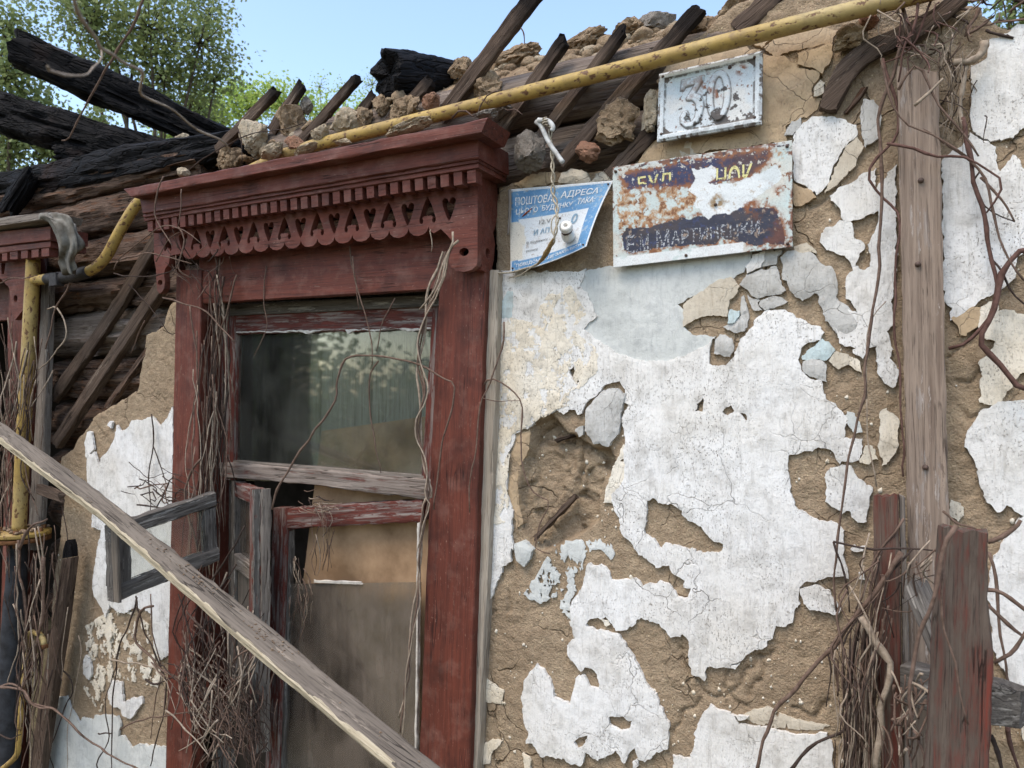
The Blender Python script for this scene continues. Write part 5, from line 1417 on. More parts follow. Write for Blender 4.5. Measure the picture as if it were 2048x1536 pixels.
def es_col(U, V):
    u2 = U + 0.012 * fbm(U * 22, V * 12, 0, 501, 4, .6); v2 = V + 0.03 * fbm(U * 22, V * 12, 4, 502, 4, .6)
    f1 = fbm(U * 16, V * 9, 0, 503, 5, .6); f2 = fbm(U * 48, V * 26, 0, 504, 5, .65); f3 = fbm(U * 7, V * 4, 0, 505, 4)
    c = np.tile(L3(192, 202, 198), U.shape + (1,)); c = mixc(c, sm(f3, -0.1, 0.3) * 0.7, L3(202, 194, 180)); c = mixc(c, sm(f1, 0.0, 0.3) * 0.5, L3(182, 202, 200))
    rz = -0.12 + sm(0.42 - np.hypot((U - 0.30) * 1.1, (V - 0.52) * 0.9), 0, 0.35)
    c = mixc(c, sm(f1 + rz * 0.55, 0.28, 0.42) * sm(f2 + 0.4, 0, 0.35), L3(172, 136, 100))
    c = mixc(c, sm(f2 + 0.3 * f1 + rz * 0.12, 0.28, 0.38), L3(124, 82, 52))
    bt = inside(u2, v2, [band_t]); bb = inside(u2, v2, [band_b]); bp = inside(u2, v2, [band_top])
    navy = np.tile(L3(50, 55, 86), U.shape + (1,)); navy = mixc(navy, sm(U + 0.5 * f1, 0.45, 0.75) * 0.8, L3(80, 58, 54)); navy = mixc(navy, sm(f2, 0.2, 0.34), L3(112, 70, 50)); navy = mixc(navy, sm(-f2, 0.33, 0.42), L3(202, 196, 184))
    dark = np.tile(L3(50, 52, 66), U.shape + (1,)); dark = mixc(dark, sm(f1, 0.05, 0.3), L3(64, 58, 62)); dark = mixc(dark, sm(U + 0.25 * f1, 0.86, 0.96), L3(92, 58, 50)); dark = mixc(dark, sm(f2, 0.36, 0.44), L3(146, 128, 112)); dark = mixc(dark, sm(-f2, 0.3, 0.42) * 0.6, L3(58, 68, 108))
    ds = np.minimum(seg_dist(u2, v2 * 0.6, [(a, b * 0.6) for a, b in band_t]), seg_dist(u2, v2 * 0.6, [(a, b * 0.6) for a, b in band_b]))
    c = np.where(bt[..., None], navy, c); c = np.where(bb[..., None], dark, c); c = np.where(bp[..., None], np.where((f1 > 0.05)[..., None], L3(74, 62, 66), L3(196, 200, 196)), c)
    c = mixc(c, np.exp(-(ds / 0.018) ** 2) * sm(f2 + 0.25, 0, 0.3) * (~bb), L3(138, 90, 58))
    smr = inside(u2, v2, [smear])
    c = mixc(c, smr * 0.95, L3(218, 221, 220)); c = mixc(c, smr * sm(f3, 0.0, 0.3) * 0.6, L3(196, 204, 204)); c = mixc(c, smr * sm(f2, 0.30, 0.42) * 0.7, L3(176, 160, 140))
    hole = sm(0.05 - np.hypot((U - 0.60) * 1.1, (V - 0.50) * 0.6) + 0.06 * f1, 0.0, 0.03); c = mixc(c, hole * sm(f2 + 0.3, 0, 0.4), L3(158, 134, 102))
    rb = sm(0.06 - np.hypot((U - 0.80), (V - 0.55) * 0.7) + 0.07 * f1, 0, 0.04) + sm(0.05 - np.hypot((U - 0.93), (V - 0.45) * 0.5) + 0.07 * f1, 0, 0.04); c = mixc(c, np.clip(rb, 0, 1) * sm(f2 + 0.3, 0, 0.2), L3(132, 80, 46))
    b = np.minimum(np.minimum(U * 1.7, (1 - U) * 1.7), np.minimum(V, 1 - V))
    c = mixc(c, sm(0.03 - b + 0.06 * f1, 0, 0.02) * sm(f2 + 0.1, 0, 0.25), L3(118, 80, 62))
    c = mixc(c, (V > 0.90) * (U < 0.75) * sm(f1 + 0.45, 0, 0.2) * 0.9, L3(220, 222, 220))
    return c
es_disp = lambda U, V: 0.9 * (
     0.0012 * fbm(U * 12, V * 7, 0, 511, 4) + 0.003 * fbm(U * 1.6, V * 1.2, 0, 512, 2) - 0.004 * np.exp(-((U - 0.62) ** 2 * 900 + (V - 0.52) ** 2 * 300)))
plate('plate', e3, 330, 190, 0.003, es_col, es_disp, ES)
e3b = lambda u, v: (e3(u, v)[0] + e3(u, v)[1] * float(es_disp(np.array(u), np.array(v))), e3(u, v)[1])
def mat_worn_print(name, col, keep):
    k = NT(name, 0.8, 0.2)
    v = k.coord('Position', (1, 1, 1), rnd=False)
    k.b.inputs['Base Color'].default_value = col
    k.l(k.ramp(k.noise(v, 240, 4, 0.7), [(keep - 0.06, 1), (keep + 0.06, 0)]), k.b.inputs['Alpha'])
    return k.m
M['chalk'] = mat_worn_print('faded_white_paint', lin(176, 178, 182), 0.48)
M['pale_yellow'] = mat_worn_print('faded_yellow_paint', lin(214, 206, 146), 0.60)
M['white_print'] = mat_worn_print('white_print', lin(222, 224, 224), 0.60)
M['blue_print'] = mat_plain('pale_blue_print', lin(146, 178, 200), 0.6, 0.3, 0.3, 200, 0.0002)
M['grey_print'] = mat_plain('grey_print', lin(150, 152, 152), 0.6, 0.3, 0.3, 200, 0.0002)
M['rust_streak'] = mat_plain('rust_streak', lin(150, 78, 46), 0.8, 0.2, 0.3, 200, 0.0003)
vb = lambda u, a: a
def es_word(body, u0, u1, vt, vbm, mat='chalk', skew=0.0, drop=None):
    return lettering('lettering', body, e3b, u0, vt, u1, vbm, mat, ES, lift=0.0007, skew=skew, drop=drop)
rngd = random.Random(5)
es_word('Е.', 0.085, 0.155, 0.70, 0.885); es_word('М.', 0.165, 0.235, 0.70, 0.875, skew=0.0)
es_word('М', 0.265, 0.340, 0.685, 0.865); es_word('АРТИНЕНКИ', 0.350, 0.835, 0.715, 0.845, skew=-0.005)
es_word('БУД', 0.155, 0.36, 0.135, 0.30, 'pale_yellow', drop=lambda c: c[1] < 0.52)
es_word('НОК', 0.605, 0.80, 0.16, 0.40, 'pale_yellow', drop=lambda c: c[1] < 0.38 + 0.2 * c[0] - 0.3 * (c[0] - .5))
for u, v in ((0.02, 0.05), (0.975, 0.05), (0.975, 0.965), (0.435, 0.965), (0.60, 0.51)):
    p, n = e3(u, v); screw(p + n * 0.002, n, 0.0035, ES)

# --- blue postal address sheet, its corner curled away from the wall
BS = thing('address_sheet', 'curled blue and white tin address sheet beside the window', 'sign', P(1100, 450, -0.02))
def bs3(u, v):
    def pt(u, v):
        tl, tr, br, bl = np.array((1019, 379)), np.array((1227, 361)), np.array((1172, 493)), np.array((1021, 546))
        p = (tl * (1 - u) + tr * u) * (1 - v) + (bl * (1 - u) + br * u) * v
        p = p + np.array((0, 1)) * (6 * math.sin(math.pi * u) * v) + np.array((-4, 0)) * (math.sin(math.pi * v) * u)
        curl = 0.050 * (max(0, 0.55 * u + 0.75 * v - 0.45)) ** 1.8 * (0.25 + u)
        ripple = 0.002 * math.sin(u * 7 + v * 3)
        return P(p[0], p[1], -0.022 - curl + ripple)
    e = 0.01
    a = pt(u, v); du = pt(u + e, v) - a; dw = pt(u, v + e) - a
    n = du.cross(dw).normalized(); n = -n if n.dot(C_POS - a) < 0 else n
    return a, n
def bs_col(U, V):
    f1 = fbm(U * 8, V * 7, 0, 601, 5, .6); f2 = fbm(U * 40, V * 30, 0, 602, 4, .65); f3 = fbm(U * 14, V * 4, 0, 603, 4, .6)
    blue = np.tile(L3(92, 140, 182), U.shape + (1,)); blue = mixc(blue, sm(f1, -0.1, 0.4) * 0.6, L3(116, 158, 190)); blue = mixc(blue, sm(f2, 0.2, 0.35) * 0.7, L3(170, 192, 204))
    wht = np.tile(L3(212, 216, 218), U.shape + (1,)); wht = mixc(wht, sm(f1, 0, 0.4) * 0.4, L3(196, 194, 186))
    m = (V < 0.37) | (U > 0.865) | (V > 0.88) | ((U < 0.10) & (V > 0.3))
    c = np.where(m[..., None], blue, wht)
    edge = (U < 0.02) | (U > 0.985) | (V < 0.03) | (V > 0.985)
    c = np.where(edge[..., None], wht, c)
    gone = sm(0.19 - U + 0.10 * f3 - 0.25 * np.clip(0.48 + 0.12 * f3 - V, 0, 1) * 4, 0.0, 0.03) * (V > 0.40) * (V < 0.86)
    c = mixc(c, gone, L3(214, 206, 190))
    c = mixc(c, sm(f2 + 0.15 * f1, 0.38, 0.46) * 0.5, L3(150, 130, 112))
    return c
plate('sheet', bs3, 150, 120, 0.0015, bs_col, None, BS, curved=True)
def bw(body, u0, u1, vt, vbm, mat='white_print', skew=0.0):
    return lettering('lettering', body, bs3, u0, vt, u1, vbm, mat, BS, lift=0.0016, skew=skew)
bw('ПОШТОВА', 0.06, 0.44, 0.105, 0.205); bw('АДРЕСА', 0.52, 0.90, 0.085, 0.19)
bw('ЦЬОГО', 0.07, 0.30, 0.245, 0.325); bw('БУДИНКУ', 0.345, 0.665, 0.24, 0.32); bw('ТАКА:', 0.71, 0.90, 0.215, 0.295)
bw('12.V', 0.33, 0.46, 0.42, 0.475, 'grey_print'); bw('И АП', 0.28, 0.46, 0.53, 0.60, 'blue_print'); bw('0', 0.70, 0.77, 0.42, 0.56, 'blue_print')
bw('В будинку', 0.20, 0.46, 0.665, 0.70, 'grey_print'); bw('(кому', 0.20, 0.35, 0.765, 0.80, 'grey_print')
bw('ПОВІДОМТЕ ДЕ ЗАКУПИТИ', 0.08, 0.92, 0.91, 0.955)
a_ = [bs3(0.135 + 0.10 * t, 0.345 - 0.085 * t) for t in np.linspace(0, 1, 8)]
tube('rust_scrape', [p + n * 0.0008 for p, n in a_], (0.001, 0.0024, 0.0022, 0.001), M['rust_streak'], BS, n=12, sides=6)
for u, v in ((0.965, 0.05), (0.955, 0.955), (0.03, 0.95), (0.56, 0.44)):
    p, n = bs3(u, v); screw(p + n * 0.001, n, 0.0026, BS)
# --- ceramic insulator standing out of the sheet
IN = thing('insulator', 'white ceramic knob insulator sticking out through the blue sheet', 'insulator', P(1136, 480, -0.05))
def lathe(name, prof, c, axis, mat, parent, sides=24):
    axis = axis.normalized(); ref = Vector((0, 0, 1)); U = (ref - axis * ref.dot(axis)).normalized(); W_ = axis.cross(U)
    V, F = [], []
    for r, h in prof:
        for k in range(sides):
            a = 2 * math.pi * k / sides
            V.append(c + axis * h + (U * math.cos(a) + W_ * math.sin(a)) * r)
    for i in range(len(prof) - 1):
        for k in range(sides):
            k2 = (k + 1) % sides
            F.append((i * sides + k, i * sides + k2, (i + 1) * sides + k2, (i + 1) * sides + k))
    return mesh_obj(name, V, F, mat, parent, Matrix.Translation(c))
ib = P(1137, 474, -0.045); ax = (P(1131, 449, -0.085) - ib)
lathe('body', [(0.001, -0.004), (0.0145, -0.004), (0.0160, 0.002), (0.0158, 0.014), (0.0125, 0.019), (0.0108, 0.023), (0.0110, 0.026), (0.0142, 0.030), (0.0155, 0.035), (0.0150, 0.041), (0.0120, 0.0445), (0.0060, 0.0445), (0.0042, 0.0425), (0.0040, 0.030), (0.001, 0.030)], ib, ax, M['ceramic'], IN)
tube('wire_tie', [ib + ax.normalized() * 0.0235 + (Vector((1, 0, 0)) * math.cos(a) + ax.normalized().cross(Vector((1, 0, 0))) * math.sin(a)) * 0.0125 for a in np.linspace(0, 6.6, 22)], 0.0016, M['iron_wire'], IN, n=40, sides=6)
# --- twisted cloth-covered wires
TW = thing('twisted_wire', 'pale twisted cloth covered wire hanging over the blue sheet', 'wire', P(1105, 300, -0.08))
path = [P(x, y, Y) for x, y, Y in ((1078, 244, -0.07), (1098, 252, -0.08), (1101, 285, -0.085), (1105, 320, -0.085), (1106, 345, -0.085), (1106, 385, -0.08), (1113, 410, -0.085), (1114, 440, -0.095), (1110, 470, -0.1), (1098, 500, -0.085), (1075, 528, -0.06), (1050, 537, -0.04), (1020, 545, -0.03), (995, 546, -0.03))]
Qp = resample(path, 150, True)
for s, r, mat in ((0, 0.0022, 'wire'), (math.pi, 0.0022, 'wire')):
    pts = []
    for i, q in enumerate(Qp):
        a = i * 0.42 + s; amp = 0.0026 + 0.002 * max(0, float(vnoise(i * 0.08, s, 0, 44)))
        pts.append(q + Vector((math.cos(a), math.sin(a) * 0.8, 0.2 * math.sin(a))) * amp)
    tube('strand', pts, r, M[mat], TW, n=260, sides=6)
tube('brown_sleeve', [P(x, y, Y - 0.004) for x, y, Y in ((1106, 478, -0.1), (1096, 500, -0.086), (1086, 516, -0.07), (1076, 528, -0.06))], (0.0025, 0.0055, 0.0062, 0.005, 0.0025), M['wire_br'], TW, n=24, sides=8, lumpy=0.15)
tube('loose_strand', [P(x, y, Y) for x, y, Y in ((1112, 430, -0.09), (1104, 440, -0.1), (1103, 460, -0.1), (1110, 474, -0.1))], 0.0019, M['wire'], TW, n=20, sides=6)
tube('loose_strand', [P(x, y, Y) for x, y, Y in ((1062, 535, -0.05), (1040, 550, -0.03), (1018, 556, -0.022))], 0.0017, M['wire'], TW, n=20, sides=6)
TB = thing('bent_tubing', 'short bent piece of white tubing beside the grey stone', 'tube', P(1100, 280, -0.08))
tube('outer', [P(x, y, -0.095) for x, y in ((1072, 243), (1082, 252), (1098, 285), (1115, 310), (1126, 325))], 0.0055, M['tubing'], TB, n=24, sides=10)
tube('outer', [P(x, y, -0.10) for x, y in ((1076, 240), (1096, 242), (1106, 253), (1104, 262))], 0.0055, M['tubing'], TB, n=20, sides=10)
tube('binding', [P(1092, 250, -0.10) + Vector((0.008 * math.cos(a), 0.008 * math.sin(a), 0.0008 * a)) for a in np.linspace(0, 18, 60)], 0.0016, M['wire'], TB, n=90, sides=5)
o = tube('nail_strip', [P(x, y, -0.03) for x, y in ((1019, 380), (1020, 410), (1016, 470))], (0.0048, 0.004, 0.0025), M['grey'], None, n=14, sides=6)
tag(o, 'pale wooden sliver nailed along the left edge of the blue sheet', 'sliver')

# ------------------------------------------------------------------ rag on the left window
pts = [P(x, y, Y) for x, y, Y in ((84, 432, -0.20), (104, 434, -0.205), (124, 446, -0.20), (136, 470, -0.19), (141, 498, -0.18), (134, 522, -0.17), (140, 545, -0.16))]
Q = resample(pts, 60, True); V, F = [], []
sides = 40
for i, q in enumerate(Q):
    s = i / 59
    w = np.interp(s, (0, 0.15, 0.4, 0.7, 0.85, 1), (0.016, 0.03, 0.05, 0.046, 0.036, 0.03)) * 0.9
    for k in range(sides):
        a = 2 * math.pi * k / sides
        fold = 1 + 0.28 * math.sin(5 * a + 2.2 * s * 3) + 0.18 * math.sin(9 * a - 6 * s) + 0.25 * float(vnoise(3 * math.cos(a) + 9, 3 * math.sin(a), s * 6, 88))
        V.append(q + Vector((math.cos(a) * w * fold, math.sin(a) * w * 0.45 * fold, 0.010 * math.sin(3 * a + 7 * s))))
for i in range(59):
    for k in range(sides):
        k2 = (k + 1) % sides
        F.append((i * sides + k, i * sides + k2, (i + 1) * sides + k2, (i + 1) * sides + k))
F.append(tuple(range(sides))[::-1]); F.append(tuple(59 * sides + k for k in range(sides)))
tag(mesh_obj('rag', V, F, M['rag']), 'crumpled grey rag hanging from the left window cornice', 'rag')

# ------------------------------------------------------------------ loose boards
PK = thing('fallen_plank', 'long grey plank fallen slantwise across the window', 'plank', P(400, 1140, -0.52))
up = [(-80, 780, -0.36), (0, 842, -0.39), (200, 983, -0.455), (432, 1169, -0.52), (614, 1314, -0.56), (862, 1521, -0.62), (1010, 1640, -0.65)]
lw = [(-80, 822, -0.40), (0, 876, -0.43), (200, 1026, -0.495), (400, 1201, -0.56), (560, 1340, -0.60), (771, 1522, -0.66), (900, 1632, -0.69)]
ed = [(-80, 834, -0.397), (0, 889, -0.427), (200, 1041, -0.492), (400, 1217, -0.557), (560, 1357, -0.597), (780, 1540, -0.657), (912, 1650, -0.687)]
board('face', up, lw, 0, 0.016, M['plank'], PK, n=70, m=9, rough=0.003, edge=0.003)
board('edge', [(a, b + 0.5, c - 0.001) for a, b, c in lw], ed, 0, 0.012, M['plank_edge'], PK, n=70, rough=0.003, edge=0.002)
cr_ = []
UPP = resample([pix3(p, 0) for p in up], 2001); LWP = resample([pix3(p, 0) for p in lw], 2001)
for k in range(150):
    rr = random.Random(k * 3 + 1); s = rr.choice([rr.gauss(0.60, 0.04), rr.gauss(0.74, 0.02), rr.random()]); s = min(max(s, 0.1), 0.95)
    A = UPP[int(s * 2000)]; B = LWP[int(s * 2000)]
    t = min(max(rr.gauss(0.35, 0.15), 0.05), 0.9)
    sz = rr.uniform(0.0006, 0.0022)
    cr_.append(lump_geo(A.lerp(B, t) + Vector((0, -0.001, 0.001)), sz * 1.6, sz, sz * 0.6, 700 + k, False, 3))
tag(joined('plank_crumbs', cr_, M['clay_dark']), kind='stuff', label='dark soil crumbs lying on the slanting plank', cat='crumbs')

o = board('wooden_post', [(1793, 130), (1805, 600), (1816, 1050), (1824, 1700)], [(1877, 140), (1888, 600), (1899, 1050), (1908, 1700)], -0.055, 0.03, M['post'], None, n=60, m=9, jag=(0.006, 0), rough=0.003, edge=0.002, cup=0.003)
tag(o, 'bare weathered wooden board standing upright against the plaster at the right', 'board')
for x, y in ((1836, 528), (1842, 360), (1851, 935)):
    pp = P(x, y, -0.0565)
    tube('nail', [pp + Vector((0, 0.003, 0)), pp + Vector((0, -0.002, 0))], (0.0055, 0.0045), M['nail'], o, n=3, sides=9, smooth=False)
FN = thing('picket_fence', 'stub of red brown picket fence in front of the right wall', 'fence', P(1880, 1536, -0.2))
board('picket', [(1746, 990), (1748, 1210), (1762, 1536), (1768, 1700)], [(1797, 984), (1800, 1210), (1806, 1536), (1808, 1700)], -0.10, 0.03, M['picket'], FN, n=40, m=7, jag=(0.012, 0), rough=0.003)
board('picket', [(1798, 990), (1803, 1210), (1808, 1536), (1810, 1700)], [(1809, 995), (1816, 1210), (1822, 1536), (1824, 1700)], -0.085, 0.02, M['grey'], FN, n=30)
board('picket', [(1876, 1050), (1866, 1230), (1858, 1400), (1850, 1536), (1846, 1650)], [(1977, 1062), (1976, 1200), (1987, 1310), (1984, 1400), (1980, 1536), (1978, 1650)], -0.34, 0.028, M['picket_faded'], FN, n=50, m=9, jag=(0.008, 0), rough=0.003, smooth=True)
board('rail', [(1800, 1330, -0.12), (1984, 1368, -0.20), (2042, 1386, -0.20)], [(1800, 1410, -0.12), (1984, 1452, -0.20), (2042, 1458, -0.20)], -0.2, 0.04, M['sash_grey'], FN, n=16, jag=(0, 0.006))
board('rail', [(1826, 1150, -0.16), (1890, 1290, -0.28)], [(1806, 1180, -0.16), (1870, 1340, -0.28)], -0.2, 0.03, M['sash_grey'], FN, n=12, jag=(0.006, 0.006))
LS = thing('leaning_slat', 'weathered slat with a charred tip leaning on the wall below the left laths', 'slat', P(90, 1536, -0.06))
board('body', cR6((355, 340), (300, 700), (230, 1100), (165, 1536), (140, 1700)), cR6((405, 330), (362, 700), (300, 1100), (235, 1536), (210, 1700)), -0.07, 0.03, M['lath'], LS, n=50, m=7, rough=0.003)
board('charred_tip', cR6((374, 235), (358, 290), (353, 336)), cR6((386, 222), (402, 270), (406, 328)), -0.0705, 0.028, M['char'], LS, n=12, jag=(0.01, 0))
o = board('grey_upright', [(82, 548), (78, 700), (66, 900), (52, 1100)], [(98, 548), (94, 700), (88, 900), (76, 1100)], -0.035, 0.025, M['grey'], None, n=40, jag=(0.01, 0.0), rough=0.003)
tag(o, 'grey upright board right behind the yellow riser', 'board')
o = board('broken_stick', cR4((-30, 690), (60, 715), (150, 760)), cR4((-30, 760), (50, 790), (150, 825)), -0.09, 0.02, M['lath'], None, n=16, jag=(0, 0.02), rough=0.003)
tag(o, 'short broken orange brown stick beside the riser under the plank', 'stick')
# ------------------------------------------------------------------ charred roof timbers
def timber(name, pts, radii, mat, label, square=0.55, n=130, sides=36, rough=0.26, ends=0.03, cat='beam', group='charred roof timbers', ratio=1.0):
    sd_ = nseed() * 3
    Q = resample([Vector(p) for p in pts], n)
    T = (Q[-1] - Q[0]).normalized(); up = Vector((0, 0, 1)); S = T.cross(up).normalized(); Uv = S.cross(T)
    L = (Q[-1] - Q[0]).length
    a = np.linspace(0, 2 * np.pi, sides, endpoint=False); ca, sa = np.cos(a), np.sin(a)
    sq = 1 / np.maximum(np.abs(ca), np.abs(sa)); shape = 1 + (sq - 1) * square
    V, F = [], []
    for i, q in enumerate(Q):
        s = i / (n - 1); r = float(np.interp(s, np.linspace(0, 1, len(radii)), radii))
        nz = fbm(np.full(sides, s * L * 6), ca * 2, sa * 2, sd_, 5, .65) + 0.5 * np.abs(fbm(np.full(sides, s * L * 3), ca * 6, sa * 6, sd_ + 2, 3, .6)) - 1.1 * np.exp(-(fbm(np.full(sides, s * L * 1.3), ca * 2.6, sa * 2.6, sd_ + 7, 2) / 0.06) ** 2)
        R = r * shape * (1 + rough * nz)
        if i in (0, n - 1): R = R * 0.82
        jx = ends * (fbm(ca * 2.5, sa * 2.5, s * 3, sd_ + 5, 3)) * (1 if (i < 3 or i > n - 4) else 0)
        for k in range(sides):
            V.append(q + S * float(R[k] * ca[k]) * ratio + Uv * float(R[k] * sa[k]) + T * float(jx[k]))
    for i in range(n - 1):
        for k in range(sides):
            k2 = (k + 1) % sides
            F.append((i * sides + k, i * sides + k2, (i + 1) * sides + k2, (i + 1) * sides + k))
    c0, c1 = len(V), len(V) + 1
    V += [Q[0] + T * 0.015, Q[-1] - T * 0.015]
    for k in range(sides):
        k2 = (k + 1) % sides
        F.append((c0, k2, k)); F.append((c1, (n - 1) * sides + k, (n - 1) * sides + k2))
    o = fix_normals(mesh_obj(name, V, F, M[mat], None, local_frame(Q[0], T, S, Uv)))
    o.data.set_sharp_from_angle(angle=math.radians(50))
    return tag(o, label, cat, group)

timber('charred_beam', [P(30, 96, 0.10), P(240, 190, 0.38), P(470, 296, 0.72)], (0.070, 0.075, 0.068, 0.060), 'char', 'thick charred beam jutting up over the left roof edge, topmost of the burnt timbers')
timber('charred_beam', [P(-70, 205, 0.02), P(120, 262, 0.18), P(360, 332, 0.46)], (0.085, 0.080, 0.080, 0.085), 'char', 'thick charred beam lying just below the topmost one at the left edge')
timber('charred_beam', [P(112, 305, 0.14), P(200, 318, 0.26), P(330, 330, 0.4)], (0.030, 0.040, 0.04), 'char', 'short charred stump under the second burnt beam', n=40)
timber('wall_plate', [P(-120, 402, 0.08), P(150, 356, 0.08), P(300, 326, 0.08), P(520, 286, 0.08)], (0.062, 0.062, 0.064, 0.05), 'char', 'long charred wall plate along the top of the left log wall', n=90)
timber('charred_post', [P(14, 425, -0.03), P(66, 345, 0.0)], (0.028, 0.034, 0.028), 'char', 'short charred stick slanting up at the left edge above the small cornice', n=30)
timber('charred_log', [P(772, 150, -0.02), P(850, 156, 0.12), P(930, 160, 0.26)], (0.062, 0.066, 0.058, 0.045), 'char', 'charred log end lying on the rubble above the cornice', square=0.15, n=50, rough=0.22, cat='log')

# ------------------------------------------------------------------ rubble on the wall top and on the cornice
def chunk(px, py, rx, ry, mat, Y, label, seed, cuts=8, crumb=0.10, dep=0.8):
    c = P(px, py, Y); z = (c - C_POS).dot(C_F)
    a, b = rx * z / FPX, ry * z / FPX
    V, F = lump_geo((0, 0, 0), a, (a + b) / 2 * dep, b, seed, True, cuts, crumb)
    ang = random.Random(seed).uniform(-0.35, 0.35)
    R = Matrix.Rotation(ang, 4, 'Y')
    V = np.array(V) @ np.array(R.to_3x3()).T + np.array(c)
    o = mesh_obj('rubble_chunk', V, F, M[mat], None, Matrix.Translation(c))
    o.data.set_sharp_from_angle(angle=math.radians(45))
    return tag(o, label, 'rubble', 'rubble on the wall top')
for i, (px, py, rx, ry, mat, Y, lab) in enumerate((
    (508, 272, 31, 46, 'lump_pale', -0.02, 'tall whitewashed plaster block beside the leftmost lath stub'),
    (455, 316, 32, 24, 'lump', 0.0, 'brown clay lump at the left foot of the whitewashed block'),
    (582, 238, 34, 40, 'lump', 0.02, 'large brown clay lump between the second and third lath stubs'),
    (545, 304, 31, 15, 'lump_pale', -0.10, 'flat pale rubble piece lying on the cornice below the white block'),
    (588, 286, 24, 14, 'lump_brick', -0.08, 'orange brick fragment on the cornice beside the third lath stub'),
    (610, 298, 32, 8, 'lump_pale', -0.12, 'thin flat mortar piece on the cornice under the brick fragment'),
    (640, 268, 20, 22, 'lump_pale', -0.08, 'pale angular stone where the pipe dips behind the cornice'),
    (614, 210, 17, 18, 'lump_grey', 0.03, 'small grey stone left of the third lath stub'),
    (692, 246, 38, 30, 'lump_pale', -0.03, 'large pale rounded lump just above the pipe left of the fourth lath stub'),
    (728, 238, 22, 22, 'lump', -0.02, 'clay lump behind the pipe under the fourth lath stub'),
    (764, 213, 22, 26, 'lump', 0.0, 'upright clay lump right of the fourth lath stub'),
    (812, 222, 36, 28, 'lump', -0.02, 'wide clay lump behind the pipe below the charred log end'),
    (862, 204, 20, 18, 'lump_brick', -0.04, 'pinkish brick corner at the foot of the charred log end'),
    (978, 180, 36, 32, 'lump', 0.0, 'clay lump between the long lath and the one right of it'),
    (996, 220, 34, 20, 'lump_grey', -0.02, 'grey lump squeezed under the pipe right of the long lath'),
    (922, 134, 26, 24, 'lump', 0.14, 'clay crumb pile between the charred log and the long lath'),
    (1036, 112, 50, 22, 'lump', 0.17, 'clay heap on the wall plate right of the long lath'),
    (1160, 88, 54, 22, 'lump', 0.17, 'crumbly heap on the wall plate against the sky, middle of the three heaps'),
    (1262, 60, 40, 22, 'lump', 0.16, 'crumbly heap on the wall plate left of the rightmost lath'),
    (1310, 46, 44, 30, 'lump_grey', 0.17, 'grey rubble heap behind the rightmost long lath'),
    (1236, 246, 48, 46, 'lump', -0.02, 'big clay lump left of the number plate'),
    (1172, 304, 30, 22, 'lump_brick', -0.03, 'reddish brick fragment below the big clay lump'),
    (1060, 300, 34, 48, 'lump_grey', -0.05, 'grey stone wedged against the right end of the cornice'),
    (820, 256, 56, 12, 'lump_pale', -0.13, 'long flat mortar piece on the cornice right of its middle'),
    (686, 284, 22, 7, 'lump_pale', -0.16, 'small mortar crumb on the cornice edge left of the long flat piece'),
    (366, 346, 18, 11, 'lump_pale', -0.14, 'small pale crumb near the left end of the cornice'),
    (1302, 222, 19, 40, 'lump_pale', -0.02, 'white plaster lump touching the left edge of the number plate'),
    (1702, 72, 40, 26, 'lump', -0.02, 'clay lump under the right end of the pipe'),
    (1740, 42, 22, 20, 'lump_brick', -0.03, 'pinkish lump above the sprung lath at the right'),
    (362, 280, 22, 10, 'lump_pale', 0.25, 'pale splintered chip between the two charred beams'),
    (400, 293, 14, 8, 'lump_brick', 0.30, 'tiny brick chip beside the pale splinter'),
    (975, 228, 26, 10, 'lump_grey', -0.10, 'flat grey chip on the right end of the crown board'),
    (1400, 60, 40, 30, 'lump', 0.04, 'clay lump on the wall crest right of the longest right lath'),
    (1475, 22, 46, 26, 'lump', 0.04, 'clay lump on the crest above the number plate'),
    )):
    chunk(px, py, rx, ry, mat, Y, lab, 40 + i * 3, crumb=0.20 if mat == 'lump' else 0.13)

# small rubble nobody could count, filling the crest and lying on the cornice
def bedz(x, y):
    f = np.clip((np.asarray(x) - P(720, 230).x) / (P(900, 170).x - P(720, 230).x), 0, 1)
    return zp - 0.04 + (0.075 + 0.055 * f) * np.exp(-((np.asarray(y) - 0.19) / 0.10) ** 2) + 0.022 * fbm(np.asarray(x) * 9, np.asarray(y) * 9, 0, 81, 5, .65) - 0.05 * (np.asarray(y) < 0.07)
rr = random.Random(11)
crest = [(430, 318), (520, 285), (640, 250), (760, 205), (900, 165), (1000, 140), (1100, 112), (1200, 92), (1300, 66), (1380, 50), (1470, 20)]
geos = {'lump': [], 'lump_pale': []}
for k in range(1000):
    t = rr.random() * (len(crest) - 1); i = int(t); f = t - i
    x = crest[i][0] * (1 - f) + crest[i + 1][0] * f; y = crest[i][1] * (1 - f) + crest[i + 1][1] * f
    Y = rr.uniform(-0.01, 0.30) if x < 840 else rr.uniform(0.10, 0.32)
    lift = rr.uniform(0, 1)
    c = P(x, y + rr.gauss(2, 8), 0.02); c.y = Y
    c.z += -0.03 + 0.08 * lift * math.exp(-((Y - 0.14) / 0.1) ** 2)
    if x >= 840: c.z = float(bedz(c.x, Y))
    s = rr.choice([0.004, 0.006, 0.009, 0.012, 0.016, 0.024]) * rr.uniform(0.7, 1.3)
    geos['lump' if rr.random() < 0.75 else 'lump_pale'].append(lump_geo(c, s * rr.uniform(0.8, 1.5), s, s * rr.uniform(0.6, 1.0), 2000 + k, False, 5))
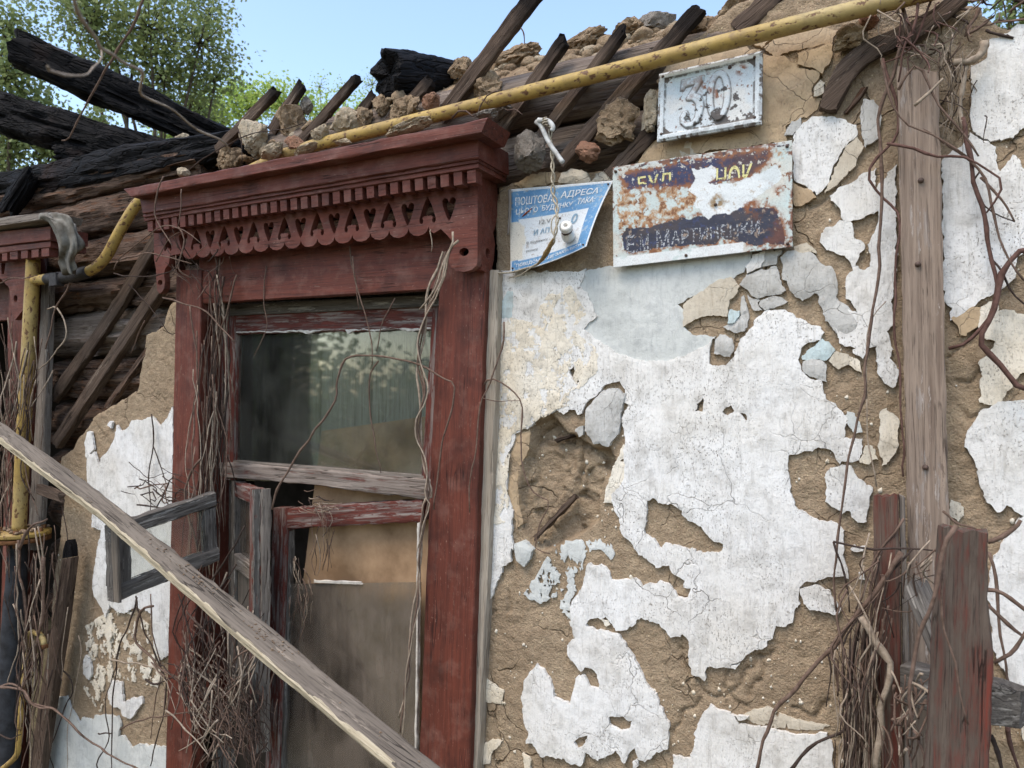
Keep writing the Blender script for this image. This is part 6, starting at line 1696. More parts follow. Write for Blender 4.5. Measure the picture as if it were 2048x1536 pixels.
for k in range(140):
    t = rr.random(); x = 470 + 480 * t; y = 325 - 80 * t + rr.gauss(0, 3)
    c = P(x, y - 6, -0.14 + rr.uniform(-0.03, 0.06)); c.z = P(600, 318, -0.19).z + 0.004 + rr.uniform(0, 0.012)
    s = rr.uniform(0.003, 0.011)
    geos['lump_pale'].append(lump_geo(c, s * rr.uniform(1, 1.8), s, s * 0.7, 4000 + k, False, 5))
tag(joined('rubble', geos['lump'], M['lump']), 'brown clay rubble heaped along the crest of the wall', 'rubble', kind='stuff')
tag(joined('rubble', geos['lump_pale'], M['lump_pale']), 'pale mortar crumbs strewn on the cornice and the wall crest', 'rubble', kind='stuff')
# bed of clay under the rubble
bedx = np.linspace(P(440, 300).x, P(1490, 20).x, 260); bedy = np.linspace(0.05, 0.40, 60)
BX, BY = np.meshgrid(bedx, bedy)
BZ = bedz(BX, BY)
V = np.stack([BX.ravel(), BY.ravel(), BZ.ravel()], 1)
F = [(j * 260 + i, j * 260 + i + 1, (j + 1) * 260 + i + 1, (j + 1) * 260 + i) for j in range(59) for i in range(259)]
mesh_obj('clay_bed', V, F, M['lump'], WALL)

# ------------------------------------------------------------------ vines
def vn(px, Y, r, mat, label, group='dry vines on the house front', **k):
    o = vine('iron_wire' if mat == 'iron_wire' else 'vine', px, Y, r, M[mat], label, group, **k)
    if mat == 'iron_wire':
        tag(o, cat='wire', group='rusty wires by the pipe')
    return o
vn(cF((525, 1500), (545, 1400), (620, 1270), (770, 1040), (915, 830), (940, 690), (995, 530), (1150, 518), (1300, 530), (1470, 575), (1600, 650), (1692, 705), (1660, 900), (1605, 1100), (1580, 1300), (1560, 1500)), -0.085, 0.0040, 'vine', 'dry vine arching across the upper pane in a crooked bow')
vn(cF((1040, -120), (1050, 0), (1120, 250), (1160, 430), (1166, 575)), -0.07, 0.0026, 'vine', 'thin vine hanging straight down to the bow over the pane')
vn(cF((1206, 550), (1200, 555), (1150, 640), (1140, 800), (1165, 1000), (1222, 1268)), -0.05, 0.0028, 'vine', 'thin vine hanging below the bow in the middle of the pane')
vn(cF((1312, 148), (1230, 300), (1195, 490)), -0.03, 0.0024, 'vine', 'short curved twig at the top of the pane right of its middle')
vn(cF((300, 0), (240, 230), (180, 420), (140, 700), (150, 1000), (120, 1200), (160, 1400)), -0.065, 0.0034, 'vine', 'vine running down the left reveal nearest to the pane')
vn(cF((490, -60), (470, 180), (495, 330), (410, 515)), -0.05, 0.0020, 'vine', 'thin twig over the upper left corner of the pane')
for i, dx in enumerate((-16, -4, 8, 20)):
    rv = random.Random(60 + i)
    pts = cF((1640 + dx, -150), (1600 + dx * 2, 0), (1535 + dx, 150), (1480 - dx, 400), (1470 + dx, 600), (1490 + dx * 1.3, 750), (1462 - dx * 0.8, 1000), (1500 + dx, 1200), (1530 - dx, 1400)) + cG((1570 + dx, 260), (1545 - dx, 500), (1535 + dx * .5, 700), (1505 + dx * .3, 900), (1480 - dx * .4, 1120), (1450, 1340 + dx * 3))
    vn([(a + rv.uniform(-3, 3), b) for a, b in pts], -0.075 - 0.006 * i, (0.0042, 0.0030, 0.0036, 0.0026)[i], ('vine_pale', 'vine', 'vine', 'vine_pale')[i],
       'stem of the vine bundle down the inner edge of the right casing, %s' % ('leftmost', 'second from left', 'third from left', 'rightmost')[i], 'vine bundle on the right casing')
vn(cF((2010, 300), (2000, 470), (1930, 650), (1870, 790), (1840, 1000), (1825, 1150), (1800, 1300), (1790, 1520)) , -0.075, 0.0028, 'vine', 'thin vine down the outer edge of the right casing')
vn(cI((0, 380), (120, 212), (335, 376), (338, 640), (350, 850), (430, 1050), (560, 1140), (480, 1300), (450, 1480), (560, 1518)), -0.045, 0.0026, 'vine', 'wiry vine bent over the clay hollow right of the window')
vn(cI((20, 320), (60, 360), (160, 390), (335, 378)), -0.05, 0.0014, 'vine', 'hair thin twig joining the casing to the bent wiry vine')
vn(cC((1400, -40), (1440, 150), (1330, 480), (1300, 640), (1310, 900), (1300, 1300)) + cK((930, 60), (880, 380), (850, 570), (850, 740), (760, 1130), (740, 1250), (700, 1536)) + cL((640, 250), (625, 450), (640, 640)), -0.05, 0.0042, 'vine', 'long dark vine running down the plaster left of the upright board')
vn(cC((1320, 300), (1400, 560), (1385, 700), (1260, 860), (1265, 940), (1370, 1070), (1405, 1150), (1390, 1400)) + cK((1045, 100), (1040, 300), (1075, 650), (1090, 1000), (1095, 1240)), -0.05, 0.0034, 'vine_red', 'reddish vine hugging the left edge of the upright board')
vn(cK((870, 760), (860, 600), (890, 300), (990, 160)), -0.03, 0.0018, 'vine_pale', 'pale dry stalk crossing the plaster left of the upright board')
vn(cK((930, 1300), (880, 1040), (870, 760)), -0.03, 0.0020, 'vine_pale', 'pale dry stalk above the shorter red picket')
vn(cC((1400, 460), (1450, 360), (1500, 335), (1560, 450), (1620, 560), (1760, 720), (1810, 800)), -0.075, 0.0030, 'vine', 'vine looping over the top of the upright board')
vn(cC((1340, 735), (1450, 755), (1580, 800), (1720, 805), (1840, 850), (1920, 920), (1900, 1030), (1850, 1090)), -0.085, 0.0034, 'vine_red', 'reddish vine crossing the upright board and curling down right of it')
vn(cC((1480, 540), (1560, 470), (1630, 400)), -0.08, 0.0038, 'vine_pale', 'short pale stick lying across the top of the upright board')
vn(cC((1310, 300), (1380, 540), (1450, 640), (1570, 690), (1750, 800)), -0.08, 0.0026, 'vine', 'thin vine slanting across the upper part of the upright board')
vn(cC((1500, -30), (1480, 150), (1420, 280), (1400, 420)), -0.07, 0.0034, 'vine_red', 'vine dropping from the pipe end to the top of the upright board')
vn(cC((1580, -30), (1510, 160), (1440, 270), (1330, 320)), -0.06, 0.0026, 'vine_red', 'vine slanting left from the pipe end over the sprung lath')
vn(cC((1380, 10), (1450, 160), (1500, 300)), -0.065, 0.0024, 'vine', 'short vine crossing the sprung lath under the pipe end')
vn(cR1((175, 385), (270, 378), (340, 320), (365, 250)), -0.045, 0.0085, 'vine_pale', 'thick pale peeled root lying on the clay at the top right', taper=0.9)
vn(cR1((270, 380), (240, 450), (215, 590), (230, 720), (245, 800)), -0.04, 0.0048, 'vine_pale', 'pale stem dropping from the peeled root', taper=0.9)
vn(cR1((232, 720), (245, 850), (275, 980), (310, 1150), (355, 1270), (370, 1450), (385, 1530)) + cR2((380, 100), (410, 200), (428, 300), (380, 440), (240, 600), (140, 640)), -0.04, 0.0050, 'vine_red', 'thick reddish vine running down the right plaster into the clay', taper=0.75)
vn(cR1((-20, 790), (100, 860), (240, 960), (370, 1090), (420, 1290), (500, 1560)) + cR2((510, 130), (585, 240)), -0.05, 0.0034, 'vine', 'brown vine slanting down across the right plaster to the picture edge')
vn(cR1((340, 1050), (310, 1110), (350, 1230), (430, 1310), (552, 1362)), -0.035, 0.0022, 'vine_dark', 'dark tendril on the right plaster')
vn(cR1((340, 1090), (420, 1170), (490, 1250), (550, 1362)), -0.035, 0.0030, 'vine', 'short vine ending on the right plaster beside the tendril')
vn(cR2((640, 50), (585, 60), (520, 95), (450, 200), (430, 330), (400, 450), (335, 575), (345, 640), (470, 760), (530, 850), (620, 890)), -0.05, 0.0062, 'vine_red', 'thickest vine forking over the right plaster', taper=0.9)
vn(cR2((390, 110), (470, 200), (520, 310), (620, 400)), -0.035, 0.0026, 'vine_dark', 'dark twig crossing the thick forking vine')
vn(cL((1012, 298), (870, 520), (720, 700), (600, 870), (420, 1060), (290, 1200), (250, 1290), (180, 1560)), -0.14, 0.0058, 'vine', 'long bare stem slanting down left from the shorter red picket')
vn(cL((780, 670), (890, 850), (950, 950), (910, 1130), (890, 1300), (865, 1560)), -0.15, 0.0080, 'vine_pale', 'thick pale stem bending in front of the shorter red picket', taper=0.9)
vn(cL((1250, 65), (1320, 130), (1400, 150), (1440, 165)), -0.36, 0.0024, 'vine', 'twig lying over the top of the taller red picket')
vn(cL((1330, 145), (1265, 250), (1200, 560), (1120, 770), (1080, 950), (1060, 1150), (1050, 1300)), -0.37, 0.0042, 'vine', 'pale brown vine climbing the left edge of the taller red picket')
vn(cL((1252, 400), (1250, 650), (1320, 960), (1392, 1285)), -0.365, 0.0024, 'vine', 'thin vine trailing down the face of the taller red picket')
vn(cL((620, 238), (720, 255), (850, 285), (1000, 282), (1210, 292)), -0.13, 0.0028, 'vine_dark', 'dark twig reaching level across the shorter red picket')
vn(cL((622, 240), (660, 360), (700, 520), (712, 640)), -0.10, 0.0026, 'vine_dark', 'dark twig dropping from the end of the level twig')
vn(cL((370, 1560), (480, 1430), (640, 1345), (700, 1300)), -0.13, 0.0042, 'vine_dark', 'dark stem rising from the bottom edge left of the shorter picket')
vn(cL((1505, 240), (1610, 200), (1680, 150), (1695, 115)), -0.25, 0.0046, 'vine', 'curved stem rising right of the taller red picket top')
vn(cL((1505, 515), (1600, 540), (1714, 620), (1780, 680)), -0.2, 0.0046, 'vine', 'stem leaving the taller picket to the right, upper one')
vn(cL((1505, 600), (1600, 680), (1700, 770), (1780, 860)), -0.18, 0.0040, 'vine', 'stem leaving the taller picket to the right, lower one')
vn(cL((1540, 935), (1640, 880), (1700, 800), (1760, 660)), -0.2, 0.0040, 'vine', 'stem curving up right of the knot of the taller picket')
vn(cL((1510, 300), (1560, 500), (1580, 800), (1620, 1030), (1640, 1100)), -0.12, 0.0036, 'vine', 'stem hanging down the plaster right of the taller picket')
vn(cL((1520, 1350), (1560, 1450), (1590, 1570)), -0.15, 0.0050, 'vine_dark', 'dark stem under the fence rail at the bottom right')
vn(cL((1620, 1300), (1640, 1420), (1690, 1560)), -0.1, 0.0046, 'vine_red', 'reddish stem under the fence rail beside the picture edge')
vn(cE((-20, 1180), (60, 1162), (110, 1200), (140, 1250), (250, 1280), (380, 1400), (500, 1480), (640, 1550)), -0.20, 0.0048, 'vine', 'long vine sweeping across the lower left plaster')
vn(cR5((980, 248), (880, 290), (838, 430), (850, 540), (960, 650), (1060, 760), (1300, 890)), -0.12, 0.0052, 'vine', 'curved vine bowing over the plaster left of the window')
vn(cR5((850, 180), (780, 420), (715, 560), (690, 760), (660, 1000), (650, 1300), (650, 1560)), -0.06, 0.0034, 'vine_dark', 'dark upright vine on the lower left plaster')
vn(cR5((842, 165), (900, 430), (1000, 650), (1085, 880), (1060, 1100), (960, 1520)), -0.07, 0.0034, 'vine_dark', 'dark vine zigzagging beside the left casing')
vn(cR5((960, 150), (970, 420), (1000, 560), (1040, 740), (1000, 1000), (960, 1300)), -0.05, 0.0026, 'vine', 'thin vine hanging from the vent sash')
vn(cR5((640, 678), (790, 698), (900, 712), (1030, 745)), -0.08, 0.0034, 'vine_pale', 'pale twig lying level on the lower left plaster')
vn(cR5((920, 830), (985, 868), (1060, 850), (1140, 815)), -0.09, 0.0046, 'vine_dark', 'stubby dark hooked twig beside the left casing')
vn(cR5((720, 1230), (840, 1170), (1000, 1130), (1200, 1100), (1300, 1080)), -0.12, 0.0030, 'vine', 'thin twig slanting from the lower plaster to the left casing')
vn(cR5((540, 1560), (540, 1470), (630, 1310), (600, 1100), (600, 960), (690, 720)), -0.05, 0.0026, 'vine_dark', 'looped dark vine beside the upright vine on the lower plaster')
vn(cR5((545, 1262), (600, 1258), (655, 1262)), -0.055, 0.0034, 'vine_dark', 'short dark spur on the upright vine')
vn(cR5((230, 740), (330, 820), (340, 950), (270, 1060), (200, 1280), (150, 1420), (190, 1560)), -0.04, 0.0032, 'vine_dark', 'dark vine curling on the grey plaster beside the leaning slat')
vn(cR5((385, 480), (405, 660), (350, 960), (300, 1250), (295, 1560)), -0.04, 0.0022, 'vine_pale', 'pale thin stem on the grey plaster right of the leaning slat')
vn(cR4((815, 175), (825, 400), (795, 640), (806, 885)), -0.03, 0.0028, 'vine_dark', 'dark vine hanging on the plaster above the vent sash')
vn(cR4((825, 400), (870, 540), (925, 690)), -0.04, 0.0022, 'vine_dark', 'dark twig branching right above the vent sash')
vn(cR4((705, 705), (725, 725), (830, 695), (940, 682)), -0.06, 0.0034, 'vine', 'brown twig pointing left above the vent sash')
vn(cR4((710, 840), (790, 852), (880, 862)), -0.12, 0.0036, 'vine_dark', 'dark stub lying on top of the vent sash')
vn(cR4((850, 860), (930, 720), (970, 640), (1060, 690), (1150, 730)), -0.09, 0.0028, 'vine_dark', 'crooked dark twig against the left casing above the vent sash')
vn(cR4((1170, 510), (1080, 640), (1065, 780), (1110, 1000), (1160, 1260)), -0.14, 0.0042, 'vine', 'vine dropping in front of the vent sash hinge')
vn(cM((425, 645), (380, 760), (328, 970), (360, 1090), (510, 1325)), -0.215, 0.0028, 'vine', 'crooked twig hanging over the left end of the carved cornice')
vn(cM((600, 770), (580, 980), (560, 1140)), -0.205, 0.0024, 'vine', 'straight twig hanging beside the crooked one on the carved cornice')
vn(cM((-20, 1463), (200, 1280), (390, 1145), (560, 1150), (680, 1210), (790, 1300)), -0.20, 0.0026, 'vine', 'arching twig over the left end of the heart carving')
vn(cM((350, 1480), (450, 1310), (580, 1190)), -0.19, 0.0020, 'vine', 'short twig crossing the leftmost carved teardrop')
vn(cM((570, 1140), (620, 1250), (610, 1380), (580, 1480), (520, 1600)), -0.19, 0.0030, 'vine', 'curled vine end below the arching twig')
vn(cM((-60, 1560), (0, 1463), (300, 1400), (560, 1460), (700, 1500)), -0.15, 0.0030, 'vine', 'looping vine left of the small left pendant')
vn(cN((1250, 1180), (1160, 1250), (1080, 1480), (1040, 1600), (900, 1800)), -0.13, 0.0040, 'vine_pale', 'pale vine hanging beside the right pendant, left one')
vn(cN((1200, 1100), (1200, 1210), (1120, 1400), (1100, 1560), (980, 1760)), -0.13, 0.0034, 'vine_pale', 'pale vine hanging beside the right pendant, right one')
vn(cN((1000, 1080), (1012, 1180), (1004, 1280)), -0.11, 0.0016, 'vine_pale', 'tiny straw hanging under the scallops near the right pendant')
vn(cN((270, 1230), (290, 1420), (320, 1560), (350, 1800)), -0.06, 0.0024, 'vine', 'twig hanging down the middle of the head board')
vn(cB((890, 690), (905, 665), (970, 650), (1035, 690), (1050, 620), (1100, 545), (1180, 530)), -0.10, 0.0026, 'iron_wire', 'bent iron wire looped over the pipe above the cornice end')
vn(cB((1200, 640), (1260, 635), (1305, 670)), -0.08, 0.0022, 'iron_wire', 'short rusty wire under the pipe right of the cornice')
vn(cB((1292, 165), (1312, 200), (1318, 265)), -0.05, 0.0022, 'iron_wire', 'bent rusty wire hanging from the tip of the long lath')
vn(cM((640, 600), (1000, 360), (1300, 225), (1600, 190), (1780, 130)), -0.06, 0.0026, 'vine_dark', 'dark vine arching over the rubble left of the pipe')
vn(cM((1150, 180), (1190, 280), (1200, 510)), -0.07, 0.0022, 'vine_dark', 'short dark vine standing before the whitewashed block')
vn(cR7((-20, 560), (60, 525), (150, 520), (220, 505)), -0.13, 0.0030, 'vine', 'twig lying level in front of the top of the riser')
vn(cR7((420, 530), (380, 620), (330, 700), (310, 800), (270, 940)), -0.10, 0.0042, 'vine', 'stem dropping from the wrapped joint beside the riser')
vn(cR7((280, 705), (345, 700), (400, 850), (320, 970), (200, 1090)), -0.08, 0.0036, 'vine_pale', 'pale stem making a bend right of the riser')
vn(cD((790, 520), (900, 630), (980, 740), (1040, 820), (1090, 810)), -0.03, 0.0024, 'vine_dark', 'dark vine looping in the gap beside the left casing')
vn(cD((1000, 600), (1130, 640), (1260, 680), (1360, 780), (1440, 870)), -0.09, 0.0036, 'vine', 'vine crossing the top of the left casing')
vn(cD((890, 740), (850, 830), (800, 950)), -0.03, 0.0024, 'vine', 'straight twig between the two bare laths')
vn(cD((700, 450), (800, 468), (950, 460), (1060, 430), (1120, 330)), -0.12, 0.0026, 'vine_dark', 'dark vine bending behind the small left pendant')
vn(cG((515, 660), (600, 540), (700, 365)), -0.20, 0.0036, 'vine_dark', 'dark stick standing out from the casement over the plank')
vn([(x, y) for x, y in cR6((105, 230), (110, 420), (135, 520), (145, 700), (140, 900), (150, 1080))], -0.17, 0.0060, 'vine', 'thick vine climbing the wrapped pipe below the flange')
vn(cR6((95, 250), (95, 480), (105, 820), (70, 960), (40, 1060)), -0.19, 0.0034, 'vine_pale', 'pale vine dangling before the wrapped pipe')
vn(cR6((250, 330), (250, 560), (235, 720), (200, 850), (215, 1010), (180, 1110)), -0.16, 0.0070, 'vine', 'thickest vine stem between the wrapped pipe and the leaning slat')
vn(cR6((110, 280), (160, 170), (270, 110)), -0.22, 0.0062, 'vine', 'thick vine curling over the pipe flange')
vn(cR6((-20, 1070), (60, 1075), (150, 1110), (200, 1185), (300, 1200), (400, 1280), (470, 1350)), -0.21, 0.0052, 'vine', 'vine crossing the foot of the leaning slat')
vn(cR6((-20, 1340), (60, 1370), (120, 1345)), -0.2, 0.0036, 'vine_dark', 'short vine at the lower left picture edge')
# twigs high over the roof
vn([(292, -12, -0.10), (270, 40, -0.10), (232, 109, -0.10), (190, 180, -0.1), (150, 253, -0.1), (136, 278, -0.1), (124, 281, -0.1)], -0.1, 0.0052, 'vine', 'straight bare twig slanting down in front of the charred beams')
def near(px, depth, r, label):
    pts = [PZ(a, b, depth + 0.04 * i) for i, (a, b) in enumerate(px)]
    V, F = vine_geo(pts, r, 0.7, per=0.012)
    tag(mesh_obj('vine', V, F, M['vine_pale']), label, 'vine', 'dry vines on the house front')
near(cA((430, -30), (500, 110), (560, 190), (600, 280), (700, 380), (830, 430), (840, 540), (900, 595), (1050, 680), (1200, 780), (1330, 850)), 0.42, 0.0014, 'blurred pale twig trailing close to the lens across the sky and charred beams')
near(cA((280, 390), (400, 425), (490, 425), (560, 370), (585, 270)), 0.44, 0.0009, 'blurred short side twig close to the lens over the top charred beam')

# tangles nobody could count
def tangle(name, paths, n, r, spread, mats, label, seed, wander=0.01, Yspread=0.03, kf=1.0):
    rv = random.Random(seed)
    by = {}
    for k in range(n):
        base = rv.choice(paths)
        i0 = rv.random() * 0.6; i1 = i0 + rv.uniform(0.2, 0.6)
        pts = resample([pix3(p, 0) for p in base], 12)
        a = int(i0 * 11); b = min(11, max(a + 3, int(i1 * 11)))
        seg = pts[a:b + 1:2]
        off = Vector((rv.gauss(0, spread), rv.gauss(0, Yspread), rv.gauss(0, spread)))
        kink = [q + off + Vector((rv.gauss(0, spread * 0.7), rv.gauss(0, Yspread * 0.5), rv.gauss(0, spread * 0.5))) * kf for q in seg]
        kink = [Vector((q.x, min(q.y, -0.012 if abs(q.x + 1.5) > 0.6 else 0.02), q.z)) for q in kink]
        by.setdefault(rv.choice(mats), []).append(vine_geo(kink, r * 0.8 * rv.uniform(0.4, 1.2), 0.5, per=0.03, sides=4, wander=0.004))
    for m_, g_ in by.items():
        tag(joined(name, g_, M[m_]), label + (', ' + {'vine': 'brown', 'vine_red': 'reddish', 'vine_pale': 'pale', 'vine_dark': 'dark'}[m_] + ' stems'), 'vines', kind='stuff')
tangle('vine_tangle', [[(420, 480, -0.1), (425, 640, -0.06), (430, 800, -0.06), (430, 960, -0.07), (425, 1200, -0.1)], [(440, 560, -0.05), (430, 750, -0.05), (420, 950, -0.06), (400, 1300, -0.1)]], 70, 0.0036, 0.013, ['vine', 'vine', 'vine_pale', 'vine_dark'], 'dry vine stems crowded along the left reveal of the window', 1)
tangle('vine_tangle', [[(430, 1150, -0.12), (415, 1300, -0.14), (420, 1450, -0.16), (440, 1600, -0.18)], [(370, 1300, -0.1), (430, 1420, -0.14), (520, 1560, -0.18)], [(500, 1250, -0.12), (470, 1400, -0.16), (400, 1560, -0.18)]], 190, 0.0036, 0.035, ['vine', 'vine', 'vine_dark', 'vine_pale'], 'dense thicket of dry twigs at the foot of the open casement', 2, Yspread=0.04)
tangle('vine_tangle', [[(470, 1380, -0.14), (500, 1450, -0.16), (515, 1560, -0.17)]], 130, 0.0022, 0.018, ['vine', 'vine_dark'], 'mat of fine rootlets under the slanting plank', 3)
tangle('vine_tangle', [[(640, 1000, -0.0), (650, 1060, -0.01), (640, 1150, 0.0)], [(590, 1110, 0.0), (600, 1200, 0.0), (595, 1290, 0.0)], [(600, 1010, -0.01), (680, 1015, -0.01)]], 90, 0.0018, 0.012, ['vine', 'vine_dark', 'vine_pale'], 'withered strands hanging over the lower sash rail', 4, Yspread=0.012)
tangle('vine_tangle', [[(1790, 1060, -0.12), (1740, 1200, -0.14), (1720, 1350, -0.15), (1715, 1560, -0.16)], [(1700, 1250, -0.12), (1720, 1400, -0.15), (1730, 1600, -0.17)], [(1860, 1090, -0.25), (1800, 1180, -0.18), (1720, 1240, -0.15)]], 46, 0.0026, 0.020, ['vine', 'vine_pale', 'vine', 'vine_dark'], 'loose dry twigs crossing over the shorter red picket', 5, Yspread=0.02)
tangle('vine_tangle', [[(1735, 1230, -0.1), (1722, 1400, -0.12), (1712, 1640, -0.13)], [(1700, 1300, -0.1), (1705, 1460, -0.12), (1690, 1640, -0.13)], [(1760, 1150, -0.13), (1728, 1350, -0.13), (1725, 1640, -0.14)]], 190, 0.0024, 0.015, ['vine', 'vine_pale', 'vine', 'vine_dark'], 'upright dry stalks packed against the left side of the shorter red picket', 15, Yspread=0.012, kf=0.25)
tangle('vine_tangle', [[(1830, 1350, -0.2), (1825, 1450, -0.22), (1810, 1600, -0.24)], [(1850, 1380, -0.25), (1800, 1480, -0.22)]], 34, 0.0034, 0.012, ['vine_pale', 'vine'], 'dry stalks standing between the two red pickets', 6)
tangle('vine_tangle', [[(10, 640, -0.08), (20, 800, -0.08), (15, 1000, -0.1), (20, 1200, -0.16)], [(60, 700, -0.14), (30, 900, -0.14), (60, 1040, -0.16)], [(60, 1100, -0.16), (65, 1300, -0.16), (60, 1560, -0.17)], [(85, 1060, -0.14), (80, 1300, -0.15), (75, 1560, -0.16)]], 150, 0.0034, 0.020, ['vine', 'vine', 'vine_dark', 'vine_pale'], 'dry vines matted round the riser and wrapped pipe at the left edge', 7)
tangle('vine_tangle', [[(330, 440, -0.15), (350, 520, -0.12), (420, 600, -0.09)], [(440, 500, -0.09), (430, 620, -0.07)]], 36, 0.0026, 0.02, ['vine', 'vine_dark'], 'wispy twigs round the small left pendant', 8)
tangle('vine_tangle', [[(1830, 30, -0.06), (1840, 110, -0.07), (1880, 180, -0.06)], [(1790, 20, -0.05), (1830, 160, -0.06)], [(1900, 60, -0.05), (1870, 130, -0.06)]], 36, 0.0024, 0.018, ['vine', 'vine_pale', 'vine_red'], 'dry vines knotted over the top of the upright board', 9)
tangle('vine_tangle', [[(1920, 60, -0.03), (1900, 200, -0.03), (1895, 300, -0.03)]], 36, 0.0014, 0.022, ['vine_dark', 'vine_pale'], 'straw and rootlets sticking out of the clay beside the upright board', 10)
tangle('vine_tangle', [[(1975, 0, 0.05), (1990, 30, 0.05), (2020, 20, 0.05)]], 40, 0.0040, 0.03, ['vine_dark', 'vine'], 'dark roots at the crest of the wall in the top right corner', 12)
tangle('vine_tangle', [[(300, 960, -0.1), (360, 990, -0.12), (420, 1000, -0.12)]], 30, 0.0026, 0.025, ['vine_dark', 'vine'], 'dark twigs bristling above the vent sash', 13)

# ------------------------------------------------------------------ trees
def leaves(points, size, rv, mat, parent, name='crown', density=1):
    V, F, Cc = [], [], []
    for c in points:
        s = size * rv.uniform(0.6, 1.25)
        d = Vector((rv.gauss(0, 1), rv.gauss(0, 1), rv.gauss(-0.3, 0.7))).normalized()
        w = d.cross(Vector((rv.gauss(0, 1), rv.gauss(0, 1), rv.gauss(0, 1)))).normalized()
        n = d.cross(w)
        b = len(V)
        V += [c, c + d * s * 0.45 + w * s * 0.36 + n * s * 0.06, c + d * s, c + d * s * 0.45 - w * s * 0.36 + n * s * 0.06]
        F += [(b, b + 1, b + 2), (b, b + 2, b + 3)]
        t = rv.random(); Cc += [(t, t, t)] * 4
    return mesh_obj(name, V, F, M[mat], parent, smooth=False, cols=np.array(Cc))

def tree(name, label, base, blobs, size, n_leaf, mat, seed, group, trunk_r=0.12, sprays=60):
    """blobs: (centre, radius) balls of the crown; each is filled with sprays of twigs that carry the leaves"""
    rv = random.Random(seed)
    root = thing(name, label, 'tree', base, group)
    geos, tips = [], []
    top = Vector((0, 0, 0))
    for c, r in blobs: top += c
    top /= len(blobs)
    fork = Vector(base).lerp(top, 0.45)
    geos.append(tube_geo(resample([Vector(base), Vector(base).lerp(fork, 0.5) + Vector((0.1, 0, 0)), fork], 10), list(np.linspace(trunk_r, trunk_r * 0.6, 10)), 9, lumpy=0.05))
    tot = sum(r ** 2 for _, r in blobs)
    for c, r in blobs:
        mid = fork.lerp(c, 0.5) + Vector((rv.gauss(0, 0.15), rv.gauss(0, 0.15), rv.gauss(0.1, 0.1)))
        geos.append(tube_geo(resample([fork, mid, c], 8, True), list(np.linspace(trunk_r * 0.45, trunk_r * 0.13, 8)), 6))
        k = max(5, int(sprays * r * r / tot))
        for _ in range(k):
            d = Vector((rv.gauss(0, 1), rv.gauss(0, 1), rv.gauss(0.2, 0.9))).normalized()
            e = c + d * r * rv.uniform(0.55, 1.1)
            m2 = c.lerp(e, 0.5) + Vector((rv.gauss(0, 0.06), rv.gauss(0, 0.06), rv.gauss(0.03, 0.06))) * r
            pp = resample([c.lerp(e, 0.05), m2, e], 6, True)
            geos.append(tube_geo(pp, list(np.linspace(trunk_r * 0.10, trunk_r * 0.025, 6)), 4))
            tips.append(pp)
    pts = []
    for _ in range(n_leaf):
        pp = rv.choice(tips)
        q = pp[min(5, int(2 + rv.random() * 4))]
        pts.append(q + Vector((rv.gauss(0, 1), rv.gauss(0, 1), rv.gauss(0, 1))) * size * 2.1)
    joined('trunk', geos, M['bark'], root)
    leaves(pts, size, rv, mat, root)
    return root

def blob(px, py, rpx, depth):
    return (PZ(px, py, depth), rpx * depth / FPX)
dA = 9.0
b0 = PZ(250, 768, dA); b0.z = 0
tree('leafy_tree', 'airy green tree behind the charred beams at the upper left', b0,
     [blob(*b, dA + j * 0.15) for j, b in enumerate(((180, 40, 90), (300, 60, 95), (400, 90, 80), (330, 150, 85), (230, 110, 70), (430, 160, 60), (120, -30, 80), (300, -40, 90), (420, 30, 55), (400, 220, 50), (330, 220, 55)))], 0.060, 14000, 'leaf', 21, 'trees beyond the wall', 0.085, 320)
dB = 7.5
b0 = PZ(-20, 768, dB); b0.z = 0
tree('leafy_tree', 'denser green tree at the far left edge under the charred beams', b0,
     [blob(*b, dB + j * 0.1) for j, b in enumerate(((20, 160, 70), (60, 250, 75), (20, 300, 60), (110, 300, 60), (-60, 220, 80), (10, 60, 60), (180, 270, 50), (-40, 340, 70)))], 0.052, 13000, 'leaf', 22, 'trees beyond the wall', 0.075, 260)
dC = 15.0
b0 = PZ(480, 768, dC); b0.z = 0
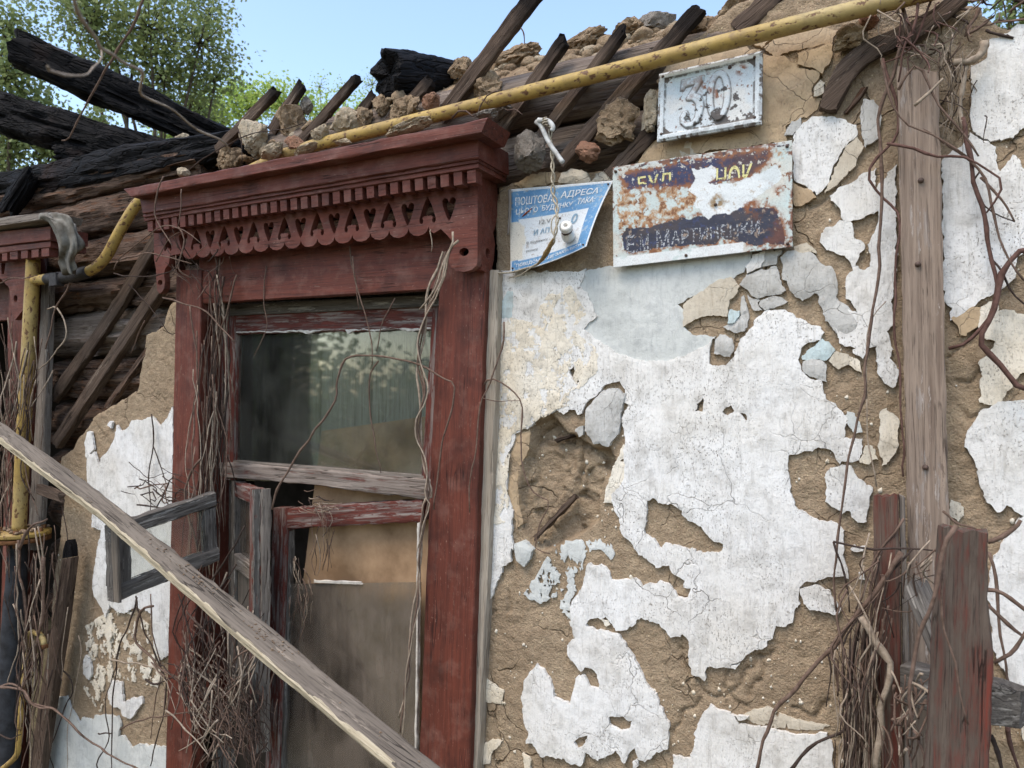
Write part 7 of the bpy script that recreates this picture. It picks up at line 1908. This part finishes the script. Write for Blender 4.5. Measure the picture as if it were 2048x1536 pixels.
tree('leafy_tree', 'bright yellow green young tree low behind the lath stubs', b0,
     [blob(*b, dC + j * 0.2) for j, b in enumerate(((430, 240, 60), (500, 220, 48), (560, 205, 42), (610, 215, 36), (370, 270, 60), (660, 230, 34), (470, 190, 34), (720, 225, 30)))], 0.085, 7500, 'leaf_young', 23, 'trees beyond the wall', 0.12, 150)
dD = 22.0
b0 = PZ(690, 768, dD); b0.z = 0
tree('leafy_tree', 'distant thin topped tree between the left lath stubs and charred log', b0,
     [blob(*b, dD) for b in ((640, 175, 22), (690, 185, 24), (745, 170, 26), (600, 190, 22), (790, 190, 20))], 0.07, 700, 'leaf_young', 24, 'trees beyond the wall', 0.08, 80)
dE = 6.0
b0 = PZ(2060, 768, dE); b0.z = 0
tree('leafy_tree', 'scrap of green tree in the top right corner', b0, [blob(*b, dE) for b in ((2030, 10, 60), (2070, 60, 60), (2120, 0, 90))], 0.055, 1500, 'leaf', 25, 'trees beyond the wall', 0.08, 60)
for k, x in enumerate((-13.5, -10.6, -8.0, -5.6, -3.2)):
    rv = random.Random(170 + k)
    bl = [(Vector((x + rv.gauss(0, 0.7), -8.6 + rv.gauss(0, 0.35), rv.uniform(0.25, 1.75))), rv.uniform(0.45, 0.75)) for _ in range(11)]
    r_ = tree('leafy_bush', 'leafy bush across the lane mirrored low in the window glass, %s from the left' % ('first', 'second', 'third', 'fourth', 'fifth')[k], (x, -8.6, 0.0), bl, 0.15, 2600, 'leaf', 180 + k, 'bushes across the lane', 0.06, 110)
    tag(r_, cat='bush')
# trees across the lane, seen only as reflections in the panes
proto = None
for k, (x, y, s, w_) in enumerate(((-10.5, -8.0, 1.0, 'left'), (-6.2, -9.5, 1.1, 'middle'), (-2.0, -10.5, 1.0, 'right'), (-15.0, -7.0, 1.1, 'far left'))):
    rv = random.Random(70 + k)
    bl = [(Vector((x + rv.gauss(0, 1.1), y + rv.gauss(0, 0.8), rv.uniform(0.7, 4.6) * s)), rv.uniform(0.8, 1.25)) for _ in range(15)]
    tree('leafy_tree', 'leafy tree across the lane mirrored in the window glass, %s one' % w_, (x, y, 0.0), bl, 0.16, 3600, 'leaf', 80 + k, 'trees across the lane', 0.15, 120)
